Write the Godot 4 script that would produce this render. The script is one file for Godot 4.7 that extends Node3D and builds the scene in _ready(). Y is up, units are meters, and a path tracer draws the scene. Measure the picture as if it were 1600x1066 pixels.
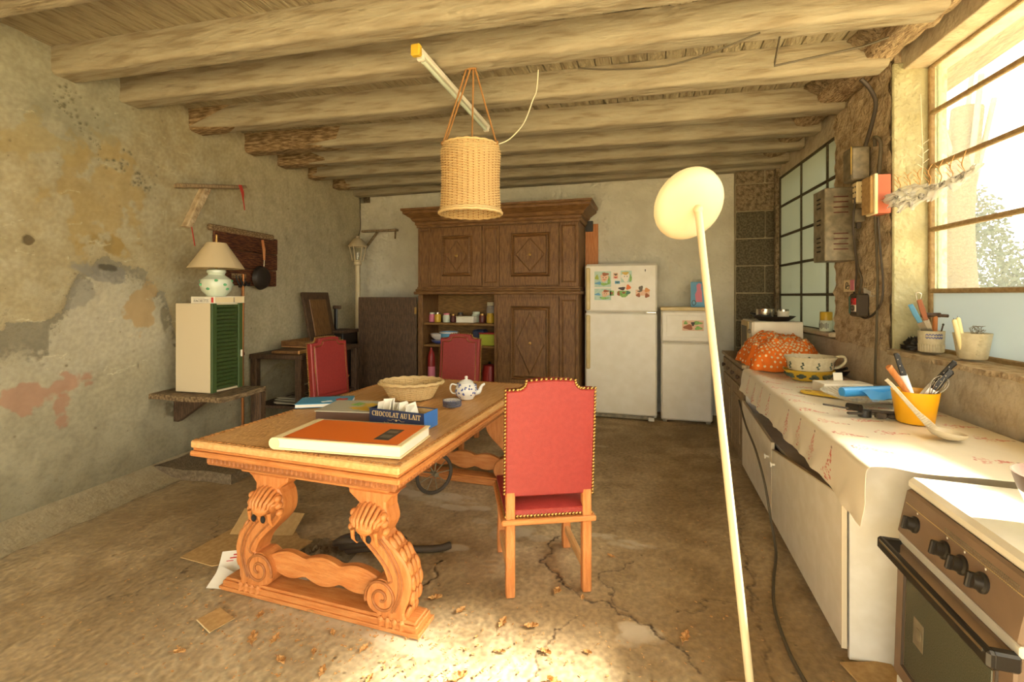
extends Node3D
# A cluttered old farmhouse kitchen: plastered walls, beams, carved table, red chairs, counter under the windows.
var M := {}
var rng := RandomNumberGenerator.new()
var used := {}

func _ready() -> void:
	rng.seed = 77
	# --- camera, sky, sun, exposure -------------------------------------------------
	var cam := Camera3D.new()
	cam.name = "camera"
	cam.projection = Camera3D.PROJECTION_FRUSTUM
	cam.near = 0.05
	cam.far = 200.0
	cam.size = 2.0 * 0.05 * 533.0 / 740.0
	cam.frustum_offset = Vector2(0, -71.0 / 740.0 * 0.05)
	cam.position = Vector3(0, 1.5, 0)
	cam.rotation.y = atan(215.0 / 740.0)
	add_child(cam)
	cam.current = true
	var env := Environment.new()
	var sky := Sky.new()
	var sm := ProceduralSkyMaterial.new()
	sm.sky_top_color = Color(0.97, 0.965, 0.925)
	sm.sky_horizon_color = Color(1.0, 0.98, 0.93)
	sm.ground_bottom_color = Color(0.55, 0.48, 0.36)
	sm.ground_horizon_color = Color(0.80, 0.72, 0.56)
	sky.sky_material = sm
	env.background_mode = Environment.BG_SKY
	env.sky = sky
	env.background_energy_multiplier = 2.0
	env.tonemap_mode = Environment.TONE_MAPPER_LINEAR
	env.tonemap_exposure = 3.85
	env.sdfgi_enabled = true
	env.ssao_enabled = true
	env.ssil_enabled = true
	var we := WorldEnvironment.new()
	we.name = "world_environment"
	we.environment = env
	add_child(we)
	var sun := DirectionalLight3D.new()
	sun.name = "sun"
	sun.light_color = Color(1.0, 0.96, 0.88)
	sun.light_energy = 9.0
	sun.light_angular_distance = 6.0
	sun.shadow_enabled = true
	sun.basis = Basis.looking_at(Vector3(-1.0, -0.93, 0.35).normalized(), Vector3.UP)
	add_child(sun)
	make_materials()
	build_shell()
	build_windows()
	build_ceiling()
	build_outside()
	build_table()
	build_chairs()
	build_buffet()
	build_fridges()
	build_counter()
	build_stove()
	build_left_side()
	build_hanging()
	build_floor_lamp()
	build_table_items()
	build_counter_items()
	build_sill_items()
	build_electrics()
	build_floor_items()

# ---------------------------------------------------------------- helpers
func st() -> SurfaceTool:
	var s := SurfaceTool.new()
	s.begin(Mesh.PRIMITIVE_TRIANGLES)
	s.set_smooth_group(-1)
	return s

func tri(s: SurfaceTool, a: Vector3, b: Vector3, c: Vector3) -> void:
	s.add_vertex(a)
	s.add_vertex(c)
	s.add_vertex(b)

func quad(s: SurfaceTool, a: Vector3, b: Vector3, c: Vector3, d: Vector3) -> void:
	tri(s, a, b, c)
	tri(s, a, c, d)

func quv(s: SurfaceTool, a: Vector3, b: Vector3, c: Vector3, d: Vector3) -> void:
	var vs := [a, d, c, a, c, b]
	var us := [Vector2(0, 1), Vector2(0, 0), Vector2(1, 0), Vector2(0, 1), Vector2(1, 0), Vector2(1, 1)]
	for i in 6:
		s.set_uv(us[i])
		s.add_vertex(vs[i])

func qout(s: SurfaceTool, a: Vector3, b: Vector3, c: Vector3, d: Vector3, o: Vector3) -> void:
	if (b - a).cross(c - a).dot(o) >= 0.0:
		quad(s, a, b, c, d)
	else:
		quad(s, a, d, c, b)

func box(s: SurfaceTool, c: Vector3, d: Vector3, b := 0.003, x := Transform3D()) -> void:
	var h := d * 0.5
	b = minf(b, minf(h.x, minf(h.y, h.z)) * 0.9)
	s.set_smooth_group(-1)
	for a in 3:
		var u := (a + 1) % 3
		var v := (a + 2) % 3
		for sg in [-1.0, 1.0]:
			var p: Array[Vector3] = []
			for k in [[-1, -1], [1, -1], [1, 1], [-1, 1]]:
				var q := Vector3()
				q[a] = sg * h[a]
				q[u] = k[0] * (h[u] - b)
				q[v] = k[1] * (h[v] - b)
				p.append(q)
			var n := Vector3()
			n[a] = sg
			qout(s, x * (c + p[0]), x * (c + p[1]), x * (c + p[2]), x * (c + p[3]), x.basis * n)
		if b <= 0.0:
			continue
		for su in [-1.0, 1.0]:
			for sv in [-1.0, 1.0]:
				var e: Array[Vector3] = []
				for k in [[0, -1], [0, 1], [1, 1], [1, -1]]:
					var q := Vector3()
					q[a] = k[1] * (h[a] - b)
					q[u] = su * (h[u] if k[0] == 0 else h[u] - b)
					q[v] = sv * (h[v] if k[0] == 1 else h[v] - b)
					e.append(q)
				var n := Vector3()
				n[u] = su
				n[v] = sv
				qout(s, x * (c + e[0]), x * (c + e[1]), x * (c + e[2]), x * (c + e[3]), x.basis * n)
	if b > 0.0:
		for sx in [-1.0, 1.0]:
			for sy in [-1.0, 1.0]:
				for sz in [-1.0, 1.0]:
					var p0 := x * (c + Vector3(sx * h.x, sy * (h.y - b), sz * (h.z - b)))
					var p1 := x * (c + Vector3(sx * (h.x - b), sy * h.y, sz * (h.z - b)))
					var p2 := x * (c + Vector3(sx * (h.x - b), sy * (h.y - b), sz * h.z))
					if (p1 - p0).cross(p2 - p0).dot(x.basis * Vector3(sx, sy, sz)) >= 0:
						tri(s, p0, p1, p2)
					else:
						tri(s, p0, p2, p1)

func lathe(s: SurfaceTool, prof: Array, n := 24, x := Transform3D(), from := 0.0, to := TAU) -> void:
	# prof: Vector2(radius, y) walked so that the outside lies to the right of the walk when y rises
	var g := 1
	for i in prof.size() - 1:
		var p: Vector2 = prof[i]
		var q: Vector2 = prof[i + 1]
		if i > 0:
			var d0: Vector2 = p - prof[i - 1]
			if absf(d0.angle_to(q - p)) > 0.7:
				g += 1
		s.set_smooth_group(g)
		for k in n:
			var a0 := from + (to - from) * k / n
			var a1 := from + (to - from) * (k + 1) / n
			var v0 := x * Vector3(p.x * cos(a0), p.y, -p.x * sin(a0))
			var v1 := x * Vector3(p.x * cos(a1), p.y, -p.x * sin(a1))
			var v2 := x * Vector3(q.x * cos(a1), q.y, -q.x * sin(a1))
			var v3 := x * Vector3(q.x * cos(a0), q.y, -q.x * sin(a0))
			if p.x > 0.00001:
				tri(s, v0, v1, v2 if q.x > 0.00001 else v3)
			if q.x > 0.00001:
				if p.x > 0.00001:
					tri(s, v0, v2, v3)
				else:
					tri(s, v0, v2, v3)
	s.set_smooth_group(-1)

func ball(s: SurfaceTool, c: Vector3, r: Vector3, n := 12, m := 7, b := Basis()) -> void:
	var prof := []
	for i in m + 1:
		var a := -PI / 2 + PI * i / m
		prof.append(Vector2(maxf(cos(a), 0.0), sin(a)))
	prof[0].x = 0.0
	prof[m].x = 0.0
	lathe(s, prof, n, Transform3D(b * Basis.from_scale(r), c))

func tube(s: SurfaceTool, pts: Array, r, n := 8, caps := true, closed := false) -> void:
	var cnt := pts.size()
	var up := Vector3(0.13, 0.97, 0.21).normalized()
	var rings := []
	var side := Vector3.ZERO
	for i in cnt:
		var a: Vector3 = pts[(i - 1 + cnt) % cnt] if closed else pts[maxi(i - 1, 0)]
		var b: Vector3 = pts[(i + 1) % cnt] if closed else pts[mini(i + 1, cnt - 1)]
		var t := (b - a).normalized()
		if side == Vector3.ZERO:
			side = t.cross(up if absf(t.dot(up)) < 0.95 else Vector3.RIGHT).normalized()
		else:
			side = (side - t * side.dot(t)).normalized()
		var w := t.cross(side)
		var rr: float = r[i] if r is Array else r
		var ring: Array[Vector3] = []
		for k in n:
			var an := TAU * k / n
			ring.append(pts[i] + (side * cos(an) + w * sin(an)) * rr)
		rings.append(ring)
	s.set_smooth_group(3)
	for i in (cnt if closed else cnt - 1):
		var r0: Array = rings[i]
		var r1: Array = rings[(i + 1) % cnt]
		for k in n:
			quad(s, r0[k], r0[(k + 1) % n], r1[(k + 1) % n], r1[k])
	s.set_smooth_group(-1)
	if caps and not closed:
		for k in n - 2:
			tri(s, rings[0][0], rings[0][k + 2], rings[0][k + 1])
			tri(s, rings[cnt - 1][0], rings[cnt - 1][k + 1], rings[cnt - 1][k + 2])

func spline(pts: Array, per := 8, closed := false) -> Array:
	var out := []
	var n := pts.size()
	for i in (n if closed else n - 1):
		var p0 = pts[(i - 1 + n) % n] if closed else pts[maxi(i - 1, 0)]
		var p1 = pts[i]
		var p2 = pts[(i + 1) % n]
		var p3 = pts[(i + 2) % n] if closed else pts[mini(i + 2, n - 1)]
		for k in per:
			out.append(p1.cubic_interpolate(p2, p0, p3, float(k) / per))
	if not closed:
		out.append(pts[n - 1])
	return out

func prism(s: SurfaceTool, poly: Array, z0: float, z1: float, bev := 0.0, x := Transform3D(), smooth := false) -> void:
	var p := PackedVector2Array(poly)
	var area := 0.0
	for i in p.size():
		area += p[i].cross(p[(i + 1) % p.size()])
	if area < 0:
		p.reverse()
	var n := p.size()
	var ins := PackedVector2Array()
	for i in n:
		var e0 := (p[i] - p[(i - 1 + n) % n]).normalized()
		var e1 := (p[(i + 1) % n] - p[i]).normalized()
		var nn := Vector2(-e0.y - e1.y, e0.x + e1.x)
		var l := nn.length()
		nn = nn / maxf(l, 0.001)
		ins.append(p[i] + nn * bev / maxf(nn.dot(Vector2(-e1.y, e1.x)), 0.4))
	var idx := Geometry2D.triangulate_polygon(ins)
	if idx.is_empty():
		idx = Geometry2D.triangulate_polygon(p)
	for k in range(0, idx.size(), 3):
		var a := ins[idx[k]]
		var b := ins[idx[k + 1]]
		var c := ins[idx[k + 2]]
		if (b - a).cross(c - a) < 0:
			var w := b
			b = c
			c = w
		tri(s, x * Vector3(a.x, a.y, z1), x * Vector3(b.x, b.y, z1), x * Vector3(c.x, c.y, z1))
		tri(s, x * Vector3(a.x, a.y, z0), x * Vector3(c.x, c.y, z0), x * Vector3(b.x, b.y, z0))
	var rows := [[ins, z0], [p, z0 + bev], [p, z1 - bev], [ins, z1]] if bev > 0.0 else [[p, z0], [p, z1]]
	for r in rows.size() - 1:
		s.set_smooth_group(10 + r if smooth else -1)
		for i in n:
			var j := (i + 1) % n
			var a0: Vector2 = rows[r][0][i]
			var b0: Vector2 = rows[r][0][j]
			var a1: Vector2 = rows[r + 1][0][i]
			var b1: Vector2 = rows[r + 1][0][j]
			var za: float = rows[r][1]
			var zb: float = rows[r + 1][1]
			quad(s, x * Vector3(a0.x, a0.y, za), x * Vector3(b0.x, b0.y, za), x * Vector3(b1.x, b1.y, zb), x * Vector3(a1.x, a1.y, zb))
	s.set_smooth_group(-1)

func sheet(s: SurfaceTool, nu: int, nv: int, fn: Callable, thick := 0.0) -> void:
	# fn(u, v) -> Vector3; a smooth surface, front towards du x dv; with a thickness it gets a back
	var g := []
	for j in nv + 1:
		var row := []
		for i in nu + 1:
			row.append(fn.call(float(i) / nu, float(j) / nv))
		g.append(row)
	s.set_smooth_group(5)
	for j in nv:
		for i in nu:
			var cs := [[i, j], [i + 1, j], [i + 1, j + 1], [i, j], [i + 1, j + 1], [i, j + 1]]
			for k in [0, 2, 1, 3, 5, 4]:
				s.set_uv(Vector2(float(cs[k][0]) / nu, float(cs[k][1]) / nv))
				s.add_vertex(g[cs[k][1]][cs[k][0]])
	if thick > 0.0:
		s.set_smooth_group(6)
		var h := []
		for j in nv + 1:
			var row := []
			for i in nu + 1:
				var du: Vector3 = g[j][mini(i + 1, nu)] - g[j][maxi(i - 1, 0)]
				var dv: Vector3 = g[mini(j + 1, nv)][i] - g[maxi(j - 1, 0)][i]
				row.append(g[j][i] - du.cross(dv).normalized() * thick)
			h.append(row)
		for j in nv:
			for i in nu:
				quad(s, h[j][i], h[j + 1][i], h[j + 1][i + 1], h[j][i + 1])
		s.set_smooth_group(-1)
		for i in nu:
			quad(s, h[0][i], h[0][i + 1], g[0][i + 1], g[0][i])
			quad(s, g[nv][i], g[nv][i + 1], h[nv][i + 1], h[nv][i])
		for j in nv:
			quad(s, g[j][0], g[j + 1][0], h[j + 1][0], h[j][0])
			quad(s, h[j][nu], h[j + 1][nu], g[j + 1][nu], g[j][nu])
	s.set_smooth_group(-1)

func numbered(called: String) -> String:
	if not used.has(called):
		used[called] = 0
		return called
	used[called] += 1
	return "%s_%03d" % [called, used[called]]

func obj(called: String, s: SurfaceTool, m: Material, parent: Node = null) -> MeshInstance3D:
	s.generate_normals()
	var o := MeshInstance3D.new()
	o.mesh = s.commit()
	o.material_override = m
	return put(o, called, parent)

func put(o: MeshInstance3D, called: String, parent: Node) -> MeshInstance3D:
	if parent == null:
		o.name = numbered(called)
		add_child(o, true)
	else:
		var n := called
		var i := 1
		while parent.has_node(n):
			n = "%s_%03d" % [called, i]
			i += 1
		o.name = n
		parent.add_child(o, true)
	return o

func bx(called: String, c: Vector3, d: Vector3, m: Material, parent: Node = null, b := 0.003) -> MeshInstance3D:
	var s := st()
	box(s, c, d, b)
	return obj(called, s, m, parent)

func thing(called: String, label: String, category: String, at := Vector3.ZERO, turn := 0.0, group := "") -> Node3D:
	var o := Node3D.new()
	o.name = numbered(called)
	add_child(o)
	o.position = at
	o.rotation.y = turn
	tag(o, label, category, group)
	return o

func tag(o: Node, label: String, category: String, group := "") -> void:
	o.set_meta("label", label)
	o.set_meta("category", category)
	if group != "":
		o.set_meta("group", group)

func structure(o: Node, label: String, category: String) -> void:
	o.set_meta("kind", "structure")
	tag(o, label, category)

func dup(o: Node3D, at: Vector3, turn: float, label: String, group := "") -> Node3D:
	var c := o.duplicate() as Node3D
	c.name = numbered(str(o.name).rstrip("0123456789").trim_suffix("_"))
	add_child(c)
	c.position = at
	c.rotation = Vector3(0, turn, 0)
	c.set_meta("label", label)
	if group != "":
		c.set_meta("group", group)
	return c

func text(called: String, words: String, high: float, at: Vector3, b: Basis, m: Material, parent: Node, font := "Droid Sans", bold := false) -> MeshInstance3D:
	var t := TextMesh.new()
	var f := SystemFont.new()
	f.font_names = PackedStringArray([font])
	if bold:
		f.font_weight = 700
	t.font = f
	t.text = words
	t.font_size = 32
	t.pixel_size = high / 24.0
	t.depth = 0.0012
	t.curve_step = 2.0
	var o := MeshInstance3D.new()
	o.mesh = t
	o.material_override = m
	put(o, called, parent)
	o.transform = Transform3D(b, at)
	return o

# ---------------------------------------------------------------- materials
func noise(freq: float, sd: int, oct := 5, kind := FastNoiseLite.TYPE_SIMPLEX_SMOOTH) -> FastNoiseLite:
	var n := FastNoiseLite.new()
	n.seed = sd
	n.noise_type = kind
	n.frequency = freq
	n.fractal_octaves = oct
	return n

func ntex(cols: Array, freq: float, sd: int, w := 256, lo := 0.2, hi := 0.8) -> NoiseTexture2D:
	var t := NoiseTexture2D.new()
	t.width = w
	t.height = w
	t.seamless = true
	t.noise = noise(freq / w, sd)
	var g := Gradient.new()
	var off := PackedFloat32Array()
	var cs := PackedColorArray()
	for i in cols.size():
		off.append(lo + (hi - lo) * i / maxf(cols.size() - 1, 1))
		cs.append(cols[i])
	g.offsets = off
	g.colors = cs
	t.color_ramp = g
	return t

var bumps := {}
func bump(freq: float, strength: float) -> NoiseTexture2D:
	var key := "%s %s" % [freq, strength]
	if not bumps.has(key):
		var t := NoiseTexture2D.new()
		t.width = 384
		t.height = 384
		t.seamless = true
		t.as_normal_map = true
		t.bump_strength = strength
		t.noise = noise(freq / 384.0, 5, 5)
		bumps[key] = t
	return bumps[key]

func mat(called: String, cols: Array, freq := 6.0, scale := Vector3.ONE, rough := 0.8, nstr := 0.0, bfreq := 20.0, metal := 0.0, world := false) -> StandardMaterial3D:
	var m := StandardMaterial3D.new()
	m.resource_name = called
	if cols.size() == 1:
		m.albedo_color = cols[0]
	else:
		m.albedo_texture = ntex(cols, freq, M.size() + 3)
	if cols.size() > 1 or nstr > 0.0:
		m.uv1_triplanar = true
		m.uv1_world_triplanar = world
		m.uv1_scale = scale
	m.roughness = rough
	m.metallic = metal
	if nstr > 0.0:
		m.normal_enabled = true
		m.normal_texture = bump(bfreq, 8.0)
		m.normal_scale = nstr
	M[called] = m
	return m

func col(called: String, c: Color, rough := 0.6, metal := 0.0) -> StandardMaterial3D:
	return mat(called, [c], 1, Vector3.ONE, rough, 0.0, 20.0, metal)

func C(r: int, g: int, b: int) -> Color:
	return Color8(r, g, b)

func stamp(d: PackedByteArray, w: int, h: int, px: float, py: float, r: float, c: Color, amt: float) -> void:
	for j in range(maxi(int(py - r), 0), mini(int(py + r) + 1, h)):
		for i in range(maxi(int(px - r), 0), mini(int(px + r) + 1, w)):
			var q := Vector2(i - px, j - py).length() / maxf(r, 0.7)
			if q < 1.0:
				var k := amt * (1.0 - q * q)
				var o := (j * w + i) * 3
				d[o] = int(lerpf(d[o], c.r8, k))
				d[o + 1] = int(lerpf(d[o + 1], c.g8, k))
				d[o + 2] = int(lerpf(d[o + 2], c.b8, k))

func crackline(d: PackedByteArray, w: int, h: int, pts: Array, r: float, c: Color, amt: float, jit: float) -> void:
	for i in pts.size() - 1:
		var a: Vector2 = pts[i]
		var b: Vector2 = pts[i + 1]
		var n := int(a.distance_to(b) / maxf(r * 0.6, 0.6)) + 1
		for k in n:
			var p := a.lerp(b, float(k) / n)
			stamp(d, w, h, p.x + (jn.get_noise_2d(p.x, p.y)) * jit, p.y + jn.get_noise_2d(p.y + 300, p.x) * jit, r * (0.5 + rng.randf() * 0.9), c, amt * (0.5 + rng.randf() * 0.5))

var jn := noise(0.03, 8, 4)

func mixc(a: Color, b: Color, t: float) -> Color:
	return a.lerp(b, clampf(t, 0.0, 1.0))

func sm(a: float, b: float, x: float) -> float:
	return smoothstep(a, b, x)

func spot(d: PackedByteArray, w: int, h: int, nb: PackedByteArray, cx: float, cy: float, rx: float, ry: float, to: Color, amt: float, rag := 1.0) -> void:
	# an irregular stain: ragged by the noise picture nb; all in pixels
	for j in range(maxi(int(cy - ry * 1.7), 0), mini(int(cy + ry * 1.7), h)):
		for i in range(maxi(int(cx - rx * 1.7), 0), mini(int(cx + rx * 1.7), w)):
			var n := (nb[j * w + i] - 128) / 128.0
			var k := amt * (1.0 - smoothstep(0.75, 1.1, Vector2((i - cx) / rx, (j - cy) / ry).length() + n * 0.7 * rag))
			if k > 0.0:
				var o := (j * w + i) * 3
				d[o] = int(lerpf(d[o], to.r8, k))
				d[o + 1] = int(lerpf(d[o + 1], to.g8, k))
				d[o + 2] = int(lerpf(d[o + 2], to.b8, k))

func field(freq: float, sd: int, oct: int, w: int, h: int) -> PackedByteArray:
	var im := noise(freq, sd, oct).get_image(w, h, false, false, false)
	im.convert(Image.FORMAT_L8)
	return im.get_data()

func curve_at(pts: Array, x: float) -> float:
	if x >= pts[0].x:
		return pts[0].y
	for i in pts.size() - 1:
		if x >= pts[i + 1].x:
			return lerpf(pts[i].y, pts[i + 1].y, (x - pts[i].x) / (pts[i + 1].x - pts[i].x))
	return pts[pts.size() - 1].y

func tex_material(called: String, d: PackedByteArray, w: int, h: int, rough := 0.9, nstr := 0.0) -> StandardMaterial3D:
	var im := Image.create_from_data(w, h, false, Image.FORMAT_RGB8, d)
	var m := StandardMaterial3D.new()
	m.resource_name = called
	m.albedo_texture = ImageTexture.create_from_image(im)
	m.roughness = rough
	if nstr > 0.0:
		var nm := Image.create_from_data(w, h, false, Image.FORMAT_RGB8, d)
		nm.convert(Image.FORMAT_RGBA8)
		nm.resize(w / 2, h / 2, Image.INTERPOLATE_BILINEAR)
		nm.bump_map_to_normal_map(nstr)
		m.normal_enabled = true
		m.normal_texture = ImageTexture.create_from_image(nm)
		m.normal_scale = 1.0
	M[called] = m
	return m

var WALL_EDGE := [Vector2(-1.2, 1.25), Vector2(-1.93, 1.29), Vector2(-2.13, 1.32), Vector2(-2.27, 1.38), Vector2(-2.33, 1.53), Vector2(-2.39, 1.65), Vector2(-2.54, 1.77), Vector2(-2.73, 1.71), Vector2(-2.92, 1.66), Vector2(-3.08, 1.46), Vector2(-3.16, 1.18), Vector2(-3.3, 0.72), Vector2(-3.6, 0.55), Vector2(-6.5, 0.8)]

func paint_left_wall() -> void:
	var w := 1280
	var h := 797
	var d := PackedByteArray()
	d.resize(w * h * 3)
	var m := w / 5.3
	var f1 := field(0.9 / m, 11, 4, w, h)
	var f2 := field(4.5 / m, 12, 4, w, h)
	var f3 := field(24.0 / m, 13, 3, w, h)
	var ochre := C(180, 160, 118)
	var pale := C(186, 170, 134)
	var grey := C(144, 132, 106)
	var light := C(192, 178, 148)
	var beige := C(178, 164, 132)
	var edge := PackedFloat32Array()
	for i in w:
		edge.append(curve_at(WALL_EDGE, -1.2 - 5.3 * i / w))
	for j in h:
		var y := 3.3 * (1.0 - float(j) / h)
		for i in w:
			var z := -1.2 - 5.3 * i / w
			var q := j * w + i
			var a := (f1[q] - 128) / 128.0
			var b := (f2[q] - 128) / 128.0
			var e := (f3[q] - 128) / 128.0
			var c := ochre.lerp(pale, clampf(0.45 + a * 0.9 + b * 0.9 + e * 0.3, 0, 1))
			if z < -3.2:
				c = c.lerp(C(206, 188, 148), smoothstep(-3.0, -4.4, z) * 0.85)
			if y > 2.2 and z > -3.2:
				c = c.lerp(C(168, 160, 134), smoothstep(2.3, 3.0, y + a * 0.5) * (1.0 - smoothstep(-2.6, -3.2, z)) * 0.7)
			var yb := edge[i] + b * 0.10 + e * 0.03
			if y < yb:
				var low := light.lerp(beige, clampf(0.35 + a * 0.6 + b * 0.7, 0, 1))
				var band := 0.10 if z < -2.2 else 0.26
				low = grey.lerp(low, smoothstep(band * 0.5, band, yb - y + e * 0.05))
				low = low.lerp(C(172, 158, 126), smoothstep(1.05, 0.7, y + a * 0.3))
				low = low.lerp(C(148, 134, 102), smoothstep(0.55, 0.05, y + b * 0.25) * 0.75)
				c = low if z > -3.5 else c.lerp(low, 0.5 * smoothstep(-5.5, -3.5, z) + 0.3)
			elif y < yb + 0.05:
				c = c.lerp(C(172, 152, 112), 0.5)
			var mo := absf(y - edge[i])
			if mo < 0.35 or y < 0.6:
				var k := (smoothstep(0.35, 0.1, mo) * 0.5 + smoothstep(0.6, 0.2, y) * 0.5) * smoothstep(0.32, 0.5, e * 0.9 + b * 0.5) * 0.7
				c = c.lerp(C(108, 96, 70), k)
			var v := 1.0 + e * 0.09 + b * 0.05
			var o := q * 3
			d[o] = clampi(int(c.r8 * v), 0, 255)
			d[o + 1] = clampi(int(c.g8 * v), 0, 255)
			d[o + 2] = clampi(int(c.b8 * v), 0, 255)
	for q in [[-2.56, 1.9, 0.13, 0.07, C(150, 120, 62), 0.7], [-2.86, 1.42, 0.12, 0.17, C(184, 150, 100), 0.8], [-2.62, 1.67, 0.2, 0.07, C(140, 132, 118), 0.7], [-2.6, 1.72, 0.07, 0.03, C(90, 82, 64), 0.9], [-2.38, 1.55, 0.09, 0.13, C(148, 138, 118), 0.7], [-2.08, 0.86, 0.30, 0.085, C(182, 132, 102), 0.75], [-2.28, 0.74, 0.07, 0.1, C(180, 128, 98), 0.7], [-2.55, 2.25, 0.28, 0.35, C(186, 152, 88), 0.45], [-2.15, 2.55, 0.25, 0.12, C(184, 156, 96), 0.4], [-2.35, 2.75, 0.2, 0.12, C(150, 144, 118), 0.4], [-2.08, 1.86, 0.022, 0.025, C(92, 74, 46), 0.8], [-2.82, 0.93, 0.025, 0.06, C(130, 118, 94), 0.9], [-3.05, 1.3, 0.04, 0.12, C(124, 112, 84), 0.7], [-3.1, 0.5, 0.06, 0.06, C(110, 96, 68), 0.7]]:
		spot(d, w, h, f2, (-1.2 - q[0]) * m, (1.0 - q[1] / 3.3) * h, q[2] * m, q[3] * m, q[4], q[5], 1.9)
	for k in 260:
		var t := pow(rng.randf(), 0.8)
		var z := -2.22 - 0.68 * t + rng.randfn(0, 0.05)
		var y := 2.93 - 0.56 * t + rng.randfn(0, 0.05)
		if f2[clampi(int((1 - y / 3.3) * h), 0, h - 1) * w + int((-1.2 - z) * m)] > 122:
			stamp(d, w, h, (-1.2 - z) * m, (1 - y / 3.3) * h, rng.randf_range(1.0, 3.2), C(98, 90, 64), rng.randf_range(0.4, 0.85))
	for k in 130:
		var z := rng.randf_range(-1.9, -6.2)
		var y := rng.randf_range(0.1, 3.0)
		stamp(d, w, h, (-1.2 - z) * m, (1 - y / 3.3) * h, rng.randf_range(1, 3.0), C(118, 100, 72), rng.randf_range(0.3, 0.8))
	for k in 60:
		var z := rng.randf_range(-1.9, -3.6)
		var y := rng.randf_range(0.9, 2.9)
		var x0 := (-1.2 - z) * m
		var y0 := (1 - y / 3.3) * h
		crackline(d, w, h, [Vector2(x0, y0), Vector2(x0 + rng.randf_range(-26, 40), y0 + rng.randf_range(-6, 6))], 1.3, C(228, 212, 170), 0.5, 10)
	for k in 70:
		# faint vertical streaks under the beams, further back
		var z := rng.randf_range(-3.0, -5.8)
		var y := rng.randf_range(1.4, 2.9)
		var x0 := (-1.2 - z) * m
		var y0 := (1 - y / 3.3) * h
		crackline(d, w, h, [Vector2(x0, y0), Vector2(x0 + rng.randf_range(-3, 3), y0 + rng.randf_range(20, 70))], 2.2, C(168, 150, 110) if k % 3 else C(216, 204, 170), 0.25, 4)
	tex_material("left_plaster", d, w, h, 0.95, 2.5)

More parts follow.
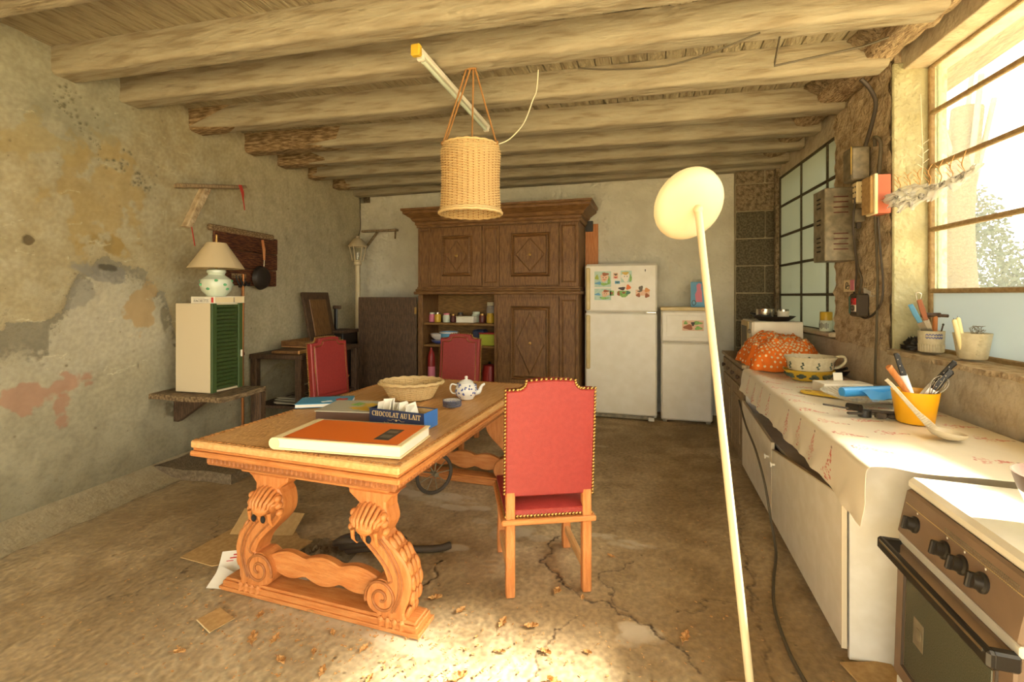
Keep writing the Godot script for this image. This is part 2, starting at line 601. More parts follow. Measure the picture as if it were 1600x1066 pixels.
func paint_floor() -> void:
	var w := 1200
	var h := 1200
	var d := PackedByteArray()
	d.resize(w * h * 3)
	var m := w / 7.0
	var f1 := field(0.7 / m, 21, 4, w, h)
	var f2 := field(3.2 / m, 22, 5, w, h)
	var f3 := field(28.0 / m, 23, 3, w, h)
	for j in h:
		var z := -6.6 + 7.0 * j / h
		for i in w:
			var x := -4.7 + 7.0 * i / w
			var q := j * w + i
			var a := (f1[q] - 128) / 128.0
			var b := (f2[q] - 128) / 128.0
			var e := (f3[q] - 128) / 128.0
			var c := C(156, 132, 94).lerp(C(186, 164, 126), clampf(0.4 + a * 0.7 + b * 0.8, 0, 1))
			if z > -2.4:  # sunlit stretch near the front, painted paler into the floor colour
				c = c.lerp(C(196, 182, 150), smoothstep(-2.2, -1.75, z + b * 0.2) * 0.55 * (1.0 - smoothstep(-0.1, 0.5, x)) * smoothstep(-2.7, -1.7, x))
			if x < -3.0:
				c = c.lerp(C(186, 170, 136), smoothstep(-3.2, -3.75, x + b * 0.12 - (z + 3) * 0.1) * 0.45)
			c = c.lerp(C(122, 101, 70), smoothstep(0.2, 0.55, b - a * 0.5) * 0.35)
			var v := 1.0 + e * 0.2 + b * 0.08
			var o := q * 3
			d[o] = clampi(int(c.r8 * v), 0, 255)
			d[o + 1] = clampi(int(c.g8 * v), 0, 255)
			d[o + 2] = clampi(int(c.b8 * v), 0, 255)
	for q in [[-0.9, -4.8, 0.4, 0.05], [-0.84, -4.4, 0.04, 0.25], [-0.13, -2.95, 0.14, 0.05], [-0.3, -3.0, 0.1, 0.03], [-1.25, -3.16, 0.22, 0.07], [-1.5, -3.25, 0.35, 0.1], [-1.14, -2.6, 0.12, 0.05], [-1.6, -2.15, 0.3, 0.14], [-2.0, -2.35, 0.2, 0.1], [-0.6, -3.3, 0.2, 0.06], [-0.95, -2.9, 0.2, 0.1], [-1.9, -2.0, 0.1, 0.08], [-0.1, -2.2, 0.14, 0.08], [-1.3, -1.9, 0.4, 0.1]]:
		for k in 8:
			spot(d, w, h, f2, (q[0] + 4.7 + rng.randfn(0, q[2] * 0.5)) * m, (q[1] + 6.6 + rng.randfn(0, q[3] * 0.5)) * m, q[2] * m * 0.4, q[3] * m * 0.5, C(204, 190, 162), 0.45, 1.6)
	var k := func(p: Array) -> Array:
		var out := []
		for q in p:
			out.append(Vector2((q[0] + 4.7) * m, (q[1] + 6.6) * m))
		return out
	var dark := C(64, 50, 34)
	crackline(d, w, h, k.call([[-0.56, -2.94], [-0.58, -2.72], [-0.558, -2.6], [-0.429, -2.427], [-0.242, -2.358], [-0.145, -2.279], [0.067, -2.168], [0.208, -2.026]]), 1.25, dark, 0.8, 12)
	crackline(d, w, h, k.call([[-0.117, -2.311], [-0.2, -2.42], [-0.25, -2.56], [-0.1, -2.75]]), 1.0, dark, 0.5, 12)
	crackline(d, w, h, k.call([[-1.15, -2.5], [-1.118, -2.314], [-1.123, -2.14], [-1.3, -1.9]]), 1.1, dark, 0.6, 12)
	crackline(d, w, h, k.call([[0.13, -2.36], [0.26, -2.54], [0.44, -2.54], [0.55, -3.0]]), 1.0, dark, 0.4, 14)
	crackline(d, w, h, k.call([[-0.36, -2.2], [-0.44, -2.0], [-0.42, -1.7]]), 1.0, dark, 0.5, 10)
	crackline(d, w, h, k.call([[0.46, -1.6], [0.5, -2.6], [0.6, -3.6], [0.62, -4.8]]), 1.4, C(96, 78, 54), 0.5, 10)
	crackline(d, w, h, k.call([[-2.6, -1.6], [-2.4, -2.0], [-2.8, -2.5]]), 1.1, dark, 0.4, 14)
	for q in 1100:
		var x := rng.randf_range(-3.6, 0.8)
		var z := rng.randf_range(-5.5, -1.4)
		stamp(d, w, h, (x + 4.7) * m, (z + 6.6) * m, rng.randf_range(0.6, 2.0), C(204, 188, 150) if q % 3 else C(82, 66, 44), rng.randf_range(0.3, 0.8))
	tex_material("concrete_floor", d, w, h, 0.85, 2.2)

func make_materials() -> void:
	paint_left_wall()
	paint_floor()
	mat("back_plaster", [C(206, 199, 178), C(211, 205, 184), C(216, 210, 190)], 5, Vector3.ONE * 0.5, 0.95, 0.5, 14, 0, true)
	mat("right_plaster", [C(192, 174, 142), C(204, 188, 156), C(210, 196, 166)], 7, Vector3.ONE * 0.8, 0.95, 0.25, 20, 0, true)
	mat("reveal_plaster", [C(164, 156, 116), C(180, 172, 132)], 6, Vector3.ONE * 0.9, 0.9, 0.5, 20, 0, true)
	mat("pillar_plaster", [C(160, 136, 102), C(188, 166, 130), C(198, 176, 140), C(206, 186, 150)], 9, Vector3.ONE * 1.1, 0.95, 0.5, 24, 0, true)
	mat("dark_plaster", [C(112, 95, 70), C(148, 128, 98), C(168, 148, 116)], 12, Vector3.ONE * 1.4, 1.0, 1.2, 30, 0, true)
	mat("concrete_block", [C(92, 82, 62), C(112, 102, 80), C(134, 122, 96)], 16, Vector3.ONE * 2.0, 1.0, 1.2, 60, 0, true)
	mat("mortar", [C(160, 146, 114), C(176, 162, 130)], 8, Vector3.ONE * 1.2, 1.0, 0.3, 24, 0, true)
	mat("beam_paint", [C(138, 123, 95), C(156, 143, 116), C(161, 149, 122), C(166, 155, 128)], 8, Vector3(0.25, 2.0, 2.0), 0.9, 0.35, 24, 0, true)
	mat("board_paint", [C(134, 119, 90), C(154, 141, 111), C(162, 149, 119)], 8, Vector3(2.0, 2.0, 0.3), 0.9, 0.6, 24, 0, true)
	mat("rotten_wood", [C(104, 80, 50), C(140, 114, 78), C(176, 150, 110)], 12, Vector3(0.6, 3.0, 3.0), 0.95, 1.0, 30, 0, true)
	mat("lintel_wood", [C(128, 104, 74), C(166, 142, 106), C(192, 168, 130)], 10, Vector3(3.0, 3.0, 0.5), 0.95, 1.0, 30, 0, true)
	mat("honey_wood_x", [C(186, 114, 56), C(196, 126, 66), C(202, 136, 76)], 7, Vector3(0.7, 5, 5), 0.5, 0.25, 30)
	mat("honey_wood_y", [C(186, 114, 56), C(197, 126, 67), C(204, 136, 77)], 7, Vector3(5, 0.7, 5), 0.5, 0.25, 30)
	mat("honey_wood_z", [C(206, 154, 92), C(214, 164, 104), C(222, 176, 116)], 7, Vector3(5, 5, 0.6), 0.45, 0.25, 30)
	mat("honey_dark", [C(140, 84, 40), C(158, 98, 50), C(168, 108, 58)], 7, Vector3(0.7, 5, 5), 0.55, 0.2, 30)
	mat("honey_rim", [C(160, 106, 52), C(186, 130, 70)], 16, Vector3(5, 5, 5), 0.5, 0.2, 30)
	mat("oak_x", [C(98, 64, 34), C(122, 86, 48), C(138, 102, 60)], 8, Vector3(0.8, 7, 7), 0.5, 0.35, 30)
	mat("oak_y", [C(98, 64, 34), C(122, 86, 48), C(138, 102, 60)], 8, Vector3(7, 0.8, 7), 0.5, 0.35, 30)
	mat("dark_wood", [C(66, 48, 32), C(84, 62, 42), C(100, 76, 52)], 8, Vector3(5, 1.0, 5), 0.6, 0.4, 30)
	mat("grey_wood", [C(130, 110, 80), C(156, 134, 102), C(172, 150, 116)], 8, Vector3(5, 0.8, 5), 0.7, 0.4, 30)
	mat("red_leather", [C(144, 45, 41), C(152, 51, 46)], 9, Vector3.ONE * 3.0, 0.42, 0.25, 60)
	mat("brass", [C(150, 116, 62), C(196, 160, 96)], 9, Vector3.ONE * 8.0, 0.35, 0, 20, 0.9)
	mat("wicker", [C(196, 160, 104), C(210, 178, 122), C(218, 190, 136)], 14, Vector3.ONE * 6.0, 0.6)
	mat("wicker_pale", [C(198, 166, 112), C(214, 186, 134)], 14, Vector3.ONE * 6.0, 0.6)
	mat("rope", [C(140, 96, 46), C(182, 130, 70)], 14, Vector3.ONE * 10.0, 0.8)
	mat("white_enamel", [C(226, 218, 196), C(232, 225, 206)], 5, Vector3.ONE, 0.35)
	mat("white_panel", [C(230, 222, 200), C(238, 231, 212)], 5, Vector3.ONE * 1.5, 0.5)
	mat("yellowed_plastic", [C(210, 184, 120), C(222, 200, 146)], 5, Vector3.ONE, 0.45)
	mat("cardboard", [C(176, 140, 86), C(196, 160, 104)], 8, Vector3.ONE * 3, 0.9)
	mat("stone", [C(110, 94, 70), C(140, 122, 94)], 12, Vector3.ONE * 2, 0.95, 0.8, 30)
	mat("shelf_wood", [C(84, 66, 42), C(124, 102, 70), C(150, 128, 94)], 9, Vector3(4, 4, 1), 0.85, 0.6, 30)
	mat("niche_wood", [C(56, 26, 14), C(92, 48, 24), C(124, 78, 40)], 8, Vector3(2, 8, 1.2), 0.8, 0.5, 30)
	mat("brown_enamel", [C(124, 102, 80), C(138, 114, 90)], 5, Vector3.ONE, 0.4)
	mat("grey_metal", [C(116, 106, 84), C(150, 138, 112)], 6, Vector3.ONE * 2, 0.5, 0, 20, 0.3)
	mat("cream_metal", [C(206, 188, 148), C(214, 197, 158)], 5, Vector3.ONE, 0.4)
	mat("dry_leaf", [C(150, 100, 50), C(196, 146, 84), C(214, 176, 116)], 9, Vector3.ONE * 8, 0.8)
	mat("earthenware", [C(198, 186, 150), C(214, 204, 172)], 6, Vector3.ONE * 5, 0.5)
	mat("frosted_green", [C(150, 158, 128), C(166, 172, 146)], 5, Vector3.ONE, 0.7)
	col("black_plastic", C(38, 34, 28), 0.4)
	col("dark_gap", C(26, 22, 16), 0.9)
	col("rubber", C(70, 60, 48), 0.7)
	col("cable_grey", C(92, 82, 62), 0.7)
	col("cable_white", C(216, 206, 174), 0.6)
	col("steel", C(190, 184, 170), 0.25, 0.9)
	col("chrome", C(214, 208, 196), 0.2, 1.0)
	col("white_paper", C(232, 224, 204), 0.8)
	col("cream_paper", C(232, 212, 164), 0.8)
	col("orange_cover", C(226, 112, 30), 0.5)
	col("blue_cover", C(70, 150, 190), 0.45)
	col("navy_card", C(38, 48, 78), 0.5)
	col("blue_card", C(62, 116, 190), 0.5)
	col("gold_ink", C(206, 178, 120), 0.5)
	col("red_ink", C(196, 48, 40), 0.5)
	col("dark_ink", C(70, 60, 50), 0.6)
	col("blue_ink", C(70, 84, 150), 0.4)
	col("album_brown", C(84, 58, 40), 0.6)
	col("album_page", C(178, 172, 150), 0.7)
	col("green_glaze", C(96, 178, 122), 0.3)
	col("white_glaze", C(206, 214, 190), 0.25)
	col("porcelain", C(222, 218, 208), 0.2)
	col("lamp_fabric", C(204, 184, 144), 0.9)
	col("green_slats", C(60, 80, 38), 0.5)
	col("pale_board", C(214, 198, 164), 0.6)
	col("copper", C(170, 110, 60), 0.4, 0.7)
	col("pan_black", C(44, 36, 28), 0.5)
	col("orange_cloth", C(234, 118, 28), 0.85)
	col("yellow_plastic", C(246, 180, 20), 0.4)
	col("blue_film", C(70, 160, 230), 0.3)
	col("pink", C(214, 120, 140), 0.5)
	col("sky_blue", C(96, 156, 190), 0.5)
	col("lime", C(170, 180, 60), 0.5)
	col("jar_red", C(150, 34, 32), 0.4)
	col("mustard", C(206, 168, 50), 0.4)
	col("dark_red", C(96, 40, 30), 0.4)
	col("terracotta", C(160, 96, 60), 0.6)
	col("foliage", C(84, 94, 78), 0.8)
	col("candle_wax", C(240, 226, 170), 0.5)
	col("grey_cover", C(108, 98, 80), 0.6)
	col("teal", C(60, 110, 96), 0.5)
	col("peach_wood", C(220, 150, 90), 0.6)
	col("red_wood", C(176, 92, 60), 0.7)
	col("grey_plastic", C(214, 200, 172), 0.5)
	col("string_red", C(186, 60, 46), 0.8)
	var g := StandardMaterial3D.new()
	g.resource_name = "window_glass"
	g.transparency = BaseMaterial3D.TRANSPARENCY_ALPHA
	g.albedo_color = Color(0.95, 1.0, 0.96, 0.05)
	g.roughness = 0.2
	M.glass = g
	g = StandardMaterial3D.new()
	g.resource_name = "clear_glass"
	g.transparency = BaseMaterial3D.TRANSPARENCY_ALPHA
	g.albedo_color = Color(0.9, 0.9, 0.85, 0.22)
	g.roughness = 0.08
	M.clear = g
	g = StandardMaterial3D.new()
	g.resource_name = "frosted_pane"
	g.transparency = BaseMaterial3D.TRANSPARENCY_ALPHA
	g.albedo_color = Color(0.62, 0.64, 0.58, 0.88)
	g.roughness = 0.5
	g.backlight_enabled = true
	g.backlight = Color(0.60, 0.63, 0.58)
	M.frost = g
	g = StandardMaterial3D.new()
	g.resource_name = "blue_pane"
	g.transparency = BaseMaterial3D.TRANSPARENCY_ALPHA
	g.albedo_color = Color(0.76, 0.82, 0.85, 0.90)
	g.roughness = 0.5
	g.backlight_enabled = true
	g.backlight = Color(0.58, 0.61, 0.62)
	M.bluepane = g
	g = StandardMaterial3D.new()
	g.resource_name = "plastic_film"
	g.transparency = BaseMaterial3D.TRANSPARENCY_ALPHA
	g.albedo_color = Color(0.95, 0.93, 0.88, 0.3)
	g.roughness = 0.3
	M.film = g
	for k in ["lamp_fabric", "dry_leaf"]:
		M[k].backlight_enabled = true
		M[k].backlight = Color(0.25, 0.2, 0.12)
# ---------------------------------------------------------------- the room
const LT := 0.1004
const RT := 0.056

func lx(z: float) -> float:
	return -3.86 + 0.1007 * (z + 1.93)

func build_shell() -> void:
	var nz := noise(1.3, 31, 4)
	var nf := noise(9.0, 32, 3)
	# left wall: two uneven plaster faces on a masonry core
	var wl := Node3D.new()
	wl.name = "wall_left"
	add_child(wl)
	structure(wl, "long plastered left wall with peeling ochre and grey patches", "wall")
	var s := st()
	sheet(s, 190, 110, func(u: float, v: float) -> Vector3:
		var z := -1.2 - 5.3 * u
		var y := 3.3 * v
		var e := curve_at(WALL_EDGE, z) + nz.get_noise_2d(z * 4, y * 4) * 0.1
		return Vector3(lx(z) + nz.get_noise_2d(z, y) * 0.02 + nf.get_noise_2d(z, y) * 0.006 + (0.0 if y > e else -0.008), y, z))
	var lm: StandardMaterial3D = M.left_plaster
	lm.albedo_color = Color(0.91, 0.94, 0.97)
	lm.uv1_scale = Vector3(1, -1, 1)
	lm.uv1_offset = Vector3(0, 1, 0)
	obj("plaster_face", s, lm, wl)
	s = st()
	sheet(s, 40, 30, func(u: float, v: float) -> Vector3:
		var z := 2.6 - 3.8 * u
		return Vector3(lx(z) + nz.get_noise_2d(z, 3.3 * v) * 0.02, 3.3 * v, z))
	obj("plaster_face", s, M.back_plaster, wl)
	s = st()
	box(s, Vector3(-0.2, 1.65, 0), Vector3(0.3, 3.5, 10.5), 0.0, Transform3D(Basis(Vector3.UP, LT), Vector3(-3.86, 0, -1.93)))
	obj("masonry", s, M.back_plaster, wl)
	# sloping cement curb along the left wall
	s = st()
	sheet(s, 80, 6, func(u: float, v: float) -> Vector3:
		var z := 1.5 - 5.6 * u
		var off := 0.30 * (1.0 - v) + nf.get_noise_2d(z * 0.4, v) * 0.05 * (1 - v)
		return Vector3(lx(z) + off, 0.075 * v * v + 0.02 * v + 0.001, z))
	var o := obj("baseboard_left", s, M.mortar)
	structure(o, "low sloping cement curb along the foot of the left wall", "curb")
	# floor
	var fl := Node3D.new()
	fl.name = "floor"
	add_child(fl)
	structure(fl, "cracked brown concrete floor with pale smears", "floor")
	s = st()
	sheet(s, 110, 110, func(u: float, v: float) -> Vector3:
		var x := -4.7 + 7.0 * u
		var z := 0.4 - 7.0 * v
		return Vector3(x, nz.get_noise_2d(x * 0.8, z * 0.8) * 0.004 + nf.get_noise_2d(x, z) * 0.0006 - 0.003, z))
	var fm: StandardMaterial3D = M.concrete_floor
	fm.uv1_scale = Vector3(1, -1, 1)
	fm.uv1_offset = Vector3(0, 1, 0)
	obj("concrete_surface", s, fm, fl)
	s = st()
	box(s, Vector3(-1.2, -0.13, -2.0), Vector3(7.4, 0.22, 10.0), 0.0)
	box(s, Vector3(-1.2, -0.012, 1.5), Vector3(7.0, 0.02, 2.2), 0.0)
	obj("slab", s, M.stone, fl)
	# back wall with a broken hole in its upper left corner
	var wb := Node3D.new()
	wb.name = "wall_back"
	add_child(wb)
	structure(wb, "pale uneven back wall behind the carved cupboard and fridges", "wall")
	s = st()
	var bw := func(u: float, v: float, x0: float, x1: float, y0: float, y1: float) -> Vector3:
		var x := lerpf(x0, x1, u)
		var y := lerpf(y0, y1, v)
		return Vector3(x, y, -6.4 + nz.get_noise_2d(x, y + 7) * 0.02 + nf.get_noise_2d(x * 0.6, y) * 0.005)
	for q in [[-4.8, -4.34, 0.0, 3.3], [-4.34, -4.14, 0.0, 2.93], [-4.34, -4.14, 3.07, 3.3], [-4.14, 1.7, 0.0, 3.3]]:
		sheet(s, 8 if q[1] < 0 else 80, 40, bw.bind(q[0], q[1], q[2], q[3]))
	obj("plaster_face", s, M.back_plaster, wb)
	s = st()
	box(s, Vector3(-1.5, 1.65, -6.65), Vector3(6.9, 3.5, 0.2), 0.0)
	obj("masonry", s, M.dark_plaster, wb)
	# concrete block pier at the end of the back wall
	s = st()
	box(s, Vector3(1.22, 1.6, -6.36), Vector3(0.43, 3.2, 0.09), 0.0)
	obj("mortar_bed", s, M.mortar, wb)
	for r in 10:
		var y0 := -0.12 + 0.33 * r
		var cuts := [1.005, 1.44] if r % 2 == 0 else [1.005, 1.33, 1.44]
		for k in cuts.size() - 1:
			s = st()
			var ww: float = cuts[k + 1] - cuts[k] - 0.012
			box(s, Vector3((cuts[k] + cuts[k + 1]) / 2 + rng.randf_range(-0.004, 0.004), y0 + 0.165, -6.33 + rng.randf_range(-0.006, 0.008)), Vector3(ww, 0.317, 0.07), 0.012)
			obj("concrete_block", s, M.concrete_block if r < 8 else M.dark_plaster, wb)
	# right wall, slightly out of square
	var wr := Node3D.new()
	wr.name = "wall_right"
	add_child(wr)
	wr.position = Vector3(1.6, 0, -3)
	wr.rotation.y = RT
	structure(wr, "right wall of rough plaster piers between the steel windows", "wall")
	s = st()
	box(s, Vector3(0.17, 0.565, 0.7), Vector3(0.34, 1.13, 8.6), 0.006)
	obj("low_wall", s, M.right_plaster, wr)
	s = st()
	sheet(s, 24, 60, func(u: float, v: float) -> Vector3:
		var z := -1.615 + 0.855 * u
		var y := 1.12 + 2.2 * v
		return Vector3(-0.004 + nf.get_noise_2d(z * 2, y * 2) * 0.016 + nz.get_noise_2d(z * 3, y * 3) * 0.02, y, z))
	box(s, Vector3(0.17, 2.2, -1.19), Vector3(0.3, 2.2, 0.845), 0.0)
	obj("pier", s, M.pillar_plaster, wr)
	s = st()
	box(s, Vector3(0.12, 2.08, -0.755), Vector3(0.24, 1.94, 0.025), 0.008)
	obj("window_reveal", s, M.reveal_plaster, wr)
	s = st()
	box(s, Vector3(0.18, 2.2, -3.42), Vector3(0.34, 2.2, 0.36), 0.004)
	obj("end_pier", s, M.dark_plaster, wr)
	s = st()
	box(s, Vector3(0.2, 3.12, -2.4), Vector3(0.28, 0.5, 1.7), 0.004)
	box(s, Vector3(0.2, 3.2, 2.1), Vector3(0.28, 0.4, 5.8), 0.004)
	obj("wall_head", s, M.right_plaster, wr)
	s = st()
	sheet(s, 70, 6, func(u: float, v: float) -> Vector3:
		var z := -0.74 + 5.6 * u
		return Vector3(-0.035 + 0.24 * v + nf.get_noise_2d(z, v) * 0.008 * (1 - v), 1.14 + nz.get_noise_2d(z * 3, v * 2) * 0.01, z), 0.03)
	obj("window_sill", s, M.pillar_plaster, wr)
	s = st()
	box(s, Vector3(0.05, 1.165, -2.42), Vector3(0.2, 0.04, 1.62), 0.01)
	obj("window_sill", s, M.right_plaster, wr)
	# longitudinal timber over the piers
	s = st()
	sheet(s, 160, 14, func(u: float, v: float) -> Vector3:
		var z := 4.8 - 8.4 * u
		var a := TAU * v
		var c := Vector2(cos(a), sin(a))
		var sq := 1.0 / maxf(absf(c.x), absf(c.y))
		var q := c * lerpf(1.0, sq, 0.72)
		var k := 1.0 + nf.get_noise_2d(z * 0.7, a * 0.5) * 0.16 + nz.get_noise_2d(z, a) * 0.12
		return Vector3(-0.11 + q.x * 0.115 * k, 3.15 + q.y * 0.10 * k, z))
	o = obj("trim_1", s, M.lintel_wood)
	o.position = wr.position
	o.rotation.y = RT
	structure(o, "rough dark timber running along the top of the right wall", "beam")
	s = st()
	sheet(s, 140, 10, func(u: float, v: float) -> Vector3:
		var z := 4.8 - 8.4 * u
		return Vector3(-0.33 + 0.18 * v * v + nf.get_noise_2d(z * 1.2, v * 3) * 0.05 + nz.get_noise_2d(z * 2, v) * 0.03, 3.24 - 0.17 * v, z))
	o = obj("trim_2", s, M.dark_plaster)
	o.position = wr.position
	o.rotation.y = RT
	structure(o, "crumbling dark plaster where the beams meet the right wall", "plaster")
	# wall behind the viewer with a wide doorway
	var wf := Node3D.new()
	wf.name = "wall_front"
	add_child(wf)
	structure(wf, "front wall with a wide open doorway", "wall")
	s = st()
	box(s, Vector3(-3.3, 1.65, 2.55), Vector3(1.8, 3.5, 0.3), 0.004)
	box(s, Vector3(1.6, 1.65, 2.55), Vector3(1.2, 3.5, 0.3), 0.004)
	box(s, Vector3(-0.7, 2.95, 2.55), Vector3(3.5, 0.8, 0.3), 0.004)
	obj("masonry", s, M.back_plaster, wf)

func muntin(p: Node, a: Vector3, b: Vector3, t: float, m: Material, n := "muntin") -> void:
	bx(n, (a + b) / 2, (b - a).abs() + Vector3(t, t, t), m, p, t * 0.2)

func build_windows() -> void:
	mat("frame_tan", [C(150, 122, 80), C(176, 150, 106)], 8, Vector3.ONE * 3, 0.7)
	mat("frame_dark", [C(70, 62, 42), C(96, 86, 62)], 8, Vector3.ONE * 3, 0.7)
	mat("frame_green", [C(120, 140, 92), C(150, 164, 112)], 8, Vector3.ONE * 3, 0.6)
	var w := Node3D.new()
	w.name = "window_1"
	add_child(w)
	w.position = Vector3(1.6, 0, -3)
	w.rotation.y = RT
	structure(w, "far steel window with frosted greenish panes behind the louvred metal box", "window")
	var zs := [-3.23, -2.56, -1.92, -1.61]
	var ys := [1.18, 1.51, 1.85, 2.19, 2.54, 2.88]
	for z in zs:
		muntin(w, Vector3(0.06, ys[0], z), Vector3(0.06, ys[5], z), 0.026, M.frame_dark)
	for y in ys:
		muntin(w, Vector3(0.06, y, zs[0]), Vector3(0.06, y, zs[3]), 0.026, M.frame_dark)
	for i in 3:
		for j in 5:
			bx("pane", Vector3(0.064, (ys[j] + ys[j + 1]) / 2, (zs[i] + zs[i + 1]) / 2), Vector3(0.005, ys[j + 1] - ys[j] - 0.02, zs[i + 1] - zs[i] - 0.02), M.frost, w, 0.0)
	w = Node3D.new()
	w.name = "window_2"
	add_child(w)
	w.position = Vector3(1.6, 0, -3)
	w.rotation.y = RT
	structure(w, "large bright window with horizontal glazing bars above the counter", "window")
	zs = [-0.725, 0.75, 2.1, 3.4, 4.7]
	ys = [1.15, 1.53, 1.93, 2.34, 2.69, 3.0]
	for z in zs:
		muntin(w, Vector3(0.21, ys[0], z), Vector3(0.21, ys[5], z), 0.03, M.frame_tan, "mullion")
	muntin(w, Vector3(0.235, ys[1], zs[0] + 0.03), Vector3(0.235, ys[5], zs[0] + 0.03), 0.022, M.frame_green, "mullion")
	for y in ys:
		muntin(w, Vector3(0.21, y, zs[0]), Vector3(0.21, y, zs[4]), 0.03, M.frame_tan)
	for i in 4:
		for j in 5:
			bx("pane", Vector3(0.214, (ys[j] + ys[j + 1]) / 2, (zs[i] + zs[i + 1]) / 2), Vector3(0.005, ys[j + 1] - ys[j] - 0.024, zs[i + 1] - zs[i] - 0.024), M.bluepane if j == 0 else M.glass, w, 0.0)

func build_ceiling() -> void:
	var ce := Node3D.new()
	ce.name = "ceiling"
	add_child(ce)
	structure(ce, "cream painted board ceiling above the beams", "ceiling")
	bx("roof_deck", Vector3(-1.2, 3.36, -2.0), Vector3(7.4, 0.16, 10.2), M.board_paint, ce, 0.0)
	var x := -4.75
	while x < 2.0:
		var wd := rng.randf_range(0.115, 0.135)
		bx("ceiling_board", Vector3(x + wd / 2, 3.205 + rng.randf_range(-0.003, 0.003), -2.1), Vector3(wd - rng.randf_range(0.003, 0.007), 0.03, 9.2), M.board_paint, ce, 0.004)
		x += wd
	# beams: [left z, right z] of the lower near edge, rotten length at the left end
	var bs := [[-1.50, -1.8, 0.0], [-2.2, -2.48, 0.0], [-2.66, -2.97, 0.0], [-3.3, -3.62, 0.3], [-3.97, -4.35, 0.9], [-4.5, -4.9, 0.35], [-5.07, -5.38, 0.15], [-5.65, -5.9, 0.1], [-6.17, -6.2, 0.0], [-0.8, -1.1, 0.0], [-0.1, -0.4, 0.0], [0.6, 0.3, 0.0], [1.3, 1.0, 0.0]]
	var k := 0
	for b in bs:
		var nz := noise(1.1, 60 + k, 3)
		var a := Vector3(-4.35, 3.0, b[0] - (b[1] - b[0]) * 0.07)
		var e := Vector3(1.5, 3.0, b[1] + (b[1] - b[0]) * 0.05)
		var root := Node3D.new()
		root.name = numbered("ceiling_beam")
		add_child(root)
		var where: String = ["nearest the viewer at the top of the picture", "second from the viewer, running into the left wall above the mould", "third from the viewer, holding the near end of the strip light", "fourth from the viewer, with a rotten left end", "fifth from the viewer, with a long dark stain at its left end", "sixth from the viewer, above the pendant basket", "seventh from the viewer", "eighth from the viewer", "last one, against the back wall", "behind the viewer, first", "behind the viewer, second", "behind the viewer, third", "behind the viewer, fourth"][k]
		structure(root, "whitewashed ceiling beam, " + where, "beam")
		var dir := (e - a).normalized()
		var back := Vector3(-dir.z, 0, dir.x) * -1.0
		var wd := 0.17
		var hh := 0.19
		var prof := [Vector2(0.0, hh), Vector2(0.0, 0.06), Vector2(0.0, 0.03), Vector2(0.006, 0.01), Vector2(0.022, 0.0), Vector2(0.04, 0.0), Vector2(wd - 0.04, 0), Vector2(wd - 0.02, 0), Vector2(wd - 0.005, 0.01), Vector2(wd, 0.03), Vector2(wd, hh)]
		prof.reverse()
		var L := a.distance_to(e)
		var piece := func(t0: float, t1: float, grow: float, ragged: float) -> SurfaceTool:
			var s := st()
			sheet(s, int(60 * (t1 - t0) / L) + 8, 10, func(u: float, v: float) -> Vector3:
				var p: Vector2 = prof[int(round(v * 10))]
				var t := lerpf(t0, t1 + ragged * nz.get_noise_2d(v * 14.0, 5.0 + k) * u, u)
				var w1: float = nz.get_noise_2d(t * 1.6, p.x * 2 + p.y * 2) * 0.007 + nz.get_noise_2d(t * 7, p.x * 20 + p.y * 20) * 0.004
				var out := (p - Vector2(wd * 0.5, 0.1)).normalized() * grow
				return a + dir * t + back * (p.x + w1 + out.x) + Vector3(0, p.y + w1 + out.y, 0))
			return s
		var rot: float = b[2]
		if rot > 0.0:
			obj("rotten_end", piece.call(0.0, 0.30 + rot, 0.004, 0.5), M.rotten_wood, root)
		obj("beam_body", piece.call(0.0, L, 0.0, 0.0), M.beam_paint, root)
		k += 1

func foliage(s: SurfaceTool, c: Vector3, r: Vector3, n: int) -> void:
	for i in n:
		var p := Vector3(rng.randfn(), rng.randfn(), rng.randfn()).normalized() * sqrt(rng.randf_range(0.3, 1.0)) * r + c
		var b := Basis(Vector3(rng.randfn(), rng.randfn(), rng.randfn()).normalized(), rng.randf() * TAU)
		var z := rng.randf_range(0.03, 0.06)
		quad(s, p, p + b.x * z, p + b.x * z + b.y * z * 0.6, p + b.y * z * 0.6)

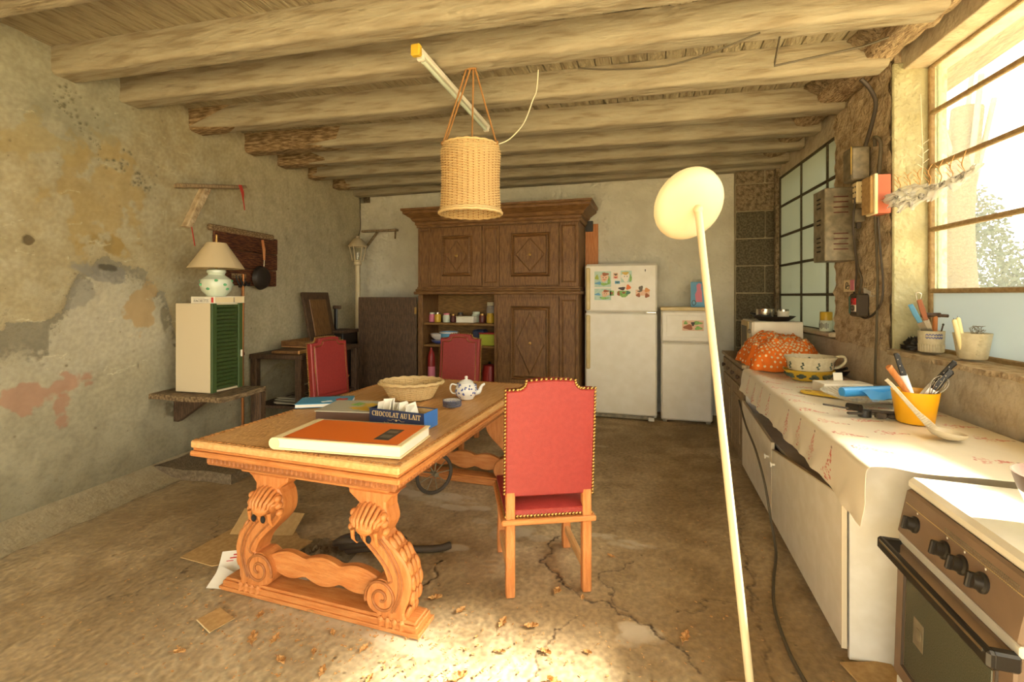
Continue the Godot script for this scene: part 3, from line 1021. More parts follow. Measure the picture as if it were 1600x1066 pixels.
func build_outside() -> void:
	var o := bx("ground", Vector3(8.5, -0.3, -5), Vector3(13.2, 0.3, 30), M.mortar, null, 0.0)
	structure(o, "pale gravel yard outside the windows", "ground")
	o = bx("ground", Vector3(-2, -0.3, 9), Vector3(14, 0.3, 12.8), M.mortar, null, 0.0)
	structure(o, "pale gravel yard in front of the doorway", "ground")
	mat("pale_fence", [C(168, 164, 138), C(186, 182, 156)], 5, Vector3(4, 1, 4), 0.8)
	var f := thing("fence", "pale ribbed upright fence seen through the left of the bright window", "fence", Vector3(1.75, -0.15, -7.4))
	for i in 11:
		bx("slat", Vector3(0.06 + i * 0.135, 1.9, rng.randf_range(-0.01, 0.01)), Vector3(0.115, 3.8, 0.03), M.pale_fence, f)
	bx("rail", Vector3(0.75, 0.9, -0.045), Vector3(1.5, 0.09, 0.05), M.pale_fence, f)
	bx("rail", Vector3(0.75, 3.0, -0.045), Vector3(1.5, 0.09, 0.05), M.pale_fence, f)
	var t := thing("garden_tree", "slim grey tree standing outside the bright window", "tree", Vector3(3.75, -0.15, -7.3))
	var s := st()
	tube(s, spline([Vector3(0, 0, 0), Vector3(0.04, 1.3, 0), Vector3(-0.03, 2.6, 0.02), Vector3(0.08, 4.0, 0)], 5), 0.16, 10)
	obj("trunk", s, M.stone, t)
	s = st()
	for k in 5:
		tube(s, spline([Vector3(0.05, 2.6 + 0.2 * k, 0), Vector3(0.2 * cos(k * 1.4), 3.3 + 0.2 * k, 0.2 * sin(k * 1.4)), Vector3(0.35 * cos(k * 1.4), 4.1 + 0.2 * k, 0.3 * sin(k * 1.4))], 4), 0.03, 6)
	obj("branches", s, M.mortar, t)
	t = thing("hedge", "grey green hedge beyond the lower panes of the bright window", "hedge", Vector3(4.9, -0.15, -8.3))
	s = st()
	tube(s, [Vector3(-0.45, 0, 0), Vector3(-0.4, 1.6, 0)], 0.05, 8)
	tube(s, [Vector3(0.4, 0, 0), Vector3(0.35, 1.2, 0)], 0.05, 8)
	obj("stem", s, M.stone, t)
	s = st()
	foliage(s, Vector3(-0.42, 1.65, 0), Vector3(0.42, 1.55, 0.4), 5000)
	foliage(s, Vector3(0.4, 1.25, 0), Vector3(0.7, 1.25, 0.45), 7000)
	o = obj("leaves", s, M.foliage, t)
	o.set_meta("kind", "stuff")
	var h := thing("added_shade_house", "plain unseen house added to shade part of the sun", "house", Vector3(8.4, -0.15, -7.36))  # added out of view to block the sun and shape its patch indoors
	bx("wall", Vector3(0, 4.1, 0), Vector3(4.5, 8.2, 4.6), M.back_plaster, h, 0.02)
	s = st()
	prism(s, [Vector2(-2.5, 8.2), Vector2(2.5, 8.2), Vector2(0, 9.4)], -2.5, 2.5)
	obj("roof", s, M.terracotta, h)
# ---------------------------------------------------------------- furniture
const LEG := [0.144, 0.611, 0.15, 0.587, 0.177, 0.567, 0.203, 0.547, 0.187, 0.526, 0.176, 0.474, 0.187, 0.419, 0.225, 0.369, 0.277, 0.322, 0.324, 0.274, 0.345, 0.232, 0.35, 0.21, 0.309, 0.213, 0.262, 0.180, 0.240, 0.123, 0.251, 0.082, 0.277, 0.06, 0.300, 0.052, 0.310, 0.02, 0.450, 0.02, 0.440, 0.082, 0.465, 0.149, 0.475, 0.224, 0.455, 0.290, 0.41, 0.345, 0.36, 0.385, 0.335, 0.41, 0.35, 0.44, 0.36, 0.479, 0.345, 0.532, 0.345, 0.564, 0.371, 0.594, 0.396, 0.611]

func table_leg(parent: Node3D, side: float, zc: float, ff: float) -> void:
	# a carved S scroll with a lion head, cut from thick board; side mirrors it, ff is the carved front
	var x := Transform3D(Basis.from_scale(Vector3(side, 1, 1)), Vector3(0.085 + side * 0.03, 0, zc))
	var pts := []
	for i in range(0, LEG.size(), 2):
		pts.append(Vector2((LEG[i] + 0.03) * side + 0.085, LEG[i + 1]))
	var s := st()
	var fine := []
	var raw := pts.slice(4, pts.size() - 3)
	fine = pts.slice(0, 4) + spline(raw, 4) + pts.slice(pts.size() - 3)
	prism(s, fine, zc - 0.055, zc + 0.055, 0.008)
	var leg := obj("leg", s, M.honey_wood_y, parent)
	var zf := zc + ff * 0.055
	# volute and the raised lines that run down the scroll
	s = st()
	var sp := []
	for i in 46:
		var a := -0.3 + i * 0.26
		var r := 0.086 * (1.0 - i / 50.0)
		sp.append(x * Vector3(0.325 - cos(a) * r, 0.133 + sin(a) * r, ff * 0.057))
	tube(s, sp, 0.0065, 6)
	for k in [[0.014, 0.0], [0.03, 0.0]]:
		var ln := []
		for p in [Vector2(0.335, 0.405), Vector2(0.385, 0.355), Vector2(0.43, 0.285), Vector2(0.447, 0.215), Vector2(0.435, 0.15), Vector2(0.41, 0.09)]:
			ln.append(x * Vector3(p.x - k[0], p.y - k[0] * 0.4, ff * 0.056))
		tube(s, spline(ln, 5), 0.005, 6)
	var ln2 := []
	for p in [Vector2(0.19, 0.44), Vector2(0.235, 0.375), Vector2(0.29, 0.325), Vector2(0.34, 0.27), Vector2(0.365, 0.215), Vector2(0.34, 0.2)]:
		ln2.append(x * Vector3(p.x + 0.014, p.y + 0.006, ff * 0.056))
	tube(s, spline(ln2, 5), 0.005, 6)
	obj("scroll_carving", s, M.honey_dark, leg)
	# acanthus leaves along the outer edge
	s = st()
	for i in 6:
		var t := i / 5.0
		var p := Vector2(0.37, 0.375).bezier_interpolate(Vector2(0.47, 0.31), Vector2(0.5, 0.2), Vector2(0.445, 0.075), t)
		var an := lerpf(-0.9, -1.9, t)
		for w in [-0.03, 0.0, 0.03]:
			ball(s, x * Vector3(p.x + 0.004, p.y, w), Vector3(0.036, 0.013, 0.018), 8, 5, Basis(Vector3(0, 0, 1), an if side > 0 else PI - an))
	obj("leaf_carving", s, M.honey_wood_x, leg)
	# foot with grooves
	s = st()
	for i in 4:
		box(s, x * Vector3(0.325 + i * 0.036, 0.028, ff * 0.01), Vector3(0.028, 0.056, 0.125), 0.01)
	obj("paw", s, M.honey_wood_x, leg)
	# lion head: brow, muzzle, mane curls and open jaws
	s = st()
	var hc := Vector3(0.268, 0.475, ff * 0.055)
	var x0 := x
	x = x0 * Transform3D(Basis.from_scale(Vector3.ONE * 1.28), hc * -0.28)
	ball(s, x * hc, Vector3(0.062, 0.058, 0.05), 18, 12)
	ball(s, x * (hc + Vector3(0.0, -0.010, ff * 0.034)), Vector3(0.047, 0.034, 0.028), 16, 10)
	for e in [-1.0, 0.0, 1.0]:
		tube(s, [x * (hc + Vector3(e * 0.046, -0.018, ff * 0.04)), x * (hc + Vector3(e * 0.047, -0.05, ff * 0.036)), x * (hc + Vector3(e * 0.042, -0.074, ff * 0.018))], [0.011, 0.009, 0.006], 7)
	for i in 9:
		var f := -1.25 + i * 0.3125
		var arc := []
		for k in 6:
			var g := lerpf(-0.15, 2.3, k / 5.0)
			arc.append(x * (hc + Vector3(sin(f) * 0.064 * (0.85 + 0.15 * sin(g)), cos(f) * sin(g * 0.75) * 0.060 + 0.004 * sin(k * 2.0), ff * (cos(g) * 0.048 * (0.4 + 0.6 * cos(f)) + 0.006))))
		tube(s, arc, [0.006, 0.010, 0.0105, 0.011, 0.010, 0.007], 7)
	for e in [-1.0, 1.0]:
		for k in 3:
			ball(s, x * (hc + Vector3(e * (0.062 + 0.004 * k), 0.028 - 0.026 * k, ff * 0.01)), Vector3(0.016, 0.017, 0.022), 10, 7)
	obj("lion_head", s, M.honey_wood_x, leg)
	for e in [-1.0, 1.0]:
		s = st()
		ball(s, x * (hc + Vector3(e * 0.022, -0.044, ff * 0.043)), Vector3(0.014, 0.018, 0.008), 10, 6)
		obj("jaw_hole", s, M.dark_gap, leg)

func build_table() -> void:
	var t := thing("dining_table", "long honey coloured dining table with carved lion scroll legs", "table", Vector3(-1.572, 0, -2.79), -0.036)
	var L := 1.98
	var W := 1.19
	var s := st()
	box(s, Vector3(0, 0.758, 0), Vector3(W, 0.036, L), 0.006)
	obj("tabletop", s, M.honey_wood_z, t)
	# carved rope moulding on the rim, then the plain lower band
	s = st()
	for q in [[W / 2 - 0.022, true], [-W / 2 + 0.022, true], [L / 2 - 0.022, false], [-L / 2 + 0.022, false]]:
		var ln: float = L if q[1] else W
		var n := int(ln / 0.03)
		for i in n:
			var u := -ln / 2 + ln * (i + 0.5) / n
			var b := Basis(Vector3.UP, 0.6 if i % 2 else -0.6)
			var c := Vector3(q[0], 0.7765, u) if q[1] else Vector3(u, 0.7765, q[0])
			ball(s, c, Vector3(0.016, 0.005, 0.011), 8, 4, b)
	obj("rim_carving", s, M.honey_rim, t)
	s = st()
	box(s, Vector3(0, 0.733, 0), Vector3(W - 0.016, 0.014, L - 0.016), 0.004)
	box(s, Vector3(0, 0.712, 0), Vector3(W + 0.006, 0.026, L + 0.006), 0.006)
	obj("edge_band", s, M.honey_wood_x, t)
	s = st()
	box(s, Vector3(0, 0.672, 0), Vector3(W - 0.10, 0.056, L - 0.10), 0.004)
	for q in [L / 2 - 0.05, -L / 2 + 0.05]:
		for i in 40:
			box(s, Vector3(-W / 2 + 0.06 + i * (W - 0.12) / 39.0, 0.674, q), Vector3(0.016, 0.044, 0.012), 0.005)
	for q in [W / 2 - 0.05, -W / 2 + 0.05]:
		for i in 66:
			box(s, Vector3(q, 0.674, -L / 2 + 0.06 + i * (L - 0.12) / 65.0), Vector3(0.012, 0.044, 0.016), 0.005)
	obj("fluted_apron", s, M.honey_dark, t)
	for e in [1.0, -1.0]:
		var zc: float = e * 0.83
		s = st()
		box(s, Vector3(0.065, 0.028, zc), Vector3(1.12, 0.03, 0.13), 0.004)
		box(s, Vector3(0.065, 0.009, zc), Vector3(1.15, 0.018, 0.15), 0.003)
		box(s, Vector3(0.065, 0.049, zc), Vector3(1.10, 0.014, 0.115), 0.005)
		obj("base_board", s, M.honey_wood_x, t)
		s = st()
		box(s, Vector3(0.05, 0.628, zc), Vector3(0.86, 0.034, 0.12), 0.006)
		obj("cross_board", s, M.honey_wood_x, t)
		for side in [1.0, -1.0]:
			table_leg(t, side, zc, e)
		# scalloped stretcher between the volutes
		var top := []
		var bot := []
		for i in 33:
			var u := i / 32.0
			var xx := 0.085 + lerpf(-0.31, 0.31, u)
			var bulge := 0.035 + 0.028 * absf(sin(u * PI * 3.0)) + 0.012 * sin(u * PI)
			top.append(Vector2(xx, 0.168 + bulge * 0.85))
			bot.append(Vector2(xx, 0.168 - bulge))
		bot.reverse()
		s = st()
		prism(s, bot + top, zc - 0.022, zc + 0.022, 0.006)
		for r in [0.8, -0.8]:
			var ln := []
			for i in 33:
				var u := i / 32.0
				var bulge := 0.035 + 0.028 * absf(sin(u * PI * 3.0)) + 0.012 * sin(u * PI)
				ln.append(Vector3(0.085 + lerpf(-0.29, 0.29, u), 0.168 + r * (bulge - 0.012), zc + e * 0.022))
			tube(s, ln, 0.004, 5)
		obj("stretcher", s, M.honey_wood_x, t)

func back_outline(w: float, y0: float, y1: float, inset := 0.0) -> Array:
	var h := w / 2 - inset
	var out := [Vector2(-h, y0 + inset), Vector2(h, y0 + inset), Vector2(h, y1 - 0.052 - inset), Vector2(h - 0.058, y1 - 0.05 - inset)]
	for i in 6:
		var a := i / 5.0 * PI / 2
		out.append(Vector2(h - 0.062 - 0.045 * sin(a) * 0.9, y1 - 0.05 + 0.042 * (1.0 - cos(a)) - inset))
	for i in range(1, 10):
		var u := 1.0 - i / 5.0
		out.append(Vector2((h - 0.103) * u, y1 - inset - 0.008 * u * u))
	for i in 6:
		var a := (5 - i) / 5.0 * PI / 2
		out.append(Vector2(-(h - 0.062 - 0.045 * sin(a) * 0.9), y1 - 0.05 + 0.042 * (1.0 - cos(a)) - inset))
	out.append(Vector2(-h + 0.058, y1 - 0.05 - inset))
	out.append(Vector2(-h, y1 - 0.052 - inset))
	return out

func build_chairs() -> void:
	var group := "red leather chairs round the dining table"
	var t := thing("dining_chair", "red leather chair in front, seen from behind with brass nails", "chair", Vector3(-0.57, 0, -2.53), 0.41, group)
	var lean := Transform3D(Basis(Vector3.RIGHT, 0.09), Vector3(0, 0.50, 0.2))
	# backrest faces -z; its rear is at +z and leans back
	var s := st()
	prism(s, back_outline(0.445, 0.0, 0.59), -0.045, 0.02, 0.008, lean)
	var bk := obj("backrest", s, M.red_leather, t)
	s = st()
	prism(s, back_outline(0.445, 0.0, 0.59, 0.035), -0.058, -0.04, 0.008, lean)
	obj("front_cushion", s, M.red_leather, bk)
	s = st()
	var ln := []
	for p in back_outline(0.445, -0.06, 0.59, 0.032):
		ln.append(lean * Vector3(p.x, maxf(p.y, 0.0), -0.05))
	tube(s, ln, 0.004, 6, false, true)
	obj("gold_piping", s, M.brass, bk)
	s = st()
	var o := back_outline(0.45, 0.0, 0.594)
	for i in range(1, o.size()):
		var a: Vector2 = o[i]
		var b: Vector2 = o[(i + 1) % o.size()]
		var n := maxi(int(round(a.distance_to(b) / 0.0175)), 1)
		if i == o.size() - 1:
			n = int(a.distance_to(b) / 0.0175)
		for k in n:
			var p := a.lerp(b, float(k) / n)
			ball(s, lean * Vector3(p.x, p.y, 0.012), Vector3(0.0085, 0.0085, 0.0085), 8, 5)
	var nails := obj("nail_heads", s, M.brass, bk)
	nails.set_meta("kind", "stuff")
	# seat
	s = st()
	sheet(s, 14, 14, func(u: float, v: float) -> Vector3:
		var k := sin(clampf(u, 0.0, 1.0) * PI) * sin(v * PI)
		return Vector3(lerpf(-0.22, 0.22, u), 0.435 + 0.035 * pow(k, 0.4), lerpf(0.215, -0.25, v)), 0.05)
	box(s, Vector3(0, 0.415, -0.018), Vector3(0.44, 0.05, 0.46), 0.01)
	var seat := obj("seat", s, M.red_leather, t)
	s = st()
	for i in 25:
		var u := i / 24.0
		ball(s, Vector3(lerpf(-0.215, 0.215, u), 0.400, 0.213), Vector3(0.009, 0.009, 0.006), 8, 5)
		ball(s, Vector3(lerpf(-0.215, 0.215, u), 0.400, -0.25), Vector3(0.009, 0.009, 0.006), 8, 5)
		for e in [-1.0, 1.0]:
			ball(s, Vector3(e * 0.221, 0.400, lerpf(0.21, -0.245, u)), Vector3(0.006, 0.009, 0.009), 8, 5)
	for e in [-1.0, 1.0]:
		for i in 4:
			for j in 2:
				ball(s, Vector3(e * 0.215 - e * i * 0.009, 0.412 + j * 0.014, 0.214), Vector3(0.007, 0.007, 0.005), 6, 4)
	nails = obj("nail_heads", s, M.brass, seat)
	nails.set_meta("kind", "stuff")
	s = st()
	box(s, Vector3(0, 0.376, -0.015), Vector3(0.48, 0.028, 0.50), 0.006)
	obj("seat_frame", s, M.honey_wood_x, t)
	for e in [-1.0, 1.0]:
		s = st()
		var x0: float = e * 0.195
		box(s, Vector3(x0, 0.19, 0.2), Vector3(0.046, 0.38, 0.05), 0.005)
		prism(s, [Vector2(-0.023, 0.38), Vector2(0.023, 0.38), Vector2(0.023, 0.58), Vector2(-0.023, 0.58)], 0.178, 0.222, 0.004, Transform3D(Basis.IDENTITY, Vector3(x0, 0, 0)))
		obj("leg", s, M.honey_wood_y, t)
		s = st()
		prism(s, [Vector2(-0.022, 0.0), Vector2(0.022, 0.0), Vector2(0.025, 0.08), Vector2(0.02, 0.2), Vector2(0.025, 0.37), Vector2(-0.025, 0.37), Vector2(-0.02, 0.2), Vector2(-0.025, 0.08)], -0.245, -0.2, 0.004, Transform3D(Basis.IDENTITY, Vector3(x0, 0, 0)))
		obj("leg", s, M.honey_wood_y, t)
		s = st()
		box(s, Vector3(x0, 0.11, -0.012), Vector3(0.026, 0.045, 0.4), 0.004)
		obj("stretcher", s, M.honey_wood_z, t)
	s = st()
	var up := []
	var dn := []
	for i in 25:
		var u := i / 24.0
		var xx := lerpf(-0.18, 0.18, u)
		up.append(Vector2(xx, 0.235 + 0.018 * sin(u * PI) + 0.012 * cos(u * TAU * 2.0)))
		dn.append(Vector2(xx, 0.18 + 0.010 * cos(u * TAU * 2.0)))
	dn.reverse()
	prism(s, dn + up, -0.235, -0.21, 0.004)
	obj("stretcher", s, M.honey_wood_x, t)
	dup(t, Vector3(-2.86, 0, -3.98), -1.757, "red leather chair at the left long side, facing the table", group)
	dup(t, Vector3(-1.95, 0, -4.5), PI, "red leather chair at the far end, before the carved cupboard", group)

func panel_mould(s: SurfaceTool, x0: float, x1: float, y0: float, y1: float, z: float, w := 0.035, d := 0.028) -> void:
	# a mitred picture-frame moulding
	var prof := [Vector2(0, 0), Vector2(0.25 * w, d), Vector2(0.5 * w, d * 0.55), Vector2(0.75 * w, d * 0.8), Vector2(w, 0)]
	for i in prof.size() - 1:
		var a: Vector2 = prof[i]
		var b: Vector2 = prof[i + 1]
		var c0 := [Vector3(x0 + a.x, y0 + a.x, z + a.y), Vector3(x1 - a.x, y0 + a.x, z + a.y), Vector3(x1 - a.x, y1 - a.x, z + a.y), Vector3(x0 + a.x, y1 - a.x, z + a.y)]
		var c1 := [Vector3(x0 + b.x, y0 + b.x, z + b.y), Vector3(x1 - b.x, y0 + b.x, z + b.y), Vector3(x1 - b.x, y1 - b.x, z + b.y), Vector3(x0 + b.x, y1 - b.x, z + b.y)]
		for k in 4:
			quad(s, c0[k], c0[(k + 1) % 4], c1[(k + 1) % 4], c1[k])

func diamond(s: SurfaceTool, cx: float, cy: float, rx: float, ry: float, z: float) -> void:
	prism(s, [Vector2(cx - rx, cy), Vector2(cx, cy - ry), Vector2(cx + rx, cy), Vector2(cx, cy + ry)], z, z + 0.022, 0.012)

func door_leaf(p: Node, x0: float, x1: float, y0: float, y1: float, px0: float, px1: float, py0: float, py1: float) -> MeshInstance3D:
	var s := st()
	box(s, Vector3((x0 + x1) / 2, (y0 + y1) / 2, 0.012), Vector3(x1 - x0 - 0.006, y1 - y0 - 0.006, 0.028), 0.004)
	var d := obj("door", s, M.oak_y, p)
	s = st()
	panel_mould(s, px0, px1, py0, py1, 0.026, 0.05, 0.035)
	obj("panel_moulding", s, M.oak_x, d)
	s = st()
	var cx := (px0 + px1) / 2
	var cy := (py0 + py1) / 2
	diamond(s, cx, cy, (px1 - px0) / 2 - 0.06, (py1 - py0) / 2 - 0.06, 0.024)
	obj("diamond_boss", s, M.oak_y, d)
	s = st()
	lathe(s, [Vector2(0.0, 0.0), Vector2(0.02, 0.0), Vector2(0.02, 0.004), Vector2(0.008, 0.008), Vector2(0.008, 0.02), Vector2(0.015, 0.026), Vector2(0.012, 0.036), Vector2(0, 0.04)], 12, Transform3D(Basis(Vector3.RIGHT, PI / 2), Vector3(cx, cy, 0.044)))
	obj("knob", s, M.brass, d)
	return d

func build_buffet() -> void:
	var t := thing("carved_cupboard", "tall dark oak two-tier cupboard with diamond doors and a flared cornice", "cupboard", Vector3(-1.89, 0, -5.72))
	var w := 1.07
	# upper case
	var s := st()
	box(s, Vector3(0, 2.0, -0.27), Vector3(2 * w, 0.86, 0.5), 0.004)
	obj("upper_case", s, M.oak_y, t)
	s = st()
	var prof := [Vector2(0, 2.40), Vector2(0.02, 2.40), Vector2(0.02, 2.425), Vector2(0.035, 2.44), Vector2(0.035, 2.47), Vector2(0.06, 2.485), Vector2(0.08, 2.52), Vector2(0.12, 2.55), Vector2(0.155, 2.575), Vector2(0.155, 2.60), Vector2(0.175, 2.615), Vector2(0.175, 2.64), Vector2(0, 2.645)]
	for i in prof.size() - 1:
		var a: Vector2 = prof[i]
		var b: Vector2 = prof[i + 1]
		var r0 := [Vector3(-w - a.x, a.y, -0.52), Vector3(-w - a.x, a.y, a.x), Vector3(w + a.x, a.y, a.x), Vector3(w + a.x, a.y, -0.52)]
		var r1 := [Vector3(-w - b.x, b.y, -0.52), Vector3(-w - b.x, b.y, b.x), Vector3(w + b.x, b.y, b.x), Vector3(w + b.x, b.y, -0.52)]
		for k in 3:
			quad(s, r0[k], r0[k + 1], r1[k + 1], r1[k])
	box(s, Vector3(0, 2.52, -0.3), Vector3(2 * w, 0.24, 0.44), 0.0)
	obj("cornice", s, M.oak_x, t)
	s = st()
	box(s, Vector3(0, 1.535, -0.24), Vector3(2 * w + 0.08, 0.04, 0.62), 0.01)
	box(s, Vector3(0, 1.572, -0.24), Vector3(2 * w + 0.05, 0.034, 0.59), 0.012)
	box(s, Vector3(0, 1.60, -0.25), Vector3(2 * w + 0.02, 0.03, 0.56), 0.008)
	obj("waist_moulding", s, M.oak_x, t)
	door_leaf(t, -0.883, -0.165, 1.625, 2.39, -0.72, -0.295, 1.75, 2.28)
	door_leaf(t, 0.068, 0.831, 1.625, 2.39, 0.22, 0.72, 1.736, 2.28)
	for q in [[-1.07, -0.883], [-0.165, 0.068], [0.831, 1.07]]:
		s = st()
		box(s, Vector3((q[0] + q[1]) / 2, 2.0, 0.006), Vector3(q[1] - q[0] - 0.004, 0.78, 0.03), 0.004)
		panel_mould(s, q[0] + 0.03, q[1] - 0.03, 1.66, 2.36, 0.02, 0.02, 0.012)
		obj("pilaster", s, M.oak_y, t)
	# lower case: open on the left, door on the right
	s = st()
	box(s, Vector3(-1.04, 0.76, -0.26), Vector3(0.06, 1.52, 0.52), 0.004)
	obj("side_panel", s, M.oak_y, t)
	s = st()
	box(s, Vector3(0.53, 0.76, -0.26), Vector3(1.08, 1.52, 0.52), 0.004)
	obj("lower_case", s, M.oak_y, t)
	mat("oak_inside", [C(112, 80, 36), C(146, 108, 54)], 8, Vector3(1, 7, 7), 0.6)
	bx("back_panel", Vector3(-0.5, 0.76, -0.505), Vector3(1.05, 1.5, 0.03), M.oak_inside, t)
	bx("floor_board", Vector3(-0.5, 0.06, -0.26), Vector3(1.02, 0.1, 0.5), M.oak_inside, t)
	bx("shelf", Vector3(-0.5, 1.125, -0.27), Vector3(1.02, 0.03, 0.46), M.oak_inside, t)
	bx("shelf", Vector3(-0.5, 0.835, -0.27), Vector3(1.02, 0.03, 0.46), M.oak_inside, t)
	bx("plinth", Vector3(0, 0.06, 0.01), Vector3(2.2, 0.12, 0.05), M.oak_x, t, 0.01)
	door_leaf(t, 0.04, 0.831, 0.14, 1.48, 0.22, 0.72, 0.45, 1.37)
	s = st()
	box(s, Vector3(0.95, 0.82, 0.006), Vector3(0.225, 1.36, 0.03), 0.004)
	panel_mould(s, 0.865, 1.04, 0.2, 1.45, 0.02, 0.02, 0.012)
	obj("pilaster", s, M.oak_y, t)
	s = st()
	box(s, Vector3(-1.035, 0.8, 0.004), Vector3(0.07, 1.4, 0.03), 0.004)
	obj("pilaster", s, M.oak_y, t)
	# the left lower door, swung right open
	s = st()
	var hinge := Transform3D(Basis(Vector3.UP, PI + 0.13), Vector3(-1.075, 0, 0.02))
	box(s, Vector3(0.42, 0.81, 0), Vector3(0.82, 1.34, 0.03), 0.004, hinge)
	box(s, Vector3(0.45, 0.81, -0.02), Vector3(0.6, 0.95, 0.02), 0.006, hinge)
	var od := obj("door", s, M.dark_wood, t)
	s = st()
	for yy in [0.3, 1.3]:
		box(s, Vector3(0.02, yy, -0.02), Vector3(0.03, 0.09, 0.014), 0.003, hinge)
	obj("hinge", s, M.brass, od)
	# what stands on the shelves
	var z := -5.72 - 0.2
	var jar := func(called: String, label: String, x: float, y: float, r: float, h: float, body: Material, lid: Material, dz := 0.0) -> void:
		var j := thing(called, label, "jar", Vector3(-1.89 + x, y, z + dz), 0.0, "jars in the open cupboard")
		var q := st()
		lathe(q, [Vector2(0, 0), Vector2(r * 0.92, 0), Vector2(r, h * 0.08), Vector2(r, h * 0.7), Vector2(r * 0.78, h * 0.82), Vector2(r * 0.78, h * 0.85), Vector2(0, h * 0.85)], 16)
		obj("body", q, body, j)
		q = st()
		lathe(q, [Vector2(r * 0.83, h * 0.83), Vector2(r * 0.84, h), Vector2(0, h * 1.01)], 16)
		obj("lid", q, lid, j)
	var y1 := 1.14
	jar.call("jar", "pale pink jar, leftmost on the upper cupboard shelf", -1.0 + 0.03, y1, 0.04, 0.13, M.pink, M.white_glaze)
	jar.call("jar", "yellow jar beside the pale pink one in the cupboard", -0.885, y1, 0.045, 0.13, M.mustard, M.steel)
	jar.call("jar", "white patterned pot on the upper cupboard shelf", -0.755, y1, 0.05, 0.12, M.white_glaze, M.pink)
	jar.call("jar", "dark jar with a gold lid behind the white pot", -0.655, y1, 0.04, 0.11, M.dark_red, M.brass)
	jar.call("jar", "dark brown jar right of the gold lidded one", -0.585, y1, 0.04, 0.13, M.dark_wood, M.black_plastic, -0.08)
	jar.call("jar", "dark red jar near the right end of the upper shelf", -0.24, y1, 0.045, 0.12, M.dark_red, M.brass)
	jar.call("jar", "yellow round jar at the right end of the upper shelf", -0.115, y1, 0.05, 0.13, M.mustard, M.mustard, 0.04)
	jar.call("jar", "tall glass jar standing behind the yellow round one", -0.16, y1, 0.055, 0.27, M.clear, M.earthenware, -0.1)
	var b := thing("box", "long white box lying on the upper cupboard shelf", "box", Vector3(-1.89 - 0.46, y1, z + 0.02))
	bx("body", Vector3(0, 0.035, 0), Vector3(0.25, 0.07, 0.12), M.white_panel, b, 0.006)
	bx("lid", Vector3(0, 0.078, 0), Vector3(0.256, 0.014, 0.126), M.white_panel, b, 0.004)
	jar.call("jar", "squat white tin behind the long white box", -0.37, y1, 0.06, 0.14, M.white_glaze, M.white_glaze, -0.12)
	var y2 := 0.85
	var bowl := func(label: String, x: float, y: float, r: float, h: float, m: Material, rim: Material, cat := "bowl") -> void:
		var j := thing("bowl", label, cat, Vector3(-1.89 + x, y, z))
		var q := st()
		lathe(q, [Vector2(0, 0), Vector2(r * 0.5, 0), Vector2(r * 0.55, h * 0.06), Vector2(r * 0.9, h * 0.5), Vector2(r, h), Vector2(r * 0.95, h), Vector2(r * 0.82, h * 0.5), Vector2(r * 0.45, h * 0.14), Vector2(0, h * 0.12)], 24)
		obj("body", q, m, j)
		q = st()
		lathe(q, [Vector2(r * 0.995, h * 0.9), Vector2(r * 1.015, h * 0.97), Vector2(r * 0.99, h * 1.02), Vector2(r * 0.94, h)], 24)
		obj("rim", q, rim, j)
	bowl.call("dark blue bowl at the left of the lower cupboard shelf", -0.86, y2, 0.11, 0.05, M.blue_ink, M.porcelain)
	bowl.call("white bowl stacked in the dark blue bowl", -0.86, y2 + 0.052, 0.12, 0.08, M.porcelain, M.porcelain)
	bowl.call("pale blue dish topping the stack of bowls", -0.72, y2, 0.13, 0.16, M.sky_blue, M.porcelain)
	b = thing("tin", "lime green square tin on the lower cupboard shelf", "tin", Vector3(-1.89 - 0.13, y2, z + 0.05))
	bx("body", Vector3(0, 0.075, 0), Vector3(0.22, 0.15, 0.16), M.lime, b, 0.012)
	bx("lid", Vector3(0, 0.158, 0), Vector3(0.225, 0.02, 0.165), M.jar_red, b, 0.006)
	b = thing("book_stack", "dark blue folded cloth beside the lime green tin", "cloth", Vector3(-1.89 - 0.27, y2, z))
	bx("fold", Vector3(0, 0.1, 0), Vector3(0.16, 0.2, 0.2), M.navy_card, b, 0.02)
	b.name = "folded_cloth"
	var bt := thing("spray_bottle", "white bottle with a red top in the bottom of the cupboard", "bottle", Vector3(-1.89 - 0.93, 0.11, z + 0.1))
	s = st()
	lathe(s, [Vector2(0, 0), Vector2(0.045, 0), Vector2(0.05, 0.02), Vector2(0.05, 0.44), Vector2(0.045, 0.46), Vector2(0, 0.46)], 16)
	obj("body", s, M.pink, bt)
	s = st()
	lathe(s, [Vector2(0.051, 0.44), Vector2(0.051, 0.56), Vector2(0.03, 0.64), Vector2(0.016, 0.66), Vector2(0.016, 0.69), Vector2(0, 0.69)], 16)
	obj("cap", s, M.jar_red, bt)
	bt = thing("red_pot", "round red pot low in the open cupboard", "pot", Vector3(-1.89 - 0.12, 0.11, z + 0.05))
	s = st()
	lathe(s, [Vector2(0, 0), Vector2(0.08, 0), Vector2(0.1, 0.1), Vector2(0.1, 0.4), Vector2(0.085, 0.46), Vector2(0.085, 0.48), Vector2(0, 0.5)], 20)
	obj("body", s, M.jar_red, bt)
	s = st()
	ball(s, Vector3(0, 0.51, 0), Vector3(0.02, 0.02, 0.02))
	obj("knob", s, M.black_plastic, bt)
	# brown board standing behind the cupboard
	b = thing("wooden_board", "orange brown board upright between cupboard and tall fridge", "board", Vector3(-0.77, 0, -6.352))
	bx("board", Vector3(0.03, 1.24, 0), Vector3(0.17, 2.42, 0.02), M.honey_wood_y, b)
	bx("top_bracket", Vector3(0.0, 2.42, 0.022), Vector3(0.10, 0.14, 0.02), M.black_plastic, b)

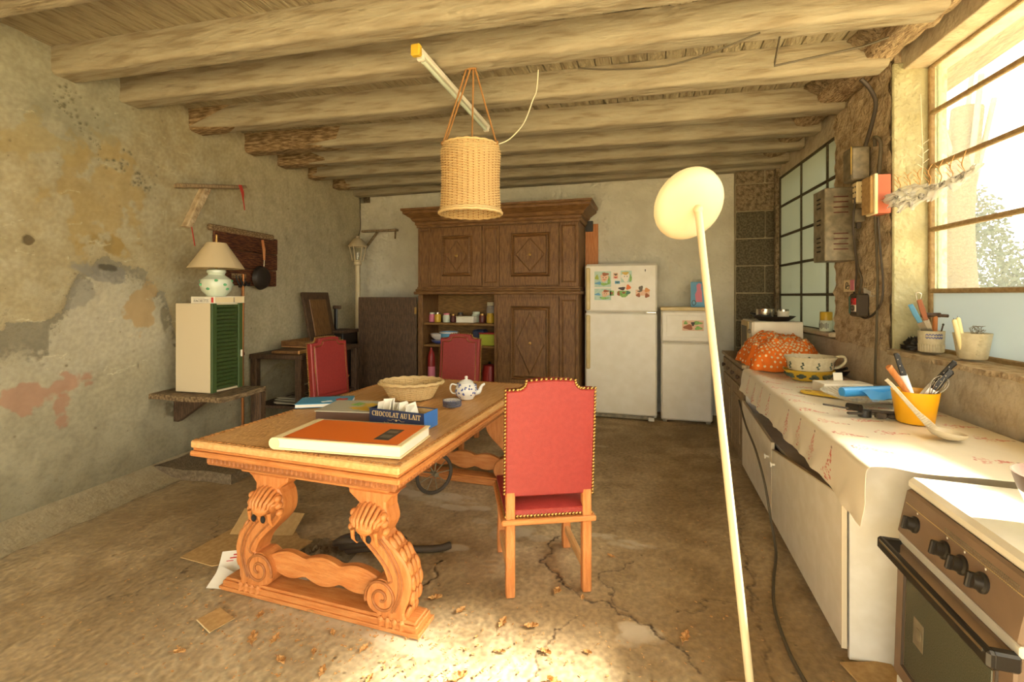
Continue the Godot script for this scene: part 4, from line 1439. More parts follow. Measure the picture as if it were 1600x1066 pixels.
func build_fridges() -> void:
	var f := thing("fridge_freezer", "tall cream fridge with stickers on its freezer door", "fridge", Vector3(-0.34, 0, -5.9))
	var s := st()
	box(s, Vector3(0, 0.96, -0.22), Vector3(0.84, 1.86, 0.38), 0.01)
	obj("cabinet", s, M.white_enamel, f)
	s = st()
	box(s, Vector3(0, 1.59, 0), Vector3(0.85, 0.575, 0.07), 0.018)
	var fd := obj("freezer_door", s, M.white_enamel, f)
	s = st()
	box(s, Vector3(0, 0.675, 0), Vector3(0.85, 1.235, 0.07), 0.018)
	var rd := obj("fridge_door", s, M.white_enamel, f)
	bx("handle", Vector3(-0.385, 1.58, 0.045), Vector3(0.05, 0.52, 0.035), M.yellowed_plastic, fd, 0.012)
	bx("handle", Vector3(-0.385, 0.93, 0.045), Vector3(0.05, 0.66, 0.035), M.yellowed_plastic, rd, 0.012)
	bx("hinge", Vector3(0.36, 1.298, 0.03), Vector3(0.11, 0.012, 0.03), M.chrome, f)
	bx("grille", Vector3(0, 0.03, -0.02), Vector3(0.78, 0.04, 0.04), M.grey_metal, f)
	for e in [-0.36, 0.36]:
		bx("foot", Vector3(e, 0.02, -0.02), Vector3(0.07, 0.04, 0.08), M.white_enamel, f)
	# stickers: small sheets with bright blobs
	var st_card := func(called: String, label: String, x: float, y: float, w: float, h: float, base: Material, blobs: Array, parent: Node3D, zz := 0.036) -> void:
		var o := Node3D.new()
		o.name = numbered(called)
		add_child(o)
		o.position = parent.position + Vector3(x, y, zz)
		tag(o, label, "sticker", "stickers on the fridge doors")
		bx("sheet", Vector3.ZERO, Vector3(w, h, 0.002), base, o, 0.0)
		for q in blobs:
			var c := st()
			var n := 14
			var poly := []
			for i in n:
				var a := TAU * i / n
				var r: float = 1.0 + 0.22 * sin(a * 3 + q[0] * 40.0)
				poly.append(Vector2(q[0] + cos(a) * q[2] * r, q[1] + sin(a) * q[3] * r))
			prism(c, poly, 0.001, 0.0016 + q[5] * 0.0003)
			obj("print", c, q[4], o)
	mat("pale_aqua", [C(172, 198, 176), C(186, 208, 186)], 6, Vector3.ONE * 4, 0.5)
	mat("leaf_green", [C(110, 160, 80), C(150, 190, 90)], 6, Vector3.ONE * 6, 0.5)
	mat("peach", [C(222, 178, 140), C(228, 190, 156)], 6, Vector3.ONE * 4, 0.5)
	var A: Material = M.pale_aqua
	var P: Material = M.peach
	var G: Material = M.leaf_green
	st_card.call("sticker", "aqua sticker at the top left of the freezer door", -0.21, 1.70, 0.20, 0.19, A, [[0.02, 0.015, 0.05, 0.045, P, 1], [0.03, 0.06, 0.04, 0.02, M.terracotta, 2], [-0.07, 0.02, 0.022, 0.03, M.lime, 1], [-0.05, -0.05, 0.04, 0.018, M.sky_blue, 1], [0.075, -0.02, 0.016, 0.05, G, 1], [0.02, -0.06, 0.05, 0.016, G, 2], [0.005, 0.02, 0.006, 0.006, M.dark_ink, 3], [0.04, 0.02, 0.006, 0.006, M.dark_ink, 3], [0.02, -0.005, 0.02, 0.004, M.red_ink, 3]], f)
	st_card.call("sticker", "aqua sticker below the top left one on the freezer door", -0.21, 1.515, 0.20, 0.14, A, [[0.03, 0.005, 0.045, 0.035, P, 1], [0.04, 0.04, 0.035, 0.016, M.terracotta, 2], [-0.06, 0.0, 0.035, 0.014, M.sky_blue, 1], [0.02, -0.045, 0.06, 0.014, G, 2], [0.02, 0.008, 0.005, 0.005, M.dark_ink, 3], [0.045, 0.008, 0.005, 0.005, M.dark_ink, 3]], f)
	st_card.call("sticker", "aqua sticker with a cream face right of the first", 0.07, 1.73, 0.13, 0.14, A, [[-0.01, -0.01, 0.048, 0.05, M.white_paper, 1], [-0.01, 0.04, 0.04, 0.018, M.mustard, 2], [0.05, -0.02, 0.014, 0.045, G, 1], [-0.02, 0.0, 0.005, 0.007, M.dark_ink, 3], [0.01, 0.0, 0.005, 0.007, M.dark_ink, 3]], f)
	st_card.call("sticker", "tiny peach sticker between the two upper aqua ones", -0.055, 1.74, 0.055, 0.07, P, [[0, 0.015, 0.02, 0.012, M.grey_cover, 1], [0, -0.02, 0.02, 0.008, M.red_ink, 1]], f)
	st_card.call("sticker", "small blue sticker under the tiny peach one", -0.035, 1.66, 0.06, 0.035, M.sky_blue, [[0, 0, 0.022, 0.01, M.teal, 1]], f)
	st_card.call("sticker", "green and orange sticker in the middle of the freezer door", 0.04, 1.555, 0.17, 0.14, M.white_paper, [[0, -0.03, 0.075, 0.04, G, 1], [0.055, 0.045, 0.028, 0.03, M.orange_cover, 2], [-0.02, 0.03, 0.04, 0.02, M.dark_ink, 2], [0.05, -0.02, 0.025, 0.02, M.teal, 3], [0.0, -0.02, 0.02, 0.012, M.terracotta, 3], [-0.06, -0.03, 0.016, 0.03, M.terracotta, 3]], f)
	st_card.call("sticker", "small green sticker left of the middle one", -0.10, 1.53, 0.05, 0.06, G, [[0, 0, 0.015, 0.014, M.terracotta, 1]], f)
	st_card.call("sticker", "peach vehicle shaped sticker at the right of the freezer door", 0.26, 1.535, 0.16, 0.07, P, [[-0.05, -0.03, 0.024, 0.024, M.terracotta, 1], [0.05, -0.035, 0.026, 0.026, M.terracotta, 1], [0.05, 0.03, 0.03, 0.025, M.peach_wood, 1], [-0.02, 0.05, 0.024, 0.034, M.grey_cover, 1], [-0.04, 0.015, 0.02, 0.01, M.grey_cover, 2]], f)
	st_card.call("sticker", "tiny dark mark at the top right of the freezer door", 0.29, 1.80, 0.02, 0.04, M.white_enamel, [[0.0, 0.0, 0.006, 0.016, M.dark_ink, 1]], f)
	# small fridge
	f = thing("small_fridge", "short cream two-door fridge beside the tall one", "fridge", Vector3(0.415, 0, -5.93))
	s = st()
	box(s, Vector3(0, 0.67, -0.22), Vector3(0.56, 1.31, 0.38), 0.008)
	obj("cabinet", s, M.white_enamel, f)
	bx("top", Vector3(0, 1.343, -0.2), Vector3(0.58, 0.04, 0.45), M.yellowed_plastic, f, 0.008)
	s = st()
	box(s, Vector3(0, 1.135, 0), Vector3(0.57, 0.37, 0.06), 0.02)
	fd = obj("freezer_door", s, M.white_enamel, f)
	bx("door_panel", Vector3(0.0, 1.14, 0.032), Vector3(0.44, 0.26, 0.006), M.white_enamel, fd, 0.003)
	s = st()
	box(s, Vector3(0, 0.485, 0), Vector3(0.57, 0.915, 0.06), 0.02)
	obj("fridge_door", s, M.white_enamel, f)
	for e in [-0.24, 0.24]:
		bx("foot", Vector3(e, 0.015, -0.02), Vector3(0.05, 0.03, 0.06), M.grey_metal, f)
	st_card.call("sticker", "wide brown and green sticker on the small fridge", 0.07, 1.15, 0.235, 0.12, M.peach, [[-0.05, -0.02, 0.05, 0.03, M.terracotta, 1], [0.05, 0.03, 0.05, 0.02, G, 1], [0.06, -0.03, 0.04, 0.02, G, 2], [0.0, 0.02, 0.02, 0.024, M.dark_ink, 2], [-0.08, 0.03, 0.02, 0.02, G, 2]], f, 0.0365)
	# doll-sized pink and blue picture box on top of it
	var b := thing("toy_box", "blue picture box with a pink figure on the small fridge", "box", Vector3(0.555, 1.363, -6.05), -0.15)
	bx("carton", Vector3(0, 0.15, 0), Vector3(0.16, 0.30, 0.07), M.sky_blue, b, 0.003)
	s = st()
	prism(s, [Vector2(-0.02, 0.06), Vector2(0.05, 0.06), Vector2(0.045, 0.18), Vector2(0.035, 0.22), Vector2(0.04, 0.27), Vector2(0.01, 0.285), Vector2(-0.015, 0.26), Vector2(-0.01, 0.2), Vector2(-0.03, 0.15)], 0.035, 0.039)
	obj("print", s, M.pink, b)
	s = st()
	tube(s, spline([Vector3(-0.045, 0.02, 0.037), Vector3(-0.065, 0.05, 0.037), Vector3(-0.045, 0.08, 0.037), Vector3(-0.02, 0.05, 0.037)], 4, true), 0.004, 5, false, true)
	obj("print", s, M.dark_ink, b)

func build_counter() -> void:
	# far base cabinet with drawers under the microwave
	var c := thing("base_cabinet", "weathered grey wooden base cabinet under the microwave", "cabinet", Vector3(0.8, 0, -5.1))
	var s := st()
	box(s, Vector3(0.29, 0.43, -0.02), Vector3(0.58, 0.86, 1.18), 0.004)
	obj("body", s, M.grey_wood, c)
	bx("top", Vector3(0.28, 0.875, -0.02), Vector3(0.62, 0.03, 1.2), M.grey_wood, c, 0.006)
	for k in 2:
		var z0 := -0.3 + k * 0.56
		bx("drawer", Vector3(-0.008, 0.76, z0), Vector3(0.02, 0.15, 0.54), M.grey_wood, c, 0.006)
		var dr := bx("door", Vector3(-0.008, 0.37, z0), Vector3(0.02, 0.6, 0.54), M.grey_wood, c, 0.006)
		bx("raised_panel", Vector3(-0.02, 0.37, z0), Vector3(0.012, 0.42, 0.36), M.grey_wood, dr, 0.006)
		for dz in [-0.14, 0.14]:
			s = st()
			lathe(s, [Vector2(0, 0), Vector2(0.012, 0), Vector2(0.012, 0.012), Vector2(0.022, 0.018), Vector2(0.018, 0.032), Vector2(0, 0.034)], 12, Transform3D(Basis(Vector3(0, 0, 1), PI / 2), Vector3(-0.017, 0.76, z0 + dz)))
			obj("knob", s, M.dark_wood, c)
	# white base cabinet
	c = thing("base_cabinet", "white base cabinet with two sagging doors under the tablecloth", "cabinet", Vector3(0.78, 0, -3.3))
	s = st()
	box(s, Vector3(0.36, 0.41, 1.03), Vector3(0.70, 0.82, 0.02), 0.002)
	box(s, Vector3(0.36, 0.41, -1.14), Vector3(0.70, 0.82, 0.02), 0.002)
	box(s, Vector3(0.36, 0.06, -0.05), Vector3(0.68, 0.02, 2.16), 0.002)
	box(s, Vector3(0.70, 0.42, -0.05), Vector3(0.02, 0.82, 2.16), 0.002)
	box(s, Vector3(0.04, 0.03, -0.05), Vector3(0.02, 0.06, 2.16), 0.002)
	obj("body", s, M.white_panel, c)
	bx("worktop", Vector3(0.36, 0.836, -0.04), Vector3(0.72, 0.032, 2.24), M.peach_wood, c, 0.004)
	bx("inner_shelf", Vector3(0.36, 0.5, -0.05), Vector3(0.66, 0.02, 2.1), M.white_panel, c)
	for q in [[-0.11, 1.045, 0.50, 0.672], [-1.13, -0.13, 0.60, 0.54]]:
		var xf := Transform3D(Basis(Vector3(0, 0, 1), Vector3(0, 1, 0), Vector3(-1, 0, 0)), Vector3.ZERO)
		s = st()
		prism(s, [Vector2(q[0], 0.055), Vector2(q[1], 0.05), Vector2(q[1], q[3]), Vector2(q[0], q[2])], 0.003, 0.021, 0.002, xf)
		var d := obj("door", s, M.white_panel, c)
		s = st()
		prism(s, [Vector2(q[0], q[2]), Vector2(q[1], q[3]), Vector2(q[1], q[3] + 0.006), Vector2(q[0], q[2] + 0.006)], 0.002, 0.022, 0.0, xf)
		prism(s, [Vector2(q[1] + 0.0005, 0.05), Vector2(q[1] + 0.006, 0.05), Vector2(q[1] + 0.006, q[3] + 0.006), Vector2(q[1] + 0.0005, q[3] + 0.006)], 0.002, 0.022, 0.0, xf)
		obj("edge_strip", s, M.pale_board, d)
		var kz: float = q[0] + 0.07 if q[0] > -0.5 else q[1] - 0.07
		s = st()
		lathe(s, [Vector2(0, 0), Vector2(0.008, 0), Vector2(0.008, 0.014), Vector2(0.017, 0.02), Vector2(0.017, 0.028), Vector2(0, 0.031)], 12, Transform3D(Basis(Vector3(0, 0, 1), PI / 2), Vector3(-0.021, 0.43, kz)))
		obj("knob", s, M.white_enamel, d)
	# dark pans glimpsed in the gap over the doors
	for q in [[-2.85, 0.2, "dark frying pan glimpsed over the nearer white door"], [-3.15, 0.23, "dark pan glimpsed in the middle of the gap over the doors"], [-3.9, 0.25, "dark pan glimpsed over the farther white door"]]:
		var pan := thing("frying_pan", q[2], "pan", Vector3(1.08, 0.51, q[0]))
		s = st()
		lathe(s, [Vector2(0, 0), Vector2(0.14, 0), Vector2(0.19, 0.06), Vector2(0.185, 0.06), Vector2(0.135, 0.006), Vector2(0, 0.006)], 20)
		obj("body", s, M.pan_black, pan)
		s = st()
		tube(s, [Vector3(-0.17, 0.05, 0), Vector3(-0.24, 0.09, 0.03)], 0.012, 8)
		obj("handle", s, M.black_plastic, pan)
	# tablecloth: lies on the worktop and hangs over the front and the near end
	paint_cloth()
	var nz := noise(2.2, 91, 3)
	s = st()
	sheet(s, 150, 60, func(u: float, v: float) -> Vector3:
		var z := lerpf(-2.06, -4.50, u)
		var a := v * 1.02
		var drop := 0.17 + 0.03 * nz.get_noise_2d(z * 0.5, 3.0)
		var near := sm(-2.5, -2.1, z)
		drop = lerpf(drop, 0.21, near * 0.8)
		var r := 0.02
		var flat := 0.797
		var k := nz.get_noise_2d(z * 3, v * 3) * 0.004
		var p: Vector3
		var at := a * (flat + drop) / 1.02
		if at < flat - r:
			p = Vector3(1.57 + RT * (z + 2.6) * (1.0 - at / flat) - at, 0.856 + k * 0.5 * sm(0.0, 0.2, at), z)
		elif at < flat + r:
			var b := (at - flat + r) / (2 * r) * PI / 2
			p = Vector3(1.57 - flat + r - sin(b) * r, 0.856 - r + cos(b) * r, z)
		else:
			var dn := at - flat - r
			p = Vector3(1.57 - flat - dn * 0.12 - absf(nz.get_noise_2d(z * 0.9, dn * 0.8)) * dn * 0.22, 0.856 - r - dn, z + near * dn * 0.25)
		# soft rumpled roll just above the edge
		var lump := exp(-pow((at - flat + 0.06) / 0.07, 2.0)) * (0.012 + 0.02 * maxf(0.0, nz.get_noise_2d(z * 1.1, 9.0)))
		return p + Vector3(0, lump, 0), 0.0015)
	var cl := obj("tablecloth", s, M.tree_cloth)
	tag(cl, "cream oilcloth printed with small red trees over the worktop", "tablecloth")

func paint_cloth() -> void:
	var w := 1024
	var h := 512
	var d := PackedByteArray()
	d.resize(w * h * 3)
	for i in w * h:
		d[i * 3] = 234
		d[i * 3 + 1] = 223
		d[i * 3 + 2] = 198
	for r in 5:
		for k in 11:
			var cx := 50.0 + k * 94 + (47 if r % 2 else 0)
			var cy := 50.0 + r * 104 + rng.randf_range(-6, 6)
			if rng.randf() < 0.25:
				continue
			var red := C(206, 96, 76) if rng.randf() < 0.7 else C(216, 136, 110)
			for q in 60:
				var t := rng.randf()
				var wd := 25.0 * t * (0.6 + 0.4 * fmod(t * 3.0, 1.0))
				stamp(d, w, h, cx + rng.randf_range(-wd, wd), cy + 60 * (t - 0.5), rng.randf_range(1.5, 3.2), red, 0.75)
			stamp(d, w, h, cx, cy - 36, 4, C(120, 70, 50), 0.8)
			for q in 6:
				stamp(d, w, h, cx + rng.randf_range(-5, 5), cy + 34, 2.5, C(190, 70, 56), 0.8)
	tex_material("tree_cloth", d, w, h, 0.35)

func build_stove() -> void:
	var t := thing("cooker", "white cooker with a brown control panel and glass oven door", "cooker", Vector3(0.875, 0, -1.76), 0.0)
	t.rotation.z = -0.03
	var s := st()
	box(s, Vector3(0.33, 0.41, 0), Vector3(0.6, 0.78, 0.59), 0.006)
	var body := obj("body", s, M.white_enamel, t)
	s = st()
	box(s, Vector3(0.33, 0.822, 0), Vector3(0.66, 0.045, 0.60), 0.014)
	obj("lid", s, M.white_enamel, t)
	# sloping control panel
	var px := Transform3D(Basis(Vector3(0, 0, 1), -0.16), Vector3(0.012, 0.715, 0))
	s = st()
	box(s, Vector3(0, 0, 0), Vector3(0.05, 0.165, 0.60), 0.008, px)
	var pn := obj("control_panel", s, M.brown_enamel, t)
	bx("panel_line", px * Vector3(-0.0255, 0.035, 0), Vector3(0.002, 0.002, 0.56), M.gold_ink, pn, 0.0)
	s = st()
	for i in 44:
		for j in 3:
			box(s, Vector3(-0.0255, 0.05 - j * 0.008, -0.05 + i * 0.0072), Vector3(0.002, 0.004, 0.004), 0.0, px)
	obj("grille_dots", s, M.grey_metal, pn)
	for z in [-0.2, -0.03, 0.055, 0.145]:
		var kx := px * Transform3D(Basis(Vector3(0, 0, 1), PI / 2), Vector3(-0.025, -0.012, z))
		s = st()
		lathe(s, [Vector2(0.0, 0.0), Vector2(0.028, 0.0), Vector2(0.028, 0.006), Vector2(0.022, 0.01), Vector2(0.02, 0.03), Vector2(0, 0.032)], 18, kx)
		box(s, Vector3(0, 0.03, 0), Vector3(0.044, 0.02, 0.012), 0.003, kx)
		obj("knob", s, M.black_plastic, pn)
		bx("pointer", px * Vector3(-0.0265, 0.028, z), Vector3(0.002, 0.006, 0.004), M.white_paper, pn, 0.0)
	# oven door, glass and handle
	s = st()
	box(s, Vector3(-0.005, 0.62, 0), Vector3(0.03, 0.03, 0.59), 0.004)
	obj("trim_strip", s, M.white_enamel, t)
	s = st()
	box(s, Vector3(0.0, 0.37, 0), Vector3(0.05, 0.47, 0.58), 0.006)
	var door := obj("oven_door", s, M.brown_enamel, t)
	mat("oven_glass", [C(70, 72, 56), C(96, 96, 78)], 40, Vector3.ONE * 6, 0.15)
	s = st()
	box(s, Vector3(-0.026, 0.36, 0.0), Vector3(0.004, 0.31, 0.43), 0.002)
	obj("oven_window", s, M.oven_glass, door)
	s = st()
	panel_mould(s, -0.235, 0.235, 0.19, 0.53, 0.0, 0.012, 0.004)
	var fr := obj("window_frame", s, M.rubber, door)
	fr.rotation.y = -PI / 2
	fr.position = Vector3(-0.0255, 0, 0)
	s = st()
	lathe(s, [Vector2(0, 0), Vector2(0.02, 0), Vector2(0.02, 0.004), Vector2(0, 0.006)], 16, Transform3D(Basis(Vector3(0, 0, 1), PI / 2), Vector3(-0.027, 0.37, -0.13)))
	box(s, Vector3(-0.028, 0.37, -0.13), Vector3(0.002, 0.09, 0.06), 0.001)
	obj("oven_lamp", s, M.grey_metal, door)
	s = st()
	box(s, Vector3(-0.075, 0.59, 0), Vector3(0.022, 0.045, 0.60), 0.007)
	for e in [-0.285, 0.285]:
		box(s, Vector3(-0.045, 0.59, e), Vector3(0.06, 0.045, 0.03), 0.006)
	obj("handle", s, M.black_plastic, door)
	bx("handle_strip", Vector3(-0.0865, 0.603, 0), Vector3(0.002, 0.008, 0.56), M.chrome, door, 0.0)
	bx("drawer", Vector3(0.005, 0.075, 0), Vector3(0.04, 0.10, 0.58), M.white_enamel, t, 0.006)
	# bowl on the lid
	var b := thing("bowl", "white bowl with a dark brown rim on the cooker", "bowl", Vector3(1.115, 0.845, -1.665))
	s = st()
	lathe(s, [Vector2(0, 0), Vector2(0.06, 0), Vector2(0.065, 0.012), Vector2(0.095, 0.06), Vector2(0.112, 0.105)], 36)
	obj("body", s, M.white_glaze, b)
	s = st()
	lathe(s, [Vector2(0.112, 0.105), Vector2(0.126, 0.155), Vector2(0.122, 0.156), Vector2(0.108, 0.105), Vector2(0.055, 0.025), Vector2(0, 0.018)], 36)
	obj("rim", s, M.album_brown, b)
# ---------------------------------------------------------------- left side
func at_wall(z: float, y: float, off: float) -> Vector3:
	return Vector3(lx(z) + off, y, z)

func build_left_side() -> void:
	# slab shelf
	var t := thing("wall_shelf", "thick rough wooden slab shelf carrying the green shuttered cabinet", "shelf", at_wall(-3.0, 0.69, 0.0), LT * 0.6)
	var s := st()
	sheet(s, 20, 12, func(u: float, v: float) -> Vector3:
		return Vector3(0.72 * u - 0.02, -0.002 + 0.004 * sin(u * 9 + v * 5), 0.09 - 0.50 * v), 0.042)
	obj("slab", s, M.shelf_wood, t)
	s = st()
	prism(s, [Vector2(0, 0), Vector2(0.34, -0.01), Vector2(0.34, -0.05), Vector2(0.05, -0.24), Vector2(0.0, -0.24)], -0.18, -0.13, 0.006, Transform3D(Basis.IDENTITY, Vector3(0, -0.045, 0)))
	obj("bracket", s, M.dark_wood, t)
	bx("post", Vector3(0.68, -0.36, -0.36), Vector3(0.07, 0.64, 0.07), M.dark_wood, t, 0.006)
	# cabinet with green roller front
	t = thing("shutter_cabinet", "white sided cabinet with a dark green roller shutter front", "cabinet", Vector3(-3.60, 0.695, -3.20), 0.0)
	t.rotation.y = 0.03
	s = st()
	box(s, Vector3(-0.05, 0.37, 0.148), Vector3(0.37, 0.74, 0.016), 0.002)
	box(s, Vector3(-0.05, 0.37, -0.15), Vector3(0.37, 0.74, 0.016), 0.002)
	box(s, Vector3(-0.05, 0.732, 0), Vector3(0.37, 0.016, 0.30), 0.002)
	box(s, Vector3(-0.05, 0.008, 0), Vector3(0.37, 0.016, 0.30), 0.002)
	box(s, Vector3(-0.23, 0.37, 0), Vector3(0.01, 0.74, 0.30), 0.002)
	obj("carcass", s, M.pale_board, t)
	mat("shutter_green", [C(48, 64, 28), C(62, 82, 38)], 9, Vector3(4, 4, 4), 0.45)
	for e in [-0.134, 0.134]:
		bx("frame_rail", Vector3(0.136, 0.37, e), Vector3(0.022, 0.74, 0.046), M.green_slats, t)
	for i in 22:
		bx("slat", Vector3(0.132, 0.033 + i * 0.0325, 0), Vector3(0.014, 0.030, 0.225), M.shutter_green, t, 0.006)
	bx("handle", Vector3(0.15, 0.3, -0.137), Vector3(0.02, 0.06, 0.012), M.white_enamel, t, 0.003)
	# two thick books under the lamp
	t = thing("book", "thick white book with a red mark on its spine under the lamp", "book", Vector3(-3.575, 1.435, -3.17), 0.03)
	bx("pages", Vector3(0, 0.028, 0), Vector3(0.235, 0.048, 0.19), M.cream_paper, t, 0.002)
	s = st()
	box(s, Vector3(0, 0.003, 0), Vector3(0.25, 0.006, 0.2), 0.001)
	box(s, Vector3(0, 0.053, 0), Vector3(0.25, 0.006, 0.2), 0.001)
	box(s, Vector3(0, 0.028, 0.099), Vector3(0.25, 0.055, 0.006), 0.002)
	obj("cover", s, M.white_paper, t)
	text("lettering", "HACHETTE", 0.022, Vector3(-0.018, 0.021, 0.1025), Basis(), M.dark_ink, t, "Droid Serif")
	bx("title_line", Vector3(-0.04, 0.043, 0.1025), Vector3(0.12, 0.002, 0.001), M.dark_ink, t, 0.0)
	bx("spine_mark", Vector3(0.098, 0.028, 0.1025), Vector3(0.022, 0.042, 0.001), M.red_ink, t, 0.0)
	t = thing("book", "plain pinkish brown book lying behind the white one", "book", Vector3(-3.62, 1.435, -3.335), 0.06)
	bx("pages", Vector3(0, 0.03, 0), Vector3(0.29, 0.05, 0.11), M.cream_paper, t, 0.002)
	s = st()
	box(s, Vector3(0, 0.003, 0), Vector3(0.3, 0.006, 0.12), 0.001)
	box(s, Vector3(0, 0.057, 0), Vector3(0.3, 0.006, 0.12), 0.001)
	box(s, Vector3(0, 0.03, 0.059), Vector3(0.3, 0.06, 0.005), 0.002)
	obj("cover", s, M.pale_board, t)
	# lamp
	t = thing("table_lamp", "pale green flowered ceramic lamp with a wide beige shade", "lamp", Vector3(-3.575, 1.492, -3.20))
	s = st()
	lathe(s, [Vector2(0, 0), Vector2(0.07, 0), Vector2(0.075, 0.01), Vector2(0.11, 0.05), Vector2(0.125, 0.1), Vector2(0.115, 0.145), Vector2(0.075, 0.175), Vector2(0.062, 0.185), Vector2(0.066, 0.2), Vector2(0.072, 0.205), Vector2(0.072, 0.225), Vector2(0.06, 0.235), Vector2(0, 0.235)], 36)
	var base := obj("base", s, M.white_glaze, t)
	for i in 12:
		var a := i * 0.55 + 0.2
		var y := 0.1 + 0.04 * sin(i * 2.1)
		var r := 0.125 - absf(y - 0.1) * 0.28
		s = st()
		ball(s, Vector3(cos(a) * (r - 0.004), y, sin(a) * (r - 0.004)), Vector3(0.016, 0.012, 0.016), 8, 5)
		obj("painted_flower", s, M.green_glaze, base)
	s = st()
	tube(s, [Vector3(0, 0.235, 0), Vector3(0, 0.53, 0)], 0.01, 8)
	obj("stem", s, M.brass, t)
	s = st()
	lathe(s, [Vector2(0.215, 0.24), Vector2(0.075, 0.46), Vector2(0.071, 0.46), Vector2(0.21, 0.243), Vector2(0.215, 0.24)], 40)
	obj("shade", s, M.lamp_fabric, t)
	# copper pipe behind the cabinet
	t = thing("copper_pipe", "thin copper pipe rising on the wall behind the cabinet", "pipe", at_wall(-3.9, 0.0, 0.05))
	s = st()
	tube(s, [Vector3(0, 0.0, 0), Vector3(0, 0.8, 0.01), Vector3(0, 1.72, 0)], 0.014, 10)
	obj("tube", s, M.copper, t)
	for y in [0.9, 1.6]:
		bx("clip", Vector3(-0.02, y, 0), Vector3(0.05, 0.03, 0.04), M.dark_wood, t)
	# recess with brown boards, pan hanging in front
	t = thing("wall_panel", "dark reddish brown boards closing a niche behind the lamp", "panel", at_wall(-3.98, 1.86, 0.03), LT)
	for i in 3:
		bx("board", Vector3(0, -0.17 + i * 0.18, -0.02 + i * 0.005), Vector3(0.03 + 0.008 * (i % 2), 0.175, 0.84 + 0.03 * i), M.niche_wood, t, 0.008)
	bx("rough_top", Vector3(0.005, 0.29, 0.06), Vector3(0.05, 0.06, 0.9), M.rotten_wood, t, 0.015)
	bx("batten", Vector3(0.02, -0.1, 0.32), Vector3(0.03, 0.4, 0.06), M.niche_wood, t, 0.006)
	t = thing("frying_pan", "black frying pan hung by its wooden handle on the brown boards", "pan", at_wall(-4.13, 1.69, 0.115), LT)
	s = st()
	lathe(s, [Vector2(0, 0.035), Vector2(0.10, 0.035), Vector2(0.112, 0.025), Vector2(0.128, -0.01), Vector2(0.123, -0.01), Vector2(0.105, 0.022), Vector2(0, 0.028)], 32, Transform3D(Basis(Vector3(0, 0, 1), -PI / 2), Vector3(-0.03, 0, 0)))
	obj("body", s, M.pan_black, t)
	s = st()
	tube(s, [Vector3(0.0, 0.12, 0), Vector3(0.012, 0.2, 0.01)], 0.008, 8)
	obj("ferrule", s, M.steel, t)
	s = st()
	tube(s, [Vector3(0.012, 0.19, 0.01), Vector3(0.015, 0.3, 0.02), Vector3(0.005, 0.40, 0.03)], [0.011, 0.016, 0.013], 10)
	obj("handle", s, M.honey_wood_y, t)
	t = thing("tool", "small dark iron hooks on the wall beside the hanging pan", "hook", at_wall(-3.8, 1.60, 0.05), LT)
	s = st()
	for k in 3:
		tube(s, spline([Vector3(0, 0.1, -0.05 * k), Vector3(0.02, 0.03, -0.05 * k - 0.01), Vector3(0.04, 0.0, -0.05 * k - 0.03), Vector3(0.04, 0.04, -0.05 * k - 0.05)], 4), 0.007, 6)
	bx("plate", Vector3(-0.01, 0.1, -0.05), Vector3(0.015, 0.05, 0.2), M.rotten_wood, t)
	obj("hook", s, M.black_plastic, t)
	t.name = "wall_hooks"
	# bracket with red string near the beams
	t = thing("shelf_bracket", "plaster smeared wooden bracket with red string high on the left wall", "bracket", at_wall(-3.5, 2.50, 0.0), LT)
	t.rotation.x = 0.2
	s = st()
	box(s, Vector3(0.05, 0.03, -0.02), Vector3(0.10, 0.035, 0.78), 0.008)
	obj("rail", s, M.grey_wood, t)
	s = st()
	prism(s, [Vector2(-0.36, -0.32), Vector2(-0.30, -0.34), Vector2(0.0, 0.01), Vector2(-0.09, 0.02)], -0.01, 0.06, 0.008, Transform3D(Basis(Vector3.UP, -PI / 2), Vector3(0.05, 0, 0)))
	var br := obj("brace", s, M.pillar_plaster, t)
	br.scale.z = -1
	br.rotation.y = 0
	s = st()
	for k in 4:
		tube(s, spline([Vector3(0.1, 0.05, -0.33 + k * 0.012), Vector3(0.105, -0.03, -0.34 + k * 0.01), Vector3(0.1, -0.08 - k * 0.03, -0.33)], 4), 0.004, 5)
	tube(s, [Vector3(0.1, 0.0, -0.33), Vector3(0.1, -0.2, -0.325)], 0.005, 5)
	tube(s, [Vector3(0.07, -0.33, 0.32), Vector3(0.075, -0.5, 0.325)], 0.005, 5)
	obj("red_string", s, M.string_red, t)
	# stone step
	var o := thing("stone_slab", "dark stone slab lying on the floor against the left wall", "slab", Vector3(-3.60, 0, -3.21), 0.06)
	s = st()
	sheet(s, 20, 14, func(u: float, v: float) -> Vector3:
		return Vector3(lerpf(-0.40, 0.40, u), 0.085 + 0.006 * sin(u * 11) * cos(v * 7), lerpf(0.25, -0.25, v)), 0.085)
	obj("slab", s, M.stone, o)
	# workbench along the wall
	t = thing("workbench", "dark old workbench with drawers along the left wall", "workbench", at_wall(-4.64, 0, 0.33), LT)
	bx("top", Vector3(0, 0.86, 0), Vector3(0.62, 0.05, 1.2), M.dark_wood, t, 0.008)
	for z in [-0.56, 0.56]:
		for x in [-0.26, 0.26]:
			bx("leg", Vector3(x, 0.42, z), Vector3(0.07, 0.84, 0.07), M.dark_wood, t, 0.006)
	bx("apron", Vector3(0.28, 0.71, 0.28), Vector3(0.03, 0.26, 0.5), M.dark_wood, t, 0.006)
	bx("lower_shelf", Vector3(0, 0.33, 0), Vector3(0.56, 0.03, 1.12), M.dark_wood, t, 0.005)
	bx("front_post", Vector3(0.285, 0.42, 0.0), Vector3(0.045, 0.84, 0.045), M.grey_wood, t, 0.006)
	bx("cross_rail", Vector3(0.28, 0.52, 0.28), Vector3(0.03, 0.08, 0.5), M.dark_wood, t, 0.006)
	var place := t.transform
